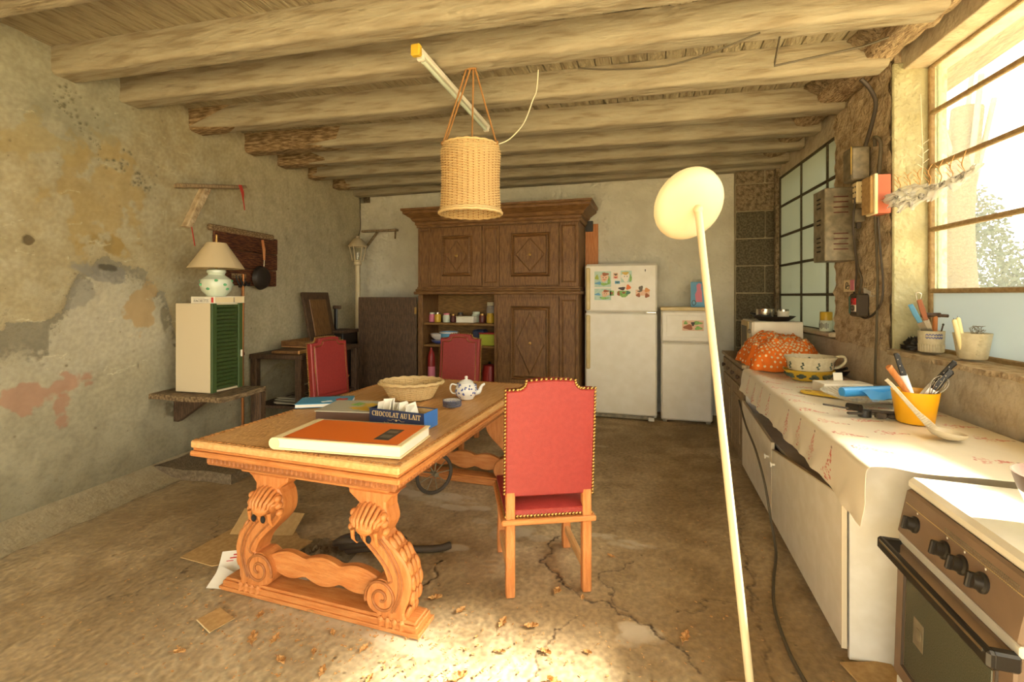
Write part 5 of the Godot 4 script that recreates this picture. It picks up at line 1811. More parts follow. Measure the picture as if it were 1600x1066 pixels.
	var on := func(called: String, label: String, cat: String, p: Vector3, turn: float) -> Node3D:
		return thing(called, label, cat, place * p, LT + turn)
	t = on.call("wooden_plank", "brown plank lying lengthwise on the workbench", "plank", Vector3(0.05, 0.886, 0.08), 0.05)
	bx("board", Vector3(0, 0.016, 0), Vector3(0.3, 0.03, 0.95), M.oak_y, t, 0.006)
	bx("edge_strip", Vector3(0.155, 0.018, 0), Vector3(0.02, 0.036, 0.93), M.honey_wood_z, t, 0.004)
	t = on.call("wooden_tray", "shallow brown tray stacked on the workbench plank", "tray", Vector3(0.0, 0.922, -0.05), -0.1)
	bx("base", Vector3(0, 0.01, 0), Vector3(0.34, 0.02, 0.6), M.honey_wood_z, t)
	for e in [-1.0, 1.0]:
		bx("rim", Vector3(0.165 * e, 0.04, 0), Vector3(0.016, 0.06, 0.6), M.oak_y, t)
		bx("rim", Vector3(0, 0.04, 0.295 * e), Vector3(0.34, 0.06, 0.016), M.oak_x, t)
	t = on.call("box", "small orange box at the front edge of the workbench", "box", Vector3(0.25, 0.886, 0.16), 0.1)
	bx("carton", Vector3(0, 0.03, 0), Vector3(0.1, 0.06, 0.26), M.mustard, t)
	bx("lid", Vector3(0, 0.064, 0), Vector3(0.104, 0.012, 0.264), M.honey_wood_z, t)
	t = on.call("folded_papers", "loose pale papers on the lower shelf of the workbench", "papers", Vector3(0.1, 0.346, 0.3), 0.0)
	s = st()
	for k in 6:
		box(s, Vector3(rng.randf_range(-0.04, 0.04), 0.006 + k * 0.012, rng.randf_range(-0.06, 0.06)), Vector3(0.3, 0.008, 0.42), 0.001, Transform3D(Basis(Vector3.UP, rng.randf_range(-0.2, 0.2)), Vector3.ZERO))
	obj("sheets", s, M.album_page, t)
	s = st()
	for k in 20:
		box(s, Vector3(rng.randf_range(-0.1, 0.14), 0.078, rng.randf_range(-0.15, 0.15)), Vector3(0.03, 0.002, 0.04), 0.0)
	obj("dark_print", s, M.dark_ink, t)
	t = on.call("lunch_box", "yellow basin on the lower shelf beside the chair", "basin", Vector3(0.12, 0.346, -0.32), 0.0)
	s = st()
	lathe(s, [Vector2(0, 0), Vector2(0.12, 0), Vector2(0.17, 0.16), Vector2(0.18, 0.165), Vector2(0.16, 0.16), Vector2(0.11, 0.01), Vector2(0, 0.01)], 24)
	obj("body", s, M.mustard, t)
	s = st()
	tube(s, spline([Vector3(0.17, 0.15, 0), Vector3(0.12, 0.3, 0.02), Vector3(-0.12, 0.3, 0.02), Vector3(-0.17, 0.15, 0)], 5), 0.005, 6)
	obj("bail", s, M.steel, t)
	t.name = "basin"
	# leaning cupboard door panel
	t = thing("door_panel", "dark wooden cupboard door leaning on the wall behind the bench", "panel", at_wall(-5.12, 0.89, 0.2), LT)
	s = st()
	var px := Transform3D(Basis(Vector3(0, 0, 1), 0.19), Vector3.ZERO)
	box(s, Vector3(0, 0.33, 0), Vector3(0.03, 0.66, 0.56), 0.004, px)
	obj("leaf", s, M.dark_wood, t)
	s = st()
	box(s, Vector3(0.018, 0.34, 0), Vector3(0.016, 0.46, 0.36), 0.008, px)
	obj("raised_panel", s, M.oak_y, t)
	# cream lantern post
	t = thing("lamp_post", "cream metal garden lantern on a tall post in the corner", "lantern", Vector3(-4.05, 0, -5.95))
	s = st()
	lathe(s, [Vector2(0, 0), Vector2(0.14, 0), Vector2(0.14, 0.02), Vector2(0.05, 0.06), Vector2(0.04, 0.12), Vector2(0.04, 0.9), Vector2(0.05, 0.92), Vector2(0.033, 0.95), Vector2(0.033, 1.93), Vector2(0.055, 1.95), Vector2(0.055, 1.99), Vector2(0, 1.99)], 18)
	obj("post", s, M.cream_metal, t)
	var lan := Transform3D(Basis(Vector3.UP, 0.6), Vector3(0, 1.99, 0))
	s = st()
	for k in 6:
		var a := TAU * k / 6
		var b := TAU * (k + 1) / 6
		var d0 := Vector3(cos(a), 0, sin(a))
		var d1 := Vector3(cos(b), 0, sin(b))
		tube(s, [lan * (d0 * 0.07 + Vector3(0, 0.01, 0)), lan * (d0 * 0.115 + Vector3(0, 0.22, 0))], 0.008, 6)
		tube(s, [lan * (d0 * 0.07 + Vector3(0, 0.01, 0)), lan * (d1 * 0.07 + Vector3(0, 0.01, 0))], 0.008, 6)
		tube(s, [lan * (d0 * 0.115 + Vector3(0, 0.22, 0)), lan * (d1 * 0.115 + Vector3(0, 0.22, 0))], 0.010, 6)
	obj("cage", s, M.cream_metal, t)
	s = st()
	lathe(s, [Vector2(0.13, 0.215), Vector2(0.14, 0.225), Vector2(0.06, 0.33), Vector2(0.03, 0.34), Vector2(0.02, 0.37), Vector2(0, 0.38)], 6, lan)
	obj("roof", s, M.cream_metal, t)
	s = st()
	lathe(s, [Vector2(0, 0), Vector2(0.02, 0), Vector2(0.02, 0.06), Vector2(0.03, 0.1), Vector2(0.025, 0.14), Vector2(0, 0.15)], 12, lan)
	obj("bulb", s, M.clear, t)
	# wall bracket on the back wall
	t = thing("shelf_bracket", "weathered shelf bracket on the back wall beside the lantern", "bracket", Vector3(-3.98, 2.48, -6.37))
	bx("arm", Vector3(0.06, 0, 0.05), Vector3(0.60, 0.03, 0.08), M.grey_wood, t, 0.006)
	s = st()
	tube(s, [Vector3(0.33, -0.01, 0.06), Vector3(0.325, -0.13, 0.06)], 0.012, 6)
	obj("peg", s, M.grey_wood, t)
	s = st()
	tube(s, spline([Vector3(-0.2, -0.26, 0.04), Vector3(-0.1, -0.16, 0.05), Vector3(0.02, -0.02, 0.05)], 4), 0.02, 6)
	obj("brace", s, M.dark_plaster, t)
	s = st()
	tube(s, spline([Vector3(-4.27, 3.0, -6.33), Vector3(-4.275, 2.8, -6.34), Vector3(-4.26, 2.55, -6.33), Vector3(-4.2, 2.42, -6.2), Vector3(-4.07, 2.37, -5.97)], 5), 0.006, 6)
	var wire := obj("corner_wire", s, M.rubber)
	tag(wire, "dark wire hanging down the back corner to the lantern", "cable")
	# black chest in the corner
	t = thing("chest", "black painted chest in the corner under the lantern", "chest", Vector3(-4.02, 0, -5.53), 0.02)
	bx("body", Vector3(0, 0.5, 0), Vector3(0.28, 1.0, 0.34), M.black_plastic, t, 0.008)
	bx("lid", Vector3(0.01, 1.02, 0), Vector3(0.31, 0.04, 0.38), M.dark_wood, t, 0.008)
	t = thing("tool_handle", "dark tool handle upright against the corner", "tool", Vector3(-4.1, 1.04, -5.52))
	bx("shaft", Vector3(0, 0.15, 0), Vector3(0.05, 0.30, 0.03), M.black_plastic, t, 0.01)
	bx("head", Vector3(0.02, 0.3, 0), Vector3(0.12, 0.05, 0.04), M.dark_wood, t, 0.01)

# ---------------------------------------------------------------- hanging things
func woven(s: SurfaceTool, prof: Callable, rows: int, n: int, r: float, c: Vector3, e := Vector2.ONE) -> void:
	# weft strands going over and under n stakes; prof(t) -> Vector2(radius, y)
	for k in rows:
		var q: Vector2 = prof.call(float(k) / (rows - 1))
		var pts := []
		for i in n * 2:
			var a := TAU * i / (n * 2)
			var ro := q.x + (r * 0.9 if ((i >> 1) + k) % 2 == 0 else -r * 0.9) * (1.0 if i % 2 == 0 else 0.35)
			pts.append(c + Vector3(cos(a) * ro * e.x, q.y, sin(a) * ro * e.y))
		tube(s, pts, r, 4, false, true)

func build_hanging() -> void:
	var hook := Vector3(-1.136, 3.0, -2.93)
	var t := thing("pendant_lamp", "woven cane basket pendant hung on ropes over the table", "lamp", Vector3(hook.x, 2.04, hook.z))
	var s := st()
	var prof := func(v: float) -> Vector2:
		return Vector2(0.197 - 0.010 * sin(v * PI) - (0.016 * sm(0.9, 1.0, v)), v * 0.44)
	woven(s, prof, 54, 34, 0.0046, Vector3.ZERO)
	var b := obj("woven_body", s, M.wicker, t)
	s = st()
	for i in 34:
		var a := TAU * i / 34.0
		var ln := []
		for k in 6:
			var q: Vector2 = prof.call(k / 5.0)
			ln.append(Vector3(cos(a) * q.x, q.y, sin(a) * q.x))
		tube(s, ln, 0.0035, 5)
	obj("stakes", s, M.rope, b)
	s = st()
	for rr in [[0.205, 0.004, 0.011], [0.2, 0.02, 0.007], [0.183, 0.445, 0.007]]:
		var ring := []
		for i in 80:
			var a := TAU * i / 80.0
			ring.append(Vector3(cos(a) * rr[0], rr[1] + 0.0025 * sin(i * 1.57), sin(a) * rr[0]))
		tube(s, ring, rr[2], 7, true, true)
	obj("rim", s, M.wicker_pale, t)
	for q in [[2.6, -0.03], [3.0, 0.0], [-1.9, 0.02], [0.05, 0.03]]:
		var a: float = q[0]
		s = st()
		var p0 := Vector3(cos(a) * 0.185, 0.44, sin(a) * 0.185)
		var p1 := Vector3(q[1], 0.965, 0)
		tube(s, spline([p0, p0.lerp(p1, 0.5) + Vector3(0, -0.004, 0), p1], 5), 0.006, 6)
		ball(s, p0 + Vector3(0, 0.01, 0), Vector3(0.011, 0.016, 0.011), 8, 5)
		obj("rope", s, M.rope, t)
	s = st()
	ball(s, Vector3(0.01, 0.965, 0), Vector3(0.045, 0.014, 0.02), 10, 6)
	obj("hook_knot", s, M.rope, t)
	# strip light
	t = thing("strip_light", "long white fluorescent strip light fixed under the beams", "light fitting", Vector3(-1.345, 2.945, -3.23), 0.022)
	bx("batten", Vector3(0, 0.024, 0), Vector3(0.05, 0.035, 1.36), M.white_enamel, t, 0.006)
	s = st()
	tube(s, [Vector3(0, -0.012, -0.62), Vector3(0, -0.012, 0.6)], 0.014, 12)
	obj("tube", s, M.white_glaze, t)
	bx("end_cap", Vector3(0, 0.01, 0.69), Vector3(0.06, 0.07, 0.04), M.mustard, t, 0.008)
	bx("end_cap", Vector3(0, 0.006, 0.63), Vector3(0.045, 0.06, 0.03), M.white_enamel, t, 0.006)
	bx("end_cap", Vector3(0, 0.006, -0.65), Vector3(0.045, 0.06, 0.03), M.white_enamel, t, 0.006)
	# cables on the ceiling
	s = st()
	tube(s, spline([Vector3(-0.705, 2.99, -3.05), Vector3(-0.72, 2.86, -3.06), Vector3(-0.745, 2.80, -3.06), Vector3(-0.80, 2.64, -3.03), Vector3(-0.88, 2.53, -2.98), Vector3(-0.945, 2.49, -2.945)], 6), 0.0042, 6)
	var o := obj("lamp_cable", s, M.cable_white)
	tag(o, "thin white flex looping down from a beam to the basket pendant", "cable")
	s = st()
	tube(s, spline([Vector3(-0.45, 2.99, -3.1), Vector3(-0.2, 2.93, -3.06), Vector3(0.1, 2.90, -3.03), Vector3(0.35, 2.93, -3.0), Vector3(0.6, 2.985, -2.96)], 6), 0.0055, 6)
	o = obj("ceiling_cable", s, M.cable_grey)
	tag(o, "grey cable sagging between two beams right of the pendant", "cable")
	s = st()
	tube(s, [Vector3(0.72, 2.99, -3.05), Vector3(0.73, 2.92, -3.2), Vector3(0.735, 2.91, -3.24), Vector3(1.2, 2.96, -3.24), Vector3(1.32, 2.985, -3.22)], 0.006, 6)
	o = obj("ceiling_cable", s, M.cable_grey)
	tag(o, "angular grey cable on the ceiling near the right wall", "cable")

func build_floor_lamp() -> void:
	var t := thing("floor_lamp", "slender cream uplighter floor lamp leaning to the left", "lamp", Vector3(0.353, 0, -1.862))
	var top := Vector3(-0.166, 1.845, -0.168)
	var s := st()
	lathe(s, [Vector2(0, 0), Vector2(0.135, 0), Vector2(0.14, 0.012), Vector2(0.12, 0.022), Vector2(0.02, 0.03), Vector2(0.02, 0.045), Vector2(0, 0.046)], 40)
	obj("base", s, M.cream_metal, t)
	s = st()
	tube(s, [Vector3(0, 0.03, 0), top * 0.5 + Vector3(0, 0.015, 0), top], 0.0145, 16)
	obj("pole", s, M.cream_metal, t)
	# bowl: convex side towards the viewer, lower right
	var view := Vector3(0.0, 1.5, 0.0) - (t.position + top)
	view = view.normalized()
	var right := Vector3.UP.cross(view).normalized()
	var up := view.cross(right)
	var nrm := (view * 0.80 + right * 0.50 - up * 0.33).normalized()
	var bx_ := nrm.cross(Vector3.UP).normalized()
	var bs := Basis(bx_, nrm, bx_.cross(nrm))
	var xf := Transform3D(bs, top - nrm * 0.008)
	s = st()
	var pr := []
	for i in 11:
		var a := i / 10.0
		pr.append(Vector2(0.155 * sin(a * PI / 2 * 0.96), -0.068 * (1 - cos(a * PI / 2 * 0.96))))
	pr.reverse()
	var inner := []
	for q in pr:
		inner.append(Vector2(maxf(q.x - 0.004, 0.0), q.y - 0.004))
	inner.reverse()
	lathe(s, inner + pr, 56, xf)
	var sh := obj("shade", s, M.cream_metal, t)
	for i in 9:
		var a := TAU * i / 9.0
		s = st()
		lathe(s, [Vector2(0, 0), Vector2(0.0026, 0), Vector2(0.0026, 0.0008), Vector2(0, 0.0008)], 8, xf * Transform3D(Basis.IDENTITY, Vector3(cos(a) * 0.036, -0.0032, sin(a) * 0.036)))
		obj("vent_hole", s, M.dark_gap, sh)
	s = st()
	ball(s, top, Vector3(0.019, 0.02, 0.019), 12, 8)
	obj("joint", s, M.cream_metal, t)
# ---------------------------------------------------------------- on the table
func build_table_items() -> void:
	var T := 0.784
	var t := thing("large_book", "large orange book lying flat at the near table corner", "book", Vector3(-1.375, T, -2.0), 0.07)
	var s := st()
	box(s, Vector3(0, 0.004, 0), Vector3(0.64, 0.008, 0.345), 0.002)
	box(s, Vector3(0, 0.053, 0), Vector3(0.64, 0.006, 0.345), 0.002)
	tube(s, [Vector3(-0.318, 0.028, 0.17), Vector3(-0.318, 0.028, -0.17)], 0.028, 12)
	obj("cover", s, M.cream_paper, t)
	bx("pages", Vector3(0.0, 0.029, 0), Vector3(0.626, 0.044, 0.335), M.white_paper, t, 0.002)
	bx("cover_print", Vector3(0.01, 0.0566, 0.002), Vector3(0.575, 0.001, 0.32), M.orange_cover, t, 0.0)
	s = st()
	box(s, Vector3(0.19, 0.0575, 0.02), Vector3(0.075, 0.001, 0.17), 0.0)
	obj("cover_label", s, M.rubber, t)
	s = st()
	box(s, Vector3(0.19, 0.0583, 0.05), Vector3(0.05, 0.0006, 0.04), 0.0)
	box(s, Vector3(0.19, 0.0583, -0.02), Vector3(0.05, 0.0006, 0.03), 0.0)
	obj("label_print", s, M.grey_cover, t)
	s = st()
	for e in [0.158, -0.158]:
		box(s, Vector3(0.01, 0.0572, e), Vector3(0.575, 0.0008, 0.004), 0.0)
	obj("cover_border", s, M.foliage, t)
	# blue ring bound notebook
	t = thing("notebook", "blue spiral notebook lying behind the brown album", "notebook", Vector3(-2.055, T, -2.665), 0.47)
	bx("pages", Vector3(0, 0.012, 0), Vector3(0.335, 0.02, 0.2), M.white_paper, t, 0.001)
	bx("cover", Vector3(0, 0.024, 0), Vector3(0.34, 0.004, 0.205), M.blue_cover, t, 0.001)
	bx("back_cover", Vector3(0, 0.002, 0), Vector3(0.34, 0.003, 0.205), M.blue_cover, t, 0.001)
	s = st()
	for i in 30:
		var x := -0.155 + i * 0.0107
		tube(s, [Vector3(x, 0.004, -0.098), Vector3(x, 0.014, -0.112), Vector3(x, 0.03, -0.106), Vector3(x, 0.029, -0.092)], 0.0016, 4)
	obj("wire_binding", s, M.steel, t)
	s = st()
	prism(s, [Vector2(0.07, -0.03), Vector2(0.14, -0.02), Vector2(0.135, 0.03), Vector2(0.1, 0.02), Vector2(0.085, 0.04), Vector2(0.06, 0.01)], 0.0262, 0.0266, 0.0, Transform3D(Basis(Vector3.RIGHT, -PI / 2), Vector3.ZERO))
	obj("cover_print", s, M.red_ink, t)
	s = st()
	tube(s, [Vector3(-0.02, 0.0265, 0.06), Vector3(0.04, 0.0265, 0.03)], 0.0014, 4)
	tube(s, [Vector3(-0.01, 0.0265, 0.07), Vector3(0.05, 0.0265, 0.05)], 0.0014, 4)
	obj("cover_print", s, M.white_paper, t)
	# brown album
	t = thing("album", "brown bound album with a grey picture cover beside the chocolate box", "book", Vector3(-1.69, T, -2.44), 0.16)
	s = st()
	box(s, Vector3(0, 0.03, 0), Vector3(0.325, 0.05, 0.27), 0.003)
	obj("page_block", s, M.album_brown, t)
	bx("cover", Vector3(0.0, 0.058, 0), Vector3(0.335, 0.006, 0.28), M.album_page, t, 0.002)
	s = st()
	for q in [[0.06, -0.05, 0.06, 0.035, 0], [0.1, 0.03, 0.04, 0.05, 1], [0.02, 0.05, 0.05, 0.03, 0], [0.11, -0.08, 0.03, 0.03, 2]]:
		var poly := []
		for i in 10:
			var a := TAU * i / 10
			var r: float = 1.0 + 0.25 * sin(i * 2.3 + q[0] * 60)
			poly.append(Vector2(q[0] + cos(a) * q[2] * r, q[1] + sin(a) * q[3] * r))
		prism(s, poly, 0.0612, 0.0615 + q[4] * 0.0002, 0.0, Transform3D(Basis(Vector3.RIGHT, -PI / 2), Vector3.ZERO))
	obj("cover_print", s, M.mustard, t)
	s = st()
	prism(s, [Vector2(-0.03, 0.02), Vector2(0.03, 0.0), Vector2(0.05, 0.06), Vector2(0.0, 0.09)], 0.0612, 0.0619, 0.0, Transform3D(Basis(Vector3.RIGHT, -PI / 2), Vector3.ZERO))
	obj("cover_print", s, M.leaf_green, t)
	# chocolate box full of papers
	t = thing("chocolate_box", "dark blue open box lettered in gold, filled with white papers", "box", Vector3(-1.315, T, -2.36), -0.11)
	s = st()
	box(s, Vector3(0, 0.045, 0.064), Vector3(0.36, 0.09, 0.004), 0.001)
	box(s, Vector3(0, 0.045, -0.064), Vector3(0.36, 0.09, 0.004), 0.001)
	box(s, Vector3(-0.179, 0.045, 0), Vector3(0.004, 0.09, 0.13), 0.001)
	obj("wall", s, M.navy_card, t)
	bx("end_wall", Vector3(0.179, 0.045, 0), Vector3(0.005, 0.092, 0.132), M.blue_card, t, 0.001)
	bx("bottom", Vector3(0, 0.003, 0), Vector3(0.355, 0.004, 0.125), M.navy_card, t, 0.0)
	bx("inner_lining", Vector3(0.11, 0.05, -0.060), Vector3(0.13, 0.07, 0.002), M.cardboard, t, 0.0)
	text("lettering", "CHOCOLAT AU LAIT", 0.0265, Vector3(-0.003, 0.064, 0.0662), Basis().scaled(Vector3(0.88, 1.0, 1)), M.gold_ink, t, "Droid Serif", true)
	text("lettering", "Le Chocolat du Gourmand", 0.0095, Vector3(0.0, 0.018, 0.0662), Basis(), M.gold_ink, t, "Droid Serif")
	s = st()
	for e in [-1.0, 1.0]:
		tube(s, spline([Vector3(e * 0.008, 0.037, 0.0668), Vector3(e * 0.02, 0.042, 0.0668), Vector3(e * 0.034, 0.034, 0.0668), Vector3(e * 0.055, 0.036, 0.0668)], 4), 0.001, 4)
	ball(s, Vector3(0, 0.037, 0.0665), Vector3(0.006, 0.006, 0.001), 8, 4)
	obj("gold_ornament", s, M.gold_ink, t)
	for i in 9:
		var xf := Transform3D(Basis(Vector3(0, 0, 1), rng.randf_range(-0.35, 0.35)) * Basis(Vector3.RIGHT, rng.randf_range(-0.3, 0.3)), Vector3(-0.14 + i * 0.026, 0.04, rng.randf_range(-0.03, 0.03)))
		var p := st()
		box(p, Vector3(0, 0.03, 0), Vector3(0.004, rng.randf_range(0.085, 0.13), 0.07), 0.0005, xf * Transform3D(Basis(Vector3.UP, rng.randf_range(-0.5, 0.5)), Vector3.ZERO))
		var o := obj("paper_slip", p, M.white_paper)
		o.position = t.position
		o.rotation.y = t.rotation.y
		tag(o, "%s white paper slip from the left in the chocolate box" % ["first", "second", "third", "fourth", "fifth", "sixth", "seventh", "eighth", "ninth and last"][i], "paper", "white slips in the chocolate box")
	# wicker basket
	t = thing("wicker_basket", "low oval wicker basket in the middle of the table", "basket", Vector3(-1.60, T, -2.985), 0.3)
	s = st()
	woven(s, func(v: float) -> Vector2: return Vector2(0.145 + 0.055 * v, 0.008 + 0.098 * v), 14, 26, 0.0045, Vector3.ZERO, Vector2(1.0, 0.84))
	var wb := obj("woven_side", s, M.wicker, t)
	s = st()
	for i in 26:
		var a := TAU * i / 26.0
		tube(s, [Vector3(cos(a) * 0.143, 0.004, sin(a) * 0.143 * 0.84), Vector3(cos(a) * 0.198, 0.108, sin(a) * 0.198 * 0.84)], 0.0045, 5)
	obj("stakes", s, M.wicker_pale, wb)
	s = st()
	for q in [[0.204, 0.108, 0.010], [0.216, 0.116, 0.009], [0.225, 0.111, 0.007]]:
		var ring := []
		for i in 90:
			var a := TAU * i / 90.0
			ring.append(Vector3(cos(a) * q[0], q[1] + 0.003 * sin(i * 1.256), sin(a) * q[0] * 0.84))
		tube(s, ring, q[2], 6, true, true)
	obj("braided_rim", s, M.wicker_pale, t)
	s = st()
	for k in 10:
		var ring := []
		for i in 48:
			var a := TAU * i / 48.0
			var r := 0.145 * (k + 0.5) / 10
			ring.append(Vector3(cos(a) * r, 0.006 + 0.002 * (1 if (i + k) % 2 else -1), sin(a) * r * 0.84))
		tube(s, ring, 0.007, 4, true, true)
	obj("woven_base", s, M.wicker, t)
	# teapot
	t = thing("teapot", "blue and white porcelain teapot near the far table edge", "teapot", Vector3(-1.225, T, -3.075), 0.25)
	s = st()
	lathe(s, [Vector2(0, 0), Vector2(0.05, 0), Vector2(0.052, 0.006), Vector2(0.07, 0.03), Vector2(0.078, 0.06), Vector2(0.07, 0.09), Vector2(0.05, 0.108), Vector2(0.046, 0.112), Vector2(0, 0.112)], 32)
	obj("body", s, M.porcelain, t)
	s = st()
	lathe(s, [Vector2(0.05, 0.110), Vector2(0.052, 0.114), Vector2(0.035, 0.128), Vector2(0.012, 0.134), Vector2(0.008, 0.14), Vector2(0.013, 0.148), Vector2(0.008, 0.156), Vector2(0, 0.157)], 24)
	obj("lid", s, M.porcelain, t)
	s = st()
	tube(s, spline([Vector3(0.06, 0.04, 0), Vector3(0.09, 0.05, 0), Vector3(0.105, 0.085, 0), Vector3(0.128, 0.105, 0)], 4), [0.02, 0.019, 0.018, 0.017, 0.015, 0.014, 0.013, 0.012, 0.011, 0.01, 0.009, 0.009, 0.009], 10)
	obj("spout", s, M.porcelain, t)
	s = st()
	tube(s, spline([Vector3(-0.064, 0.092, 0), Vector3(-0.1, 0.1, 0), Vector3(-0.112, 0.07, 0), Vector3(-0.098, 0.04, 0), Vector3(-0.068, 0.034, 0)], 5), 0.006, 8)
	obj("handle", s, M.porcelain, t)
	s = st()
	for i in 70:
		var a := rng.randf() * TAU
		var y := rng.randf_range(0.02, 0.1)
		var r: float = 0.078 - absf(y - 0.06) * absf(y - 0.06) * 10.0
		var c := Vector3(cos(a) * (r - 0.003), y, sin(a) * (r - 0.003))
		ball(s, c, Vector3(rng.randf_range(0.004, 0.009), rng.randf_range(0.004, 0.011), rng.randf_range(0.004, 0.009)), 6, 4)
	obj("painted_flowers", s, M.blue_ink, t)
	# stack of small saucers
	for i in 5:
		var q := thing("saucer", ["blue rimmed saucer at the bottom of the little stack", "blue rimmed saucer second from the bottom of the stack", "blue rimmed saucer in the middle of the stack", "blue rimmed saucer second from the top of the stack", "patterned blue saucer on top of the little stack"][i], "saucer", Vector3(-1.215 + rng.randf_range(-0.002, 0.002), T + i * 0.0085, -2.81), 0.0, "stack of saucers on the table")
		s = st()
		lathe(s, [Vector2(0, 0), Vector2(0.03, 0), Vector2(0.034, 0.002), Vector2(0.055, 0.008), Vector2(0.0595, 0.0115), Vector2(0.054, 0.0105), Vector2(0.032, 0.005), Vector2(0, 0.004)], 30)
		obj("dish", s, M.porcelain, q)
		s = st()
		lathe(s, [Vector2(0.0575, 0.0098), Vector2(0.0605, 0.0118), Vector2(0.056, 0.0122)], 30)
		obj("blue_rim", s, M.blue_ink, q)
		if i == 4:
			s = st()
			for k in 26:
				var a := k * 2.4
				var r := 0.008 + 0.0017 * k
				ball(s, Vector3(cos(a) * r, 0.0045 + maxf(0, r - 0.03) * 0.22, sin(a) * r), Vector3(0.0045, 0.0012, 0.0035), 6, 3)
			obj("painted_pattern", s, M.blue_ink, q)

# ---------------------------------------------------------------- on the counter
func build_counter_items() -> void:
	var C0 := 0.862
	# microwave
	var t := thing("microwave", "white microwave oven with a door frame at the far counter end", "oven", Vector3(1.16, 0.892, -5.25), 0.0)
	bx("body", Vector3(0, 0.17, 0), Vector3(0.42, 0.34, 0.56), M.white_enamel, t, 0.008)
	bx("door", Vector3(-0.215, 0.17, -0.08), Vector3(0.022, 0.32, 0.38), M.yellowed_plastic, t, 0.006)
	bx("door_glass", Vector3(-0.228, 0.17, -0.09), Vector3(0.004, 0.22, 0.26), M.grey_cover, t, 0.002)
	bx("control_strip", Vector3(-0.214, 0.17, 0.19), Vector3(0.014, 0.32, 0.14), M.white_enamel, t, 0.004)
	var s := st()
	lathe(s, [Vector2(0, 0), Vector2(0.022, 0), Vector2(0.018, 0.02), Vector2(0, 0.021)], 14, Transform3D(Basis(Vector3(0, 0, 1), PI / 2), Vector3(-0.222, 0.12, 0.19)))
	lathe(s, [Vector2(0, 0), Vector2(0.022, 0), Vector2(0.018, 0.02), Vector2(0, 0.021)], 14, Transform3D(Basis(Vector3(0, 0, 1), PI / 2), Vector3(-0.222, 0.24, 0.19)))
	obj("knob", s, M.grey_metal, t)
	for e in [-0.24, 0.24]:
		bx("foot", Vector3(0, -0.012, e), Vector3(0.36, 0.024, 0.03), M.black_plastic, t)
	t.position.y += 0.022
	var top := 0.892 + 0.022 + 0.34
	t = thing("frying_pan", "wide dark pan on top of the microwave", "pan", Vector3(1.17, top, -5.18))
	s = st()
	lathe(s, [Vector2(0, 0), Vector2(0.13, 0), Vector2(0.19, 0.045), Vector2(0.186, 0.047), Vector2(0.128, 0.006), Vector2(0, 0.006)], 32)
	obj("body", s, M.pan_black, t)
	s = st()
	tube(s, [Vector3(-0.06, 0.04, -0.17), Vector3(-0.14, 0.06, -0.34)], 0.011, 8)
	obj("handle", s, M.black_plastic, t)
	t = thing("saucepan", "steel saucepan standing in the pan on the microwave", "saucepan", Vector3(1.10, top + 0.008, -5.22))
	s = st()
	lathe(s, [Vector2(0, 0), Vector2(0.078, 0), Vector2(0.08, 0.004), Vector2(0.08, 0.105), Vector2(0.084, 0.108), Vector2(0.077, 0.106), Vector2(0.076, 0.006), Vector2(0, 0.006)], 28)
	obj("body", s, M.steel, t)
	s = st()
	tube(s, [Vector3(-0.03, 0.09, 0.075), Vector3(-0.05, 0.1, 0.14)], 0.008, 8)
	obj("handle", s, M.terracotta, t)
	t = thing("tin_can", "pale tin can beside the steel saucepan on the microwave", "can", Vector3(1.25, top + 0.008, -5.17))
	s = st()
	lathe(s, [Vector2(0, 0), Vector2(0.05, 0), Vector2(0.05, 0.1), Vector2(0.052, 0.102), Vector2(0.048, 0.104), Vector2(0.046, 0.008), Vector2(0, 0.008)], 24)
	obj("body", s, M.steel, t)
	s = st()
	lathe(s, [Vector2(0.0505, 0.02), Vector2(0.0508, 0.085)], 24)
	obj("wrapper", s, M.white_paper, t)
	# orange dotted cloth over a heap of pots
	var nz := noise(3.0, 55, 3)
	t = thing("dotted_cloth", "orange cloth with white dots thrown over pots on the counter", "cloth", Vector3(1.16, C0 + 0.004, -4.74))
	s = st()
	var hump := func(u: float, v: float) -> Vector3:
		var a := TAU * v
		var cx := cos(a)
		var cz := sin(a)
		var sq := 1.0 / pow(pow(absf(cx), 3.0) + pow(absf(cz), 3.0), 1.0 / 3.0)
		var rr := u * sq * (1.0 + 0.16 * nz.get_noise_2d(cx * 0.5, cz * 0.5) * u)
		var x := cx * rr * 0.31
		var z := cz * rr * 0.36
		var high := 0.29 + 0.05 * nz.get_noise_2d(x * 1.2 + 4.0, z * 1.2) - 0.05 * smoothstep(-0.1, 0.35, z)
		var fold := absf(nz.get_noise_2d(x * 1.1 + z * 0.8 + 20.0, z * 0.5 - x)) * 0.10
		var y: float = high * (1.0 - pow(u, 5.0)) - fold * (1.0 - u) + 0.03 * nz.get_noise_2d(x * 3.0, z * 3.0 + 30.0) * (1.0 - u * u)
		var push: float = 0.035 * nz.get_noise_2d(cx * 1.0 + 7.0, cz * 1.0 + y * 1.5) * smoothstep(0.5, 0.9, u)
		return Vector3(x + cx * push - 0.05, maxf(y, 0.0), z + cz * push)
	sheet(s, 40, 120, func(u: float, v: float) -> Vector3: return hump.call(u, 1.0 - v))
	obj("cloth", s, M.orange_cloth, t)
	s = st()
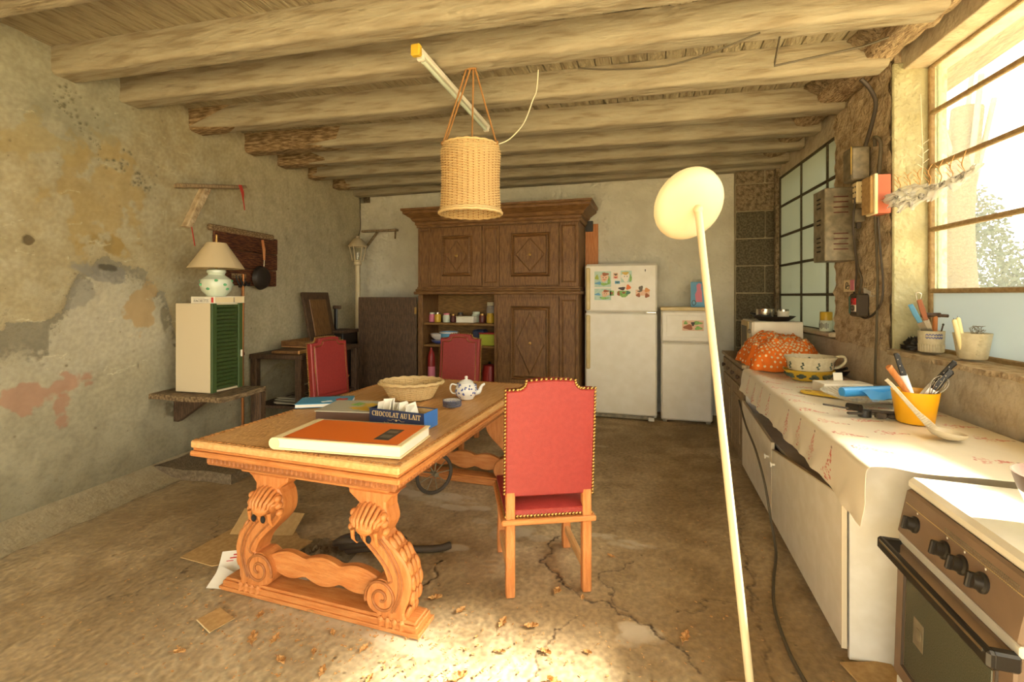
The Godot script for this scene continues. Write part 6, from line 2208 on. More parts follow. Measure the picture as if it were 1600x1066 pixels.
	for i in 19:
		for k in 44:
			var u := 0.1 + i * 0.048
			var v := (k + 0.5 * (i % 2)) / 44.0
			if k % maxi(1, int(round(3.0 - u * 2.6))) != 0:
				continue
			var p: Vector3 = hump.call(u, v)
			var q: Vector3 = hump.call(u + 0.01, v)
			var w: Vector3 = hump.call(u, v + 0.003)
			var n := (q - p).cross(w - p).normalized()
			if n.y < -0.2:
				n = -n
			if n.dot(p - Vector3(0, 0.05, 0)) < 0.0:
				n = -n
			var tx := (q - p).normalized()
			lathe(s, [Vector2(0.011, 0.0004), Vector2(0.008, 0.0016), Vector2(0.0, 0.0016)], 8, Transform3D(Basis(tx, n, tx.cross(n)), p))
	var dots := obj("printed_dots", s, M.cream_paper, t)
	dots.set_meta("kind", "stuff")
	s = st()
	sheet(s, 20, 14, func(u: float, v: float) -> Vector3:
		return Vector3(-0.29 - 0.05 * v + 0.012 * sin(u * 14), 0.2 - 0.19 * v, -0.02 + 0.24 * u + 0.02 * sin(v * 6)), 0.003)
	obj("hanging_fold", s, M.orange_cloth, t)
	t = thing("frying_pan", "dark pan whose handle pokes out of the dotted cloth", "pan", Vector3(1.42, C0 + 0.06, -4.42), 0.0)
	s = st()
	lathe(s, [Vector2(0, 0), Vector2(0.1, 0), Vector2(0.13, 0.04), Vector2(0.126, 0.04), Vector2(0.098, 0.006), Vector2(0, 0.006)], 28)
	obj("body", s, M.pan_black, t)
	s = st()
	tube(s, [Vector3(0.0, 0.04, 0.12), Vector3(0.03, 0.08, 0.22)], 0.012, 8)
	obj("handle", s, M.black_plastic, t)
	t.position.y = C0
	# flowered dish and tureen
	t = thing("serving_dish", "flowered oval dish under the cream tureen", "dish", Vector3(1.16, C0, -4.08), 0.25)
	s = st()
	lathe(s, [Vector2(0, 0), Vector2(0.11, 0), Vector2(0.115, 0.008), Vector2(0.165, 0.06), Vector2(0.18, 0.075), Vector2(0.175, 0.078), Vector2(0.11, 0.014), Vector2(0, 0.012)], 40, Transform3D(Basis.from_scale(Vector3(1, 1, 0.8)), Vector3.ZERO))
	obj("body", s, M.mustard, t)
	s = st()
	for i in 40:
		var a := i * 0.62
		var u := 0.2 + 0.6 * fmod(i * 0.37, 1.0)
		ball(s, Vector3(cos(a) * lerpf(0.12, 0.165, u), lerpf(0.012, 0.06, u), sin(a) * lerpf(0.12, 0.165, u) * 0.8), Vector3(0.02, 0.011, 0.018), 7, 4)
	obj("painted_leaves", s, M.foliage, t)
	t = thing("tureen", "cream tureen with painted sprigs and a looped handle", "tureen", Vector3(1.17, C0 + 0.078, -4.08), 0.25)
	s = st()
	lathe(s, [Vector2(0, 0), Vector2(0.15, 0), Vector2(0.155, 0.008), Vector2(0.16, 0.06), Vector2(0.185, 0.1), Vector2(0.18, 0.102), Vector2(0.152, 0.06), Vector2(0.145, 0.012), Vector2(0, 0.01)], 40, Transform3D(Basis.from_scale(Vector3(1, 1, 0.8)), Vector3.ZERO))
	obj("body", s, M.earthenware, t)
	s = st()
	tube(s, spline([Vector3(0.172, 0.095, 0.02), Vector3(0.235, 0.1, 0.02), Vector3(0.245, 0.06, 0.02), Vector3(0.2, 0.02, 0.02), Vector3(0.155, 0.015, 0.02)], 5), 0.011, 8)
	obj("handle", s, M.earthenware, t)
	s = st()
	for i in 9:
		var a := 0.3 + i * 0.68
		for k in 5:
			var b := a + 0.05 * sin(k * 2.0)
			ball(s, Vector3(cos(b) * 0.157, 0.02 + k * 0.013, sin(b) * 0.157 * 0.8), Vector3(0.009, 0.007, 0.009), 6, 4)
	obj("painted_sprigs", s, M.foliage, t)
	# wooden board with a hole
	t = thing("cutting_board", "small yellow wooden board with a slot in its handle", "board", Vector3(1.09, C0, -3.47), -0.5)
	s = st()
	var out := []
	for i in 13:
		var a := PI / 2 + PI * i / 12
		out.append(Vector2(-0.10 + cos(a) * 0.05, sin(a) * 0.05))
	out.append(Vector2(0.14, -0.075))
	out.append(Vector2(0.14, 0.075))
	prism(s, out, 0.0, 0.014, 0.003, Transform3D(Basis(Vector3.RIGHT, -PI / 2), Vector3.ZERO))
	obj("board", s, M.mustard, t)
	s = st()
	box(s, Vector3(-0.105, 0.0142, 0), Vector3(0.035, 0.001, 0.012), 0.0)
	obj("slot", s, M.dark_gap, t)
	# glass platter
	t = thing("glass_platter", "wide shallow clear glass platter holding the blue roll", "platter", Vector3(1.21, C0 + 0.015, -3.28))
	s = st()
	lathe(s, [Vector2(0, 0), Vector2(0.10, 0), Vector2(0.12, 0.008), Vector2(0.205, 0.042), Vector2(0.21, 0.047), Vector2(0.2, 0.046), Vector2(0.115, 0.014), Vector2(0, 0.006)], 48)
	obj("plate", s, M.clear, t)
	s = st()
	for i in 36:
		var a := TAU * i / 36
		tube(s, [Vector3(cos(a) * 0.12, 0.012, sin(a) * 0.12), Vector3(cos(a) * 0.2, 0.043, sin(a) * 0.2)], 0.004, 5)
	obj("ribs", s, M.clear, t)
	# blue film roll
	t = thing("blue_bag_roll", "roll of bright blue plastic bags lying on the glass platter", "roll", Vector3(1.22, C0 + 0.075, -3.24), 0.32)
	s = st()
	tube(s, [Vector3(-0.15, 0, 0), Vector3(0.16, 0.008, 0)], 0.028, 18)
	tube(s, [Vector3(-0.152, 0, 0), Vector3(-0.148, 0, 0)], 0.024, 14)
	obj("roll", s, M.blue_film, t)
	s = st()
	sheet(s, 16, 8, func(u: float, v: float) -> Vector3:
		return Vector3(-0.06 + 0.25 * u, 0.01 - 0.035 * v + 0.008 * sin(u * 9 + v * 4), 0.024 + 0.09 * v), 0.002)
	obj("loose_bag", s, M.blue_film, t)
	# white boxes behind it
	t = thing("carton", "white carton with an open flap behind the blue roll", "box", Vector3(1.21, C0 + 0.02, -3.58), 0.2)
	bx("body", Vector3(0, 0.035, 0), Vector3(0.30, 0.07, 0.14), M.white_panel, t, 0.003)
	s = st()
	box(s, Vector3(0.02, 0.10, -0.06), Vector3(0.06, 0.07, 0.003), 0.001, Transform3D(Basis(Vector3.RIGHT, -0.2), Vector3.ZERO))
	obj("flap", s, M.white_panel, t)
	t.position.y = C0
	t = thing("carton", "flat white carton lying right of the blue roll", "box", Vector3(1.40, C0, -3.42), 0.1)
	bx("body", Vector3(0, 0.03, 0), Vector3(0.18, 0.06, 0.22), M.white_panel, t, 0.003)
	bx("flap", Vector3(0, 0.062, 0.05), Vector3(0.17, 0.003, 0.1), M.white_paper, t, 0.0)
	# black gadget
	t = thing("can_opener", "dark metal kitchen gadget lying in front of the platter", "utensil", Vector3(1.09, C0, -2.92), 0.05)
	s = st()
	box(s, Vector3(0.02, 0.018, 0.01), Vector3(0.22, 0.012, 0.02), 0.003, Transform3D(Basis(Vector3.UP, 0.12), Vector3.ZERO))
	box(s, Vector3(0.03, 0.03, -0.01), Vector3(0.22, 0.012, 0.022), 0.003, Transform3D(Basis(Vector3.UP, -0.2), Vector3.ZERO))
	box(s, Vector3(-0.14, 0.03, 0.0), Vector3(0.12, 0.008, 0.014), 0.002, Transform3D(Basis(Vector3(0, 0, 1), -0.12), Vector3.ZERO))
	obj("arm", s, M.rubber, t)
	s = st()
	tube(s, [Vector3(-0.07, 0.045, -0.025), Vector3(-0.03, 0.05, 0.03)], 0.018, 12)
	tube(s, [Vector3(0.0, 0.0, 0.0), Vector3(0.0, 0.035, 0.0)], 0.03, 12)
	obj("wheel", s, M.black_plastic, t)
	s = st()
	box(s, Vector3(0.13, 0.012, 0.02), Vector3(0.07, 0.024, 0.035), 0.008)
	box(s, Vector3(0.06, 0.014, 0.03), Vector3(0.05, 0.028, 0.03), 0.006)
	obj("grip", s, M.rubber, t)
	# yellow pot of utensils
	var cp := Vector3(1.285, C0, -2.86)
	t = thing("utensil_pot", "bright yellow plastic pot full of kitchen tools", "pot", cp)
	s = st()
	lathe(s, [Vector2(0, 0), Vector2(0.072, 0), Vector2(0.076, 0.004), Vector2(0.098, 0.16), Vector2(0.094, 0.16), Vector2(0.072, 0.008), Vector2(0, 0.008)], 40)
	obj("body", s, M.yellow_plastic, t)
	var knife := func(label: String, a: Vector3, b: Vector3, hm: Material, wide: float) -> void:
		var k := thing("kitchen_knife", label, "knife", cp)
		var q := st()
		var d := (b - a).normalized()
		var side := d.cross(Vector3(-0.43, 0.2, 0.87)).normalized()
		var nn := d.cross(side)
		var xf := Transform3D(Basis(side, d, nn), a)
		var L := a.distance_to(b)
		prism(q, [Vector2(-wide, 0.0), Vector2(0.0, -0.05), Vector2(wide, 0.0), Vector2(wide, L * 0.55), Vector2(-wide, L * 0.55)], -0.001, 0.001, 0.0, xf)
		obj("blade", q, M.steel, k)
		q = st()
		prism(q, [Vector2(-wide * 0.8, L * 0.53), Vector2(wide * 0.9, L * 0.52), Vector2(wide * 0.75, L * 0.8), Vector2(wide * 1.0, L * 0.96), Vector2(wide * 0.5, L), Vector2(-wide * 0.6, L), Vector2(-wide * 0.7, L * 0.75)], -0.009, 0.009, 0.004, xf)
		obj("handle", q, hm, k)
		q = st()
		for i in 3:
			ball(q, xf * Vector3(0, L * (0.6 + i * 0.13), 0.009), Vector3(0.004, 0.004, 0.002), 8, 4)
			ball(q, xf * Vector3(0, L * (0.6 + i * 0.13), -0.009), Vector3(0.004, 0.004, 0.002), 8, 4)
		obj("rivet", q, M.steel, k)
	knife.call("black handled knife at the left of the yellow pot", Vector3(0.0, 0.1, -0.02), Vector3(-0.045, 0.335, -0.09), M.black_plastic, 0.016)
	knife.call("stout black handled knife leaning right out of the yellow pot", Vector3(0.0, 0.06, 0.0), Vector3(0.125, 0.275, 0.05), M.black_plastic, 0.018)
	knife.call("black handled knife behind the stout one in the yellow pot", Vector3(0.01, 0.08, -0.03), Vector3(0.18, 0.31, -0.03), M.black_plastic, 0.016)
	t = thing("wooden_brush", "wooden handled brush leaning left out of the yellow pot", "brush", cp)
	s = st()
	tube(s, spline([Vector3(-0.03, 0.12, 0.03), Vector3(-0.08, 0.2, 0.045), Vector3(-0.125, 0.265, 0.06), Vector3(-0.14, 0.285, 0.065)], 4), [0.012, 0.012, 0.013, 0.013, 0.014, 0.014, 0.014, 0.015, 0.015, 0.015, 0.016, 0.016, 0.012], 10)
	obj("handle", s, M.honey_wood_y, t)
	s = st()
	tube(s, [Vector3(-0.01, 0.03, 0.02), Vector3(-0.03, 0.12, 0.03)], 0.009, 8)
	obj("shaft", s, M.steel, t)
	t = thing("whisk", "wire whisk standing in the yellow pot", "whisk", cp)
	s = st()
	var wd := Vector3(0.42, 0.88, 0.12).normalized()
	for k in 5:
		var sd := wd.cross(Vector3(0, 0, 1)).normalized().rotated(wd, k * PI / 5)
		var ln := []
		for p in [[0.0, 0.0], [0.02, 0.05], [0.032, 0.09], [0.022, 0.125], [0.0, 0.135], [-0.022, 0.125], [-0.032, 0.09], [-0.02, 0.05], [0.0, 0.0]]:
			ln.append(Vector3(0.045, 0.12, 0.025) + wd * p[1] + sd * p[0])
		tube(s, spline(ln, 4), 0.0014, 4)
	obj("wires", s, M.steel, t)
	s = st()
	tube(s, [Vector3(0.0, 0.02, 0.02), Vector3(0.045, 0.11, 0.025)], 0.008, 8)
	obj("handle", s, M.steel, t)
	# ladle: bowl rests on the counter, handle leans on the yellow pot
	t = thing("ladle", "grey plastic ladle propped against the yellow pot", "ladle", Vector3(1.27, C0, -2.56))
	s = st()
	ball_open(s, Vector3(0, 0.037, 0), 0.07, 0.038)
	obj("bowl", s, M.grey_plastic, t)
	s = st()
	var hp := spline([Vector3(-0.03, 0.03, -0.04), Vector3(-0.045, 0.06, -0.08), Vector3(-0.065, 0.10, -0.14), Vector3(-0.11, 0.19, -0.23), Vector3(-0.125, 0.215, -0.26)], 6)
	for e in hp.size() - 1:
		var a: Vector3 = hp[e]
		var b: Vector3 = hp[e + 1]
		var d := (b - a).normalized()
		var side := d.cross(Vector3(-0.43, 0.25, 0.87)).normalized()
		var nn := d.cross(side)
		var w := lerpf(0.036, 0.018, smoothstep(0.0, 0.6, float(e) / hp.size()))
		box(s, Vector3.ZERO, Vector3(w, a.distance_to(b) * 1.15, 0.008), 0.003, Transform3D(Basis(side, d, nn), (a + b) / 2))
	obj("handle", s, M.grey_plastic, t)

func ball_open(s: SurfaceTool, c: Vector3, r: float, h: float) -> void:
	var pr := []
	for i in 9:
		var a := i / 8.0 * PI / 2
		pr.append(Vector2(r * sin(a), -h * cos(a)))
	for i in 9:
		var a := (8 - i) / 8.0 * PI / 2
		pr.append(Vector2((r - 0.004) * sin(a), -(h - 0.004) * cos(a)))
	lathe(s, pr, 28, Transform3D(Basis(Vector3(0, 0, 1), -0.15), c))

# ---------------------------------------------------------------- on the sill
func build_sill_items() -> void:
	var S := 1.155
	var p1 := Vector3(1.655, S, -3.50)
	var t := thing("ceramic_pot", "cream ribbed pot with blue lettering holding knives", "pot", p1)
	var s := st()
	lathe(s, [Vector2(0, 0), Vector2(0.056, 0), Vector2(0.06, 0.004), Vector2(0.066, 0.13), Vector2(0.062, 0.13), Vector2(0.055, 0.008), Vector2(0, 0.008)], 40)
	obj("body", s, M.earthenware, t)
	s = st()
	for i in 30:
		var a := TAU * i / 30
		tube(s, [Vector3(cos(a) * 0.0595, 0.004, sin(a) * 0.0595), Vector3(cos(a) * 0.062, 0.05, sin(a) * 0.062)], 0.0025, 5)
	obj("ribs", s, M.earthenware, t)
	s = st()
	for i in 12:
		var a := 1.15 + i * 0.11
		for k in 2:
			var c := Vector3(cos(a) * 0.0655, 0.09 + k * 0.018, sin(a) * 0.0655)
			box(s, Vector3.ZERO, Vector3(0.0012, 0.012, 0.004), 0.0, Transform3D(Basis(Vector3.UP, -a) * Basis(Vector3.RIGHT, 0.3 if (i + k) % 2 else -0.3), c))
	obj("blue_lettering", s, M.blue_ink, t)
	var kn := func(label: String, a: Vector3, b: Vector3, hm: Material) -> Node3D:
		var k := thing("kitchen_knife", label, "knife", p1)
		var q := st()
		var d := (b - a).normalized()
		var side := d.cross(Vector3(-0.46, 0.15, 0.87)).normalized()
		var xf := Transform3D(Basis(side, d, d.cross(side)), a)
		var L := a.distance_to(b)
		prism(q, [Vector2(-0.018, 0.0), Vector2(0.016, 0.0), Vector2(0.016, L * 0.5), Vector2(-0.016, L * 0.5)], -0.001, 0.001, 0.0, xf)
		obj("blade", q, M.steel, k)
		q = st()
		prism(q, [Vector2(-0.012, L * 0.48), Vector2(0.012, L * 0.48), Vector2(0.014, L * 0.75), Vector2(0.012, L), Vector2(-0.012, L), Vector2(-0.015, L * 0.75)], -0.009, 0.009, 0.004, xf)
		obj("handle", q, hm, k)
		q = st()
		for i in 3:
			ball(q, xf * Vector3(0, L * (0.56 + i * 0.15), 0.009), Vector3(0.004, 0.004, 0.002), 8, 4)
		obj("rivet", q, M.steel, k)
		return k
	kn.call("pale blue handled knife leaning left in the ribbed pot", Vector3(-0.01, 0.08, 0.0), Vector3(-0.12, 0.29, 0.03), M.sky_blue)
	var kk: Node3D = kn.call("brown handled slicer with a wire loop in the ribbed pot", Vector3(0.0, 0.08, 0.01), Vector3(-0.075, 0.32, 0.03), M.terracotta)
	s = st()
	tube(s, spline([Vector3(-0.07, 0.315, 0.03), Vector3(-0.066, 0.355, 0.035), Vector3(-0.09, 0.362, 0.03), Vector3(-0.085, 0.318, 0.03)], 5), 0.0025, 6)
	obj("hanging_loop", s, M.steel, kk)
	t = thing("mallet", "wooden hammer standing head up in the ribbed pot", "hammer", p1)
	s = st()
	tube(s, [Vector3(0.02, 0.02, -0.01), Vector3(0.035, 0.22, -0.03)], 0.013, 10)
	obj("handle", s, M.honey_wood_y, t)
	s = st()
	tube(s, [Vector3(-0.035, 0.225, -0.03), Vector3(0.06, 0.225, -0.03)], 0.015, 12)
	tube(s, [Vector3(0.06, 0.222, -0.03), Vector3(0.10, 0.22, -0.03)], 0.01, 12)
	obj("head", s, M.dark_wood, t)
	t = thing("spatula", "thin dark stick poking out of the ribbed pot", "utensil", p1)
	s = st()
	tube(s, [Vector3(0.03, 0.03, 0.0), Vector3(0.06, 0.165, 0.0)], 0.004, 6)
	obj("stick", s, M.dark_wood, t)
	s = st()
	ball(s, Vector3(0.061, 0.168, 0), Vector3(0.006, 0.008, 0.006), 8, 5)
	obj("tip", s, M.black_plastic, t)
	var p2 := Vector3(1.695, S, -3.19)
	t = thing("ceramic_pot", "wide cream pot holding white candles on the sill", "pot", p2)
	s = st()
	lathe(s, [Vector2(0, 0), Vector2(0.058, 0), Vector2(0.062, 0.005), Vector2(0.07, 0.06), Vector2(0.082, 0.14), Vector2(0.078, 0.14), Vector2(0.064, 0.05), Vector2(0.056, 0.01), Vector2(0, 0.01)], 40)
	obj("body", s, M.earthenware, t)
	s = st()
	for k in 6:
		ball(s, Vector3(-0.01 + 0.002 * k, 0.03 + k * 0.018, 0.065 + k * 0.0025), Vector3(0.01, 0.006, 0.005), 8, 5)
	obj("relief", s, M.earthenware, t)
	for q in [[Vector3(-0.03, 0.02, 0), Vector3(-0.08, 0.225, 0.03), "taller white candle in the wide pot"], [Vector3(-0.045, 0.02, 0.01), Vector3(-0.105, 0.215, 0.045), "white candle left of the taller one in the wide pot"]]:
		var c := thing("candle", q[2], "candle", p2)
		s = st()
		tube(s, [q[0], q[0].lerp(q[1], 0.97), q[1]], [0.0125, 0.0105, 0.006], 14)
		obj("wax", s, M.candle_wax, c)
		s = st()
		tube(s, [q[1], q[1] + Vector3(-0.002, 0.008, 0)], 0.001, 4)
		obj("wick", s, M.dark_ink, c)
	t = thing("wire_scourer", "tangle of thin wire in the wide pot", "wire", p2)
	s = st()
	for k in 3:
		var ln := []
		for i in 14:
			ln.append(Vector3(0.025 + rng.randf_range(-0.03, 0.03), 0.13 + rng.randf_range(-0.01, 0.05), rng.randf_range(-0.03, 0.03)))
		tube(s, spline(ln, 3), 0.0012, 4)
	obj("wire", s, M.steel, t)
	t = thing("dark_bag", "crumpled black plastic bag on the sill corner", "bag", Vector3(1.66, S - 0.003, -3.66))
	s = st()
	var nz := noise(9.0, 3, 4)
	sheet(s, 40, 20, func(u: float, v: float) -> Vector3:
		var a := TAU * u
		var b := PI / 2 * v
		var r := 1.0 + 0.5 * nz.get_noise_3d(cos(a), sin(a), b)
		return Vector3(cos(a) * cos(b) * 0.08 * r, sin(b) * 0.075 * r, -sin(a) * cos(b) * 0.075 * r))
	obj("crumpled_film", s, M.black_plastic, t)
	s = st()
	ball(s, Vector3(-0.01, 0.07, 0.03), Vector3(0.02, 0.014, 0.018), 8, 5)
	obj("knot", s, M.rubber, t)
	t = thing("stone_block", "small brown block on the sill at the right edge", "block", Vector3(1.70, S - 0.004, -2.72), 0.2)
	bx("block", Vector3(0, 0.02, 0), Vector3(0.08, 0.04, 0.06), M.stone, t, 0.008)
	bx("chip", Vector3(0.03, 0.042, 0.0), Vector3(0.03, 0.008, 0.03), M.shelf_wood, t, 0.003)
	# yellow capped bottle on the far sill
	t = thing("spice_bottle", "clear bottle with a yellow cap on the far window sill", "bottle", Vector3(1.50, 1.186, -4.80))
	s = st()
	lathe(s, [Vector2(0, 0), Vector2(0.05, 0), Vector2(0.052, 0.005), Vector2(0.052, 0.09), Vector2(0.045, 0.1), Vector2(0, 0.1)], 20)
	obj("body", s, M.white_glaze, t)
	s = st()
	lathe(s, [Vector2(0.048, 0.095), Vector2(0.048, 0.165), Vector2(0.044, 0.17), Vector2(0, 0.17)], 20)
	obj("cap", s, M.mustard, t)
	s = st()
	for i in 10:
		var a := 1.6 + i * 0.2
		box(s, Vector3.ZERO, Vector3(0.001, rng.randf_range(0.03, 0.06), 0.005), 0.0, Transform3D(Basis(Vector3.UP, -a), Vector3(cos(a) * 0.0525, 0.048, sin(a) * 0.0525)))
	obj("label_print", s, M.dark_ink, t)
	# cobwebbed plastic film with dead twigs in the window corner
	t = thing("plastic_film", "crumpled clear plastic film and cobweb hanging in the window corner", "film", Vector3(1.60, 2.14, -3.53))
	s = st()
	sheet(s, 60, 24, func(u: float, v: float) -> Vector3:
		var k := nz.get_noise_2d(u * 0.6, v * 0.5)
		var q := nz.get_noise_2d(u * 0.9 + 3.0, v * 0.7)
		var tall := 0.12 * exp(-pow((u - 0.3) / 0.22, 2.0)) + 0.03
		return Vector3(-0.09 + 0.19 * u + 0.06 * k, tall * (0.5 - v) + 0.05 * u - 0.04 * sin(u * PI) + 0.05 * q * (0.3 + v), -0.18 + 0.56 * u + 0.07 * q), 0.001)
	obj("film", s, M.film, t)
	s = st()
	for k in 7:
		var x0 := Vector3(-0.06 + 0.03 * k, 0.02, -0.1 + 0.05 * k)
		tube(s, spline([x0, x0 + Vector3(0.01, 0.05, 0.01), x0 + Vector3(-0.01, 0.09, 0.02), x0 + Vector3(0.02, 0.11 + 0.01 * k, 0)], 3), 0.003, 5)
		for j in 3:
			var y := 0.03 + 0.03 * j
			tube(s, [x0 + Vector3(0, y, 0.01), x0 + Vector3(-0.03, y + 0.03, 0.02)], 0.002, 4)
	obj("dead_twigs", s, M.dry_leaf, t)
	s = st()
	tube(s, spline([Vector3(0.03, 0.08, -0.02), Vector3(0.05, 0.22, -0.05), Vector3(0.06, 0.34, -0.08), Vector3(0.08, 0.66, -0.14)], 4), 0.0022, 5)
	for j in 6:
		var y := 0.16 + 0.03 * j
		tube(s, [Vector3(0.045, y, -0.035), Vector3(0.045 + (0.03 if j % 2 else -0.03), y + 0.025, -0.035)], 0.002, 4)
	tube(s, [Vector3(-0.06, 0.0, -0.12), Vector3(-0.13, -0.01, -0.2)], 0.002, 4)
	obj("cobweb_strands", s, M.cable_white, t)
	s = st()
	sheet(s, 10, 6, func(u: float, v: float) -> Vector3:
		return Vector3(-0.06 - 0.05 * u, -0.62 + 0.04 * v - 0.03 * sin(u * PI), -0.35 - 0.16 * u), 0.001)
	var o := obj("cobweb", s, M.film)
	o.position = Vector3(1.62, 2.14, -3.55)
	tag(o, "dusty cobweb scrap on the pier under the red box", "cobweb")

# ---------------------------------------------------------------- electrics on the pier
func build_electrics() -> void:
	var R := func(z: float, y: float, off: float) -> Vector3:
		return Vector3(1.6 + RT * (z + 3.0) - off, y, z)
	var t := thing("metal_box", "grey louvred sheet metal box sticking out beside the far window", "box", R.call(-4.28, 1.765, 0.035), RT)
	bx("case", Vector3(-0.105, 0.28, 0), Vector3(0.21, 0.56, 0.22), M.grey_metal, t, 0.006)
	for k in [0.09, 0.13, 0.17, 0.21, 0.37, 0.41, 0.45, 0.49]:
		bx("louvre", Vector3(-0.10, k, 0.1115), Vector3(0.10, 0.008, 0.006), M.dark_red, t, 0.002)
	for k in [0.08, 0.115, 0.15, 0.185, 0.29, 0.325, 0.42, 0.455, 0.49]:
		bx("louvre", Vector3(-0.2115, k, 0.0), Vector3(0.006, 0.01, 0.07), M.dark_gap, t, 0.002)
	t = thing("junction_box", "plain grey junction box under the conduit", "box", R.call(-4.02, 2.33, 0.035), RT)
	bx("case", Vector3(-0.06, 0.12, 0), Vector3(0.12, 0.24, 0.14), M.grey_metal, t, 0.01)
	bx("back_plate", Vector3(-0.0, 0.12, -0.1), Vector3(0.03, 0.3, 0.12), M.pillar_plaster, t, 0.006)
	bx("yellow_edge", Vector3(-0.122, 0.14, 0.066), Vector3(0.004, 0.2, 0.006), M.mustard, t, 0.001)
	var s := st()
	tube(s, spline([R.call(-3.80, 2.99, 0.16), R.call(-3.82, 2.93, 0.1), R.call(-3.86, 2.84, 0.045), R.call(-3.92, 2.72, 0.04), R.call(-3.98, 2.56, 0.06)], 5), 0.013, 10)
	var o := obj("conduit", s, M.rubber)
	tag(o, "dark conduit pipe running from the timber down to the junction box", "pipe")
	s = st()
	tube(s, spline([R.call(-3.9, 2.55, 0.03), R.call(-3.86, 2.6, 0.05), R.call(-3.83, 2.55, 0.03), R.call(-3.84, 2.42, 0.03), R.call(-3.84, 2.3, 0.04)], 5), 0.012, 8)
	o = obj("conduit", s, M.cable_grey)
	tag(o, "short grey cable curling right of the junction box", "cable")
	t = thing("wooden_block", "red and cream painted wooden block fixed to the pier edge", "block", R.call(-3.78, 2.05, 0.03), RT)
	bx("block", Vector3(-0.03, 0.13, 0.0), Vector3(0.08, 0.26, 0.12), M.red_wood, t, 0.004)
	bx("cream_strip", Vector3(-0.08, 0.13, 0.01), Vector3(0.02, 0.27, 0.12), M.cream_paper, t, 0.003)
	bx("tan_strip", Vector3(-0.098, 0.13, -0.01), Vector3(0.016, 0.25, 0.12), M.cardboard, t, 0.003)
	t = thing("socket", "cream multi-way socket beside the red wooden block", "socket", R.call(-3.97, 2.17, -0.03), RT)
	bx("case", Vector3(-0.10, 0.07, 0.0), Vector3(0.12, 0.15, 0.07), M.cream_paper, t, 0.008)
	s = st()
	for i in 3:
		for j in 2:
			ball(s, Vector3(-0.125 + j * 0.05, 0.03 + i * 0.04, 0.036), Vector3(0.009, 0.009, 0.003), 8, 4)
			ball(s, Vector3(-0.161, 0.03 + i * 0.04, -0.015 + j * 0.03), Vector3(0.003, 0.008, 0.008), 8, 4)
	obj("holes", s, M.dark_ink, t)
	t = thing("plug", "grey plug hanging under the cream socket", "plug", R.call(-4.0, 2.03, 0.0), RT)
	bx("body", Vector3(-0.09, 0.05, 0.0), Vector3(0.07, 0.10, 0.06), M.grey_metal, t, 0.012)
	bx("cord_grip", Vector3(-0.09, -0.02, 0.0), Vector3(0.03, 0.05, 0.03), M.rubber, t, 0.008)
	s = st()
	tube(s, spline([R.call(-3.95, 2.2, 0.13), R.call(-3.96, 2.0, 0.14), R.call(-4.02, 1.82, 0.1), R.call(-4.1, 1.7, 0.06), R.call(-4.18, 1.62, 0.03), R.call(-4.21, 1.5, 0.03), R.call(-4.16, 1.38, 0.03), R.call(-4.05, 1.335, 0.03), R.call(-3.92, 1.37, 0.03), R.call(-3.82, 1.46, 0.03), R.call(-3.80, 1.6, 0.03), R.call(-3.81, 1.8, 0.04), R.call(-3.82, 2.04, 0.05)], 6), 0.007, 8)
	o = obj("power_cable", s, M.rubber)
	tag(o, "dark cable looping round the red and white switch", "cable")
	s = st()
	tube(s, spline([R.call(-4.05, 2.0, 0.09), R.call(-4.12, 1.85, 0.06), R.call(-4.14, 1.7, 0.03), R.call(-4.12, 1.62, 0.02), R.call(-4.16, 1.5, 0.02)], 5), 0.008, 8)
	o = obj("power_cable", s, M.cable_grey)
	tag(o, "grey cable running down from the plug beside the louvred box", "cable")
	s = st()
	tube(s, spline([R.call(-3.86, 2.06, 0.05), R.call(-3.88, 1.8, 0.03), R.call(-3.87, 1.6, 0.03), R.call(-3.88, 1.3, 0.03), R.call(-3.9, 1.0, 0.03), R.call(-3.9, 0.88, 0.03)], 5), 0.008, 8)
	o = obj("power_cable", s, M.cable_grey)
	tag(o, "dark straight cable going down the pier to the counter", "cable")
	t = thing("switch_box", "grey switch with red and white buttons on the pier", "switch", R.call(-4.07, 1.345, 0.02), RT)
	bx("case", Vector3(-0.035, 0.085, 0.0), Vector3(0.08, 0.17, 0.13), M.rubber, t, 0.012)
	bx("side_strip", Vector3(-0.072, 0.085, -0.055), Vector3(0.012, 0.13, 0.02), M.teal, t, 0.003)
	bx("plate", Vector3(-0.077, 0.112, 0.01), Vector3(0.006, 0.05, 0.07), M.red_ink, t, 0.002)
	bx("plate", Vector3(-0.077, 0.062, 0.01), Vector3(0.006, 0.05, 0.07), M.white_paper, t, 0.002)
	for q in [[0.112, M.jar_red], [0.062, M.dark_ink]]:
		s = st()
		lathe(s, [Vector2(0.012, 0), Vector2(0.022, 0), Vector2(0.022, 0.008), Vector2(0.012, 0.008), Vector2(0.012, 0)], 16, Transform3D(Basis(Vector3(0, 0, 1), PI / 2), Vector3(-0.08, q[0], 0.01)))
		obj("button_ring", s, q[1], t)
	t = thing("notice", "small cream label with dark scrawl on the pier", "label", R.call(-4.30, 1.53, 0.035), RT)
	bx("card", Vector3(-0.008, 0.045, 0.04), Vector3(0.003, 0.09, 0.17), M.cream_paper, t, 0.0)
	s = st()
	tube(s, spline([Vector3(-0.011, 0.02, -0.01), Vector3(-0.011, 0.07, -0.0), Vector3(-0.011, 0.06, 0.03), Vector3(-0.011, 0.03, 0.0), Vector3(-0.011, 0.02, 0.04), Vector3(-0.011, 0.05, 0.05), Vector3(-0.011, 0.04, 0.02)], 4), 0.003, 4)
	obj("scrawl", s, M.dark_ink, t)
	bx("pink_tag", Vector3(-0.012, 0.05, 0.10), Vector3(0.004, 0.08, 0.06), M.pink, t, 0.001)

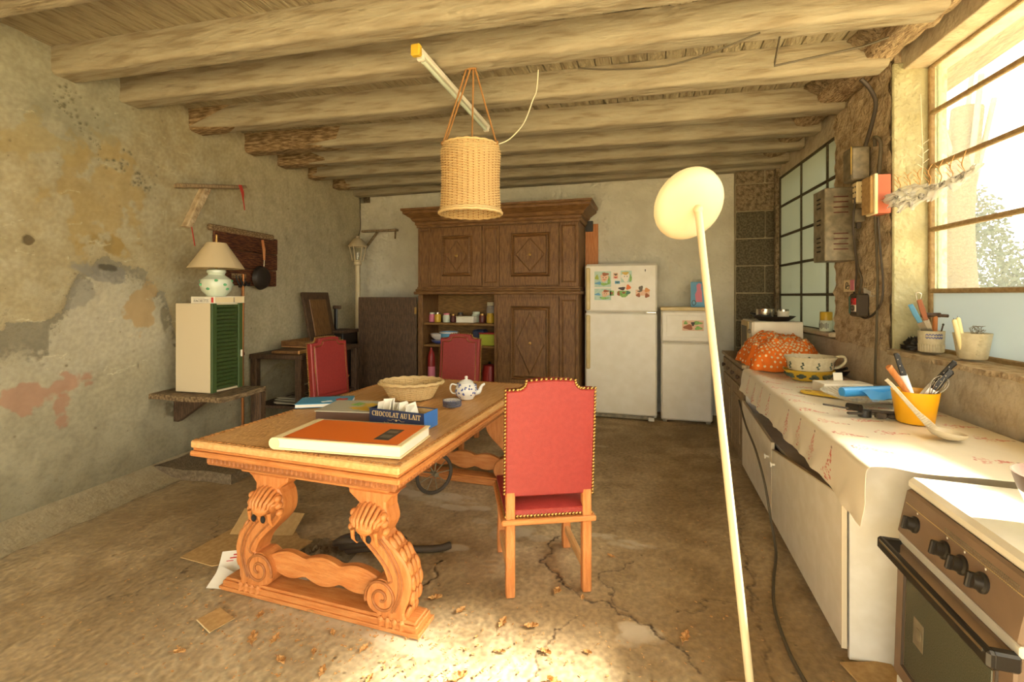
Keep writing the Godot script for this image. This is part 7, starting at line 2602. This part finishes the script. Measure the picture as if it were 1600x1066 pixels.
# ---------------------------------------------------------------- on the floor
func build_floor_items() -> void:
	var t := thing("cardboard", "small loose piece of cardboard on the floor before the table", "cardboard", Vector3(-1.915, 0.004, -1.71), -0.35)
	var s := st()
	sheet(s, 8, 6, func(u: float, v: float) -> Vector3: return Vector3(lerpf(-0.075, 0.075, u), 0.004 + 0.008 * u * u + 0.004 * v, lerpf(0.05, -0.05, v)), 0.003)
	obj("sheet", s, M.cardboard, t)
	bx("torn_edge", Vector3(0.0, 0.005, 0.051), Vector3(0.14, 0.003, 0.004), M.cream_paper, t, 0.0)
	t = thing("cardboard", "large flattened carton under the left table leg", "cardboard", Vector3(-2.30, 0.004, -2.30), 0.25)
	s = st()
	prism(s, [Vector2(-0.32, -0.16), Vector2(-0.08, -0.24), Vector2(0.32, -0.06), Vector2(0.36, 0.04), Vector2(0.26, 0.07), Vector2(0.16, 0.2), Vector2(-0.22, 0.22)], 0.0, 0.005, 0.0, Transform3D(Basis(Vector3.RIGHT, -PI / 2), Vector3.ZERO))
	obj("sheet", s, M.cardboard, t)
	s = st()
	sheet(s, 10, 6, func(u: float, v: float) -> Vector3: return Vector3(lerpf(-0.2, 0.2, u), 0.006 + 0.09 * v * (1 - 0.3 * u), lerpf(-0.1, -0.26, v)), 0.004)
	obj("raised_flap", s, M.cardboard, t)
	t = thing("leaflet", "white leaflet with red lettering against the left table leg", "paper", Vector3(-2.19, 0.003, -2.06), 0.5)
	s = st()
	sheet(s, 8, 8, func(u: float, v: float) -> Vector3: return Vector3(lerpf(-0.07, 0.07, u), 0.003 + 0.07 * v * v, lerpf(0.06, -0.06, v)), 0.001)
	obj("sheet", s, M.white_paper, t)
	for i in 3:
		bx("red_lettering", Vector3(-0.02 + 0.015 * i, 0.036 + i * 0.011, -0.026 - 0.009 * i), Vector3(0.035, 0.004, 0.01), M.red_ink, t, 0.0)
	t = thing("paper_scrap", "grey white paper folded on the base board of the table", "paper", Vector3(-2.1, 0.0625, -1.955), 0.2)
	s = st()
	sheet(s, 6, 6, func(u: float, v: float) -> Vector3: return Vector3(lerpf(-0.07, 0.05, u), 0.002 + 0.05 * (1 - u) * v, lerpf(0.06, -0.05, v)), 0.001)
	obj("sheet", s, M.white_paper, t)
	bx("fold", Vector3(0, 0.003, 0.03), Vector3(0.08, 0.002, 0.02), M.album_page, t, 0.0)
	t.position = Vector3(-2.12, 0.004, -1.96)
	t = thing("paper_scrap", "small crumpled tissue behind the base board", "paper", Vector3(-1.77, 0.004, -2.05), 0.2)
	s = st()
	sheet(s, 10, 8, func(u: float, v: float) -> Vector3: return Vector3(lerpf(-0.06, 0.06, u), 0.01 + 0.012 * sin(u * 8) * cos(v * 6) + 0.012, lerpf(0.04, -0.04, v)), 0.001)
	obj("sheet", s, M.white_paper, t)
	bx("fold", Vector3(0, 0.02, 0.0), Vector3(0.05, 0.004, 0.03), M.white_paper, t, 0.001)
	t = thing("rubber_hose", "coiled grey rubber tyre piece under the table", "hose", Vector3(-1.55, 0.0, -2.42), 0.4)
	s = st()
	for k in 3:
		var ln := []
		for i in 14:
			var a := -0.6 + i * 0.36 + k * 0.3
			ln.append(Vector3(cos(a) * (0.13 + 0.03 * k), 0.03 + 0.035 * k + 0.06 * maxf(0, sin(a)), sin(a) * 0.1 + k * 0.03))
		tube(s, spline(ln, 2), 0.026 - k * 0.004, 8)
	obj("coil", s, M.rubber, t)
	s = st()
	tube(s, spline([Vector3(0.12, 0.03, 0.0), Vector3(0.24, 0.035, 0.05), Vector3(0.38, 0.02, 0.03), Vector3(0.45, 0.02, 0.0)], 4), 0.02, 8)
	obj("tail", s, M.rubber, t)
	t = thing("burlap_rag", "dirty grey rag on the floor between the table legs", "rag", Vector3(-1.80, 0.0, -2.35), 0.1)
	s = st()
	var nz := noise(6.0, 71, 3)
	sheet(s, 24, 20, func(u: float, v: float) -> Vector3:
		var e := minf(minf(u, 1 - u), minf(v, 1 - v)) * 4.0
		return Vector3(lerpf(-0.17, 0.17, u), 0.003 + clampf(e, 0, 1) * (0.03 + 0.035 * nz.get_noise_2d(u, v)), lerpf(0.13, -0.13, v)), 0.002)
	obj("rag", s, M.stone, t)
	bx("hem", Vector3(0, 0.008, 0.128), Vector3(0.3, 0.006, 0.012), M.rubber, t, 0.002)
	t = thing("cart_wheel", "small spoked metal wheel under the far side of the table", "wheel", Vector3(-1.56, 0.155, -3.27), 0.9)
	s = st()
	var ring := []
	for i in 40:
		var a := TAU * i / 40
		ring.append(Vector3(cos(a) * 0.14, sin(a) * 0.14, 0))
	tube(s, ring, 0.014, 8, true, true)
	obj("tyre", s, M.rubber, t)
	s = st()
	for i in 9:
		var a := TAU * i / 9
		tube(s, [Vector3(0, 0, 0), Vector3(cos(a) * 0.135, sin(a) * 0.135, 0)], 0.004, 5)
	obj("spokes", s, M.grey_metal, t)
	s = st()
	tube(s, [Vector3(0, 0, -0.04), Vector3(0, 0, 0.04)], 0.018, 10)
	obj("hub", s, M.grey_metal, t)
	# cable along the counter front
	s = st()
	tube(s, spline([Vector3(0.72, 0.62, -4.35), Vector3(0.70, 0.52, -3.95), Vector3(0.70, 0.44, -3.6), Vector3(0.705, 0.30, -3.35), Vector3(0.71, 0.14, -3.22), Vector3(0.70, 0.02, -3.05), Vector3(0.62, 0.012, -2.75), Vector3(0.57, 0.012, -2.5), Vector3(0.56, 0.012, -2.2), Vector3(0.60, 0.012, -1.9), Vector3(0.62, 0.012, -1.6)], 7), 0.0075, 8)
	var o := obj("extension_cable", s, M.cable_grey)
	tag(o, "grey cable hanging down the white doors and over the floor", "cable")
	t = thing("cardboard", "scrap of board on the floor between cupboard and cooker", "cardboard", Vector3(0.86, 0.004, -2.17), 0.3)
	bx("sheet", Vector3(0, 0.006, 0), Vector3(0.2, 0.008, 0.16), M.cardboard, t, 0.002)
	bx("strip", Vector3(0, 0.012, 0.05), Vector3(0.18, 0.004, 0.02), M.pale_board, t, 0.0)
	# dry leaves
	var base := thing("dry_leaf", "dry leaf just behind the right end of the base board", "leaf", Vector3(-1.016, 0.003, -2.138), 0.4, "dry leaves scattered on the floor")
	s = st()
	sheet(s, 14, 8, func(u: float, v: float) -> Vector3:
		var w := pow(sin(PI * clampf(u * 0.96 + 0.02, 0, 1)), 0.8) * (0.72 + 0.28 * cos(u * 22.0)) * (1.15 - 0.5 * u)
		var q := (v - 0.5) * 2.0
		return Vector3((u - 0.5) * 0.07, 0.001 + 0.011 * q * q * (0.4 + u) + 0.008 * absf(u - 0.45) + 0.0015 * sin(u * 11 + v * 7), -q * 0.024 * w), 0.0006)
	obj("blade", s, M.dry_leaf, base)
	s = st()
	tube(s, [Vector3(-0.033, 0.005, 0), Vector3(-0.055, 0.006, 0.006)], 0.0012, 4)
	obj("stalk", s, M.terracotta, base)
	var spots := [[-1.164, -1.752], [-1.549, -1.895], [-1.35, -1.797], [-0.451, -2.365], [-0.32, -2.351], [-0.646, -2.066], [-0.514, -2.082], [-0.25, -1.999], [-0.862, -2.094], [-0.212, -2.772], [-1.566, -1.693], [-1.66, -1.666], [-1.897, -1.52], [-1.355, -1.678], [-0.72, -1.72], [-0.5, -1.66], [-0.6, -1.9], [-1.05, -1.62], [-1.45, -1.6], [-1.75, -1.8], [0.02, -1.9], [0.15, -2.2], [-0.35, -1.8], [-0.42, -1.95], [-1.25, -1.6], [-0.9, -1.55]]
	var names := ["dry leaf at the left rim of the sunlit floor", "dry leaf close before the middle of the table base board", "dry leaf between base board and the sunlit floor", "dry leaf between the feet of the front chair", "dry leaf beside the front chair's right rear foot", "dry leaf on the far rim of the sunlit floor, left of the others", "dry leaf on the far rim of the sunlit floor, toward the chair", "dry leaf right of the front chair along the long crack", "dry leaf next to the right end of the base board", "dry leaf well right of the front chair by the pale smear", "dry leaf left of the sunlit floor, farther from the viewer", "dry leaf left of the sunlit floor, second from the base board", "leftmost dry leaf, near the loose cardboard piece", "dry leaf left of the sunlit floor, closest to it", "dry leaf in the middle of the sunlit floor", "dry leaf at the near right of the sunlit floor", "dry leaf in the upper middle of the sunlit floor", "dry leaf at the near left of the sunlit floor", "dry leaf near the lower picture edge left of the sun", "dry leaf halfway between cardboard piece and base board", "dry leaf alone on bare floor left of the lamp pole", "dry leaf close to the floor lamp's pole", "dry leaf on the right rim of the sunlit floor", "dry leaf on the upper right rim of the sunlit floor", "dry leaf at the lower picture edge, left part of the sun", "dry leaf at the lower picture edge, middle of the sun"]
	for q in spots:
		var lf := dup(base, Vector3(q[0], 0.0, q[1]), rng.randf() * TAU, names[spots.find(q)])
		lf.scale = Vector3.ONE * rng.randf_range(0.5, 1.15)
		lf.rotation.x = rng.randf_range(-0.12, 0.12)
	# fine litter
	s = st()
	for i in 1500:
		var x := rng.randfn(-0.9, 0.75)
		var z := -1.72 + absf(rng.randfn(0, 0.22)) * (1.0 if rng.randf() < 0.5 else -1.0)
		if i % 5 == 0:
			x = rng.randf_range(-3.0, 0.7)
			z = rng.randf_range(-4.5, -1.4)
		var b := Basis(Vector3.UP, rng.randf() * TAU) * Basis(Vector3.RIGHT, rng.randf_range(-0.5, 0.5))
		var l := rng.randf_range(0.003, 0.014)
		box(s, Vector3.ZERO, Vector3(l, 0.0015, l * rng.randf_range(0.15, 0.6)), 0.0, Transform3D(b, Vector3(x, 0.003, z)))
	o = obj("floor_litter", s, M.dry_leaf)
	o.set_meta("kind", "stuff")
	tag(o, "fine crumbs of dry leaf and straw strewn over the floor", "litter")
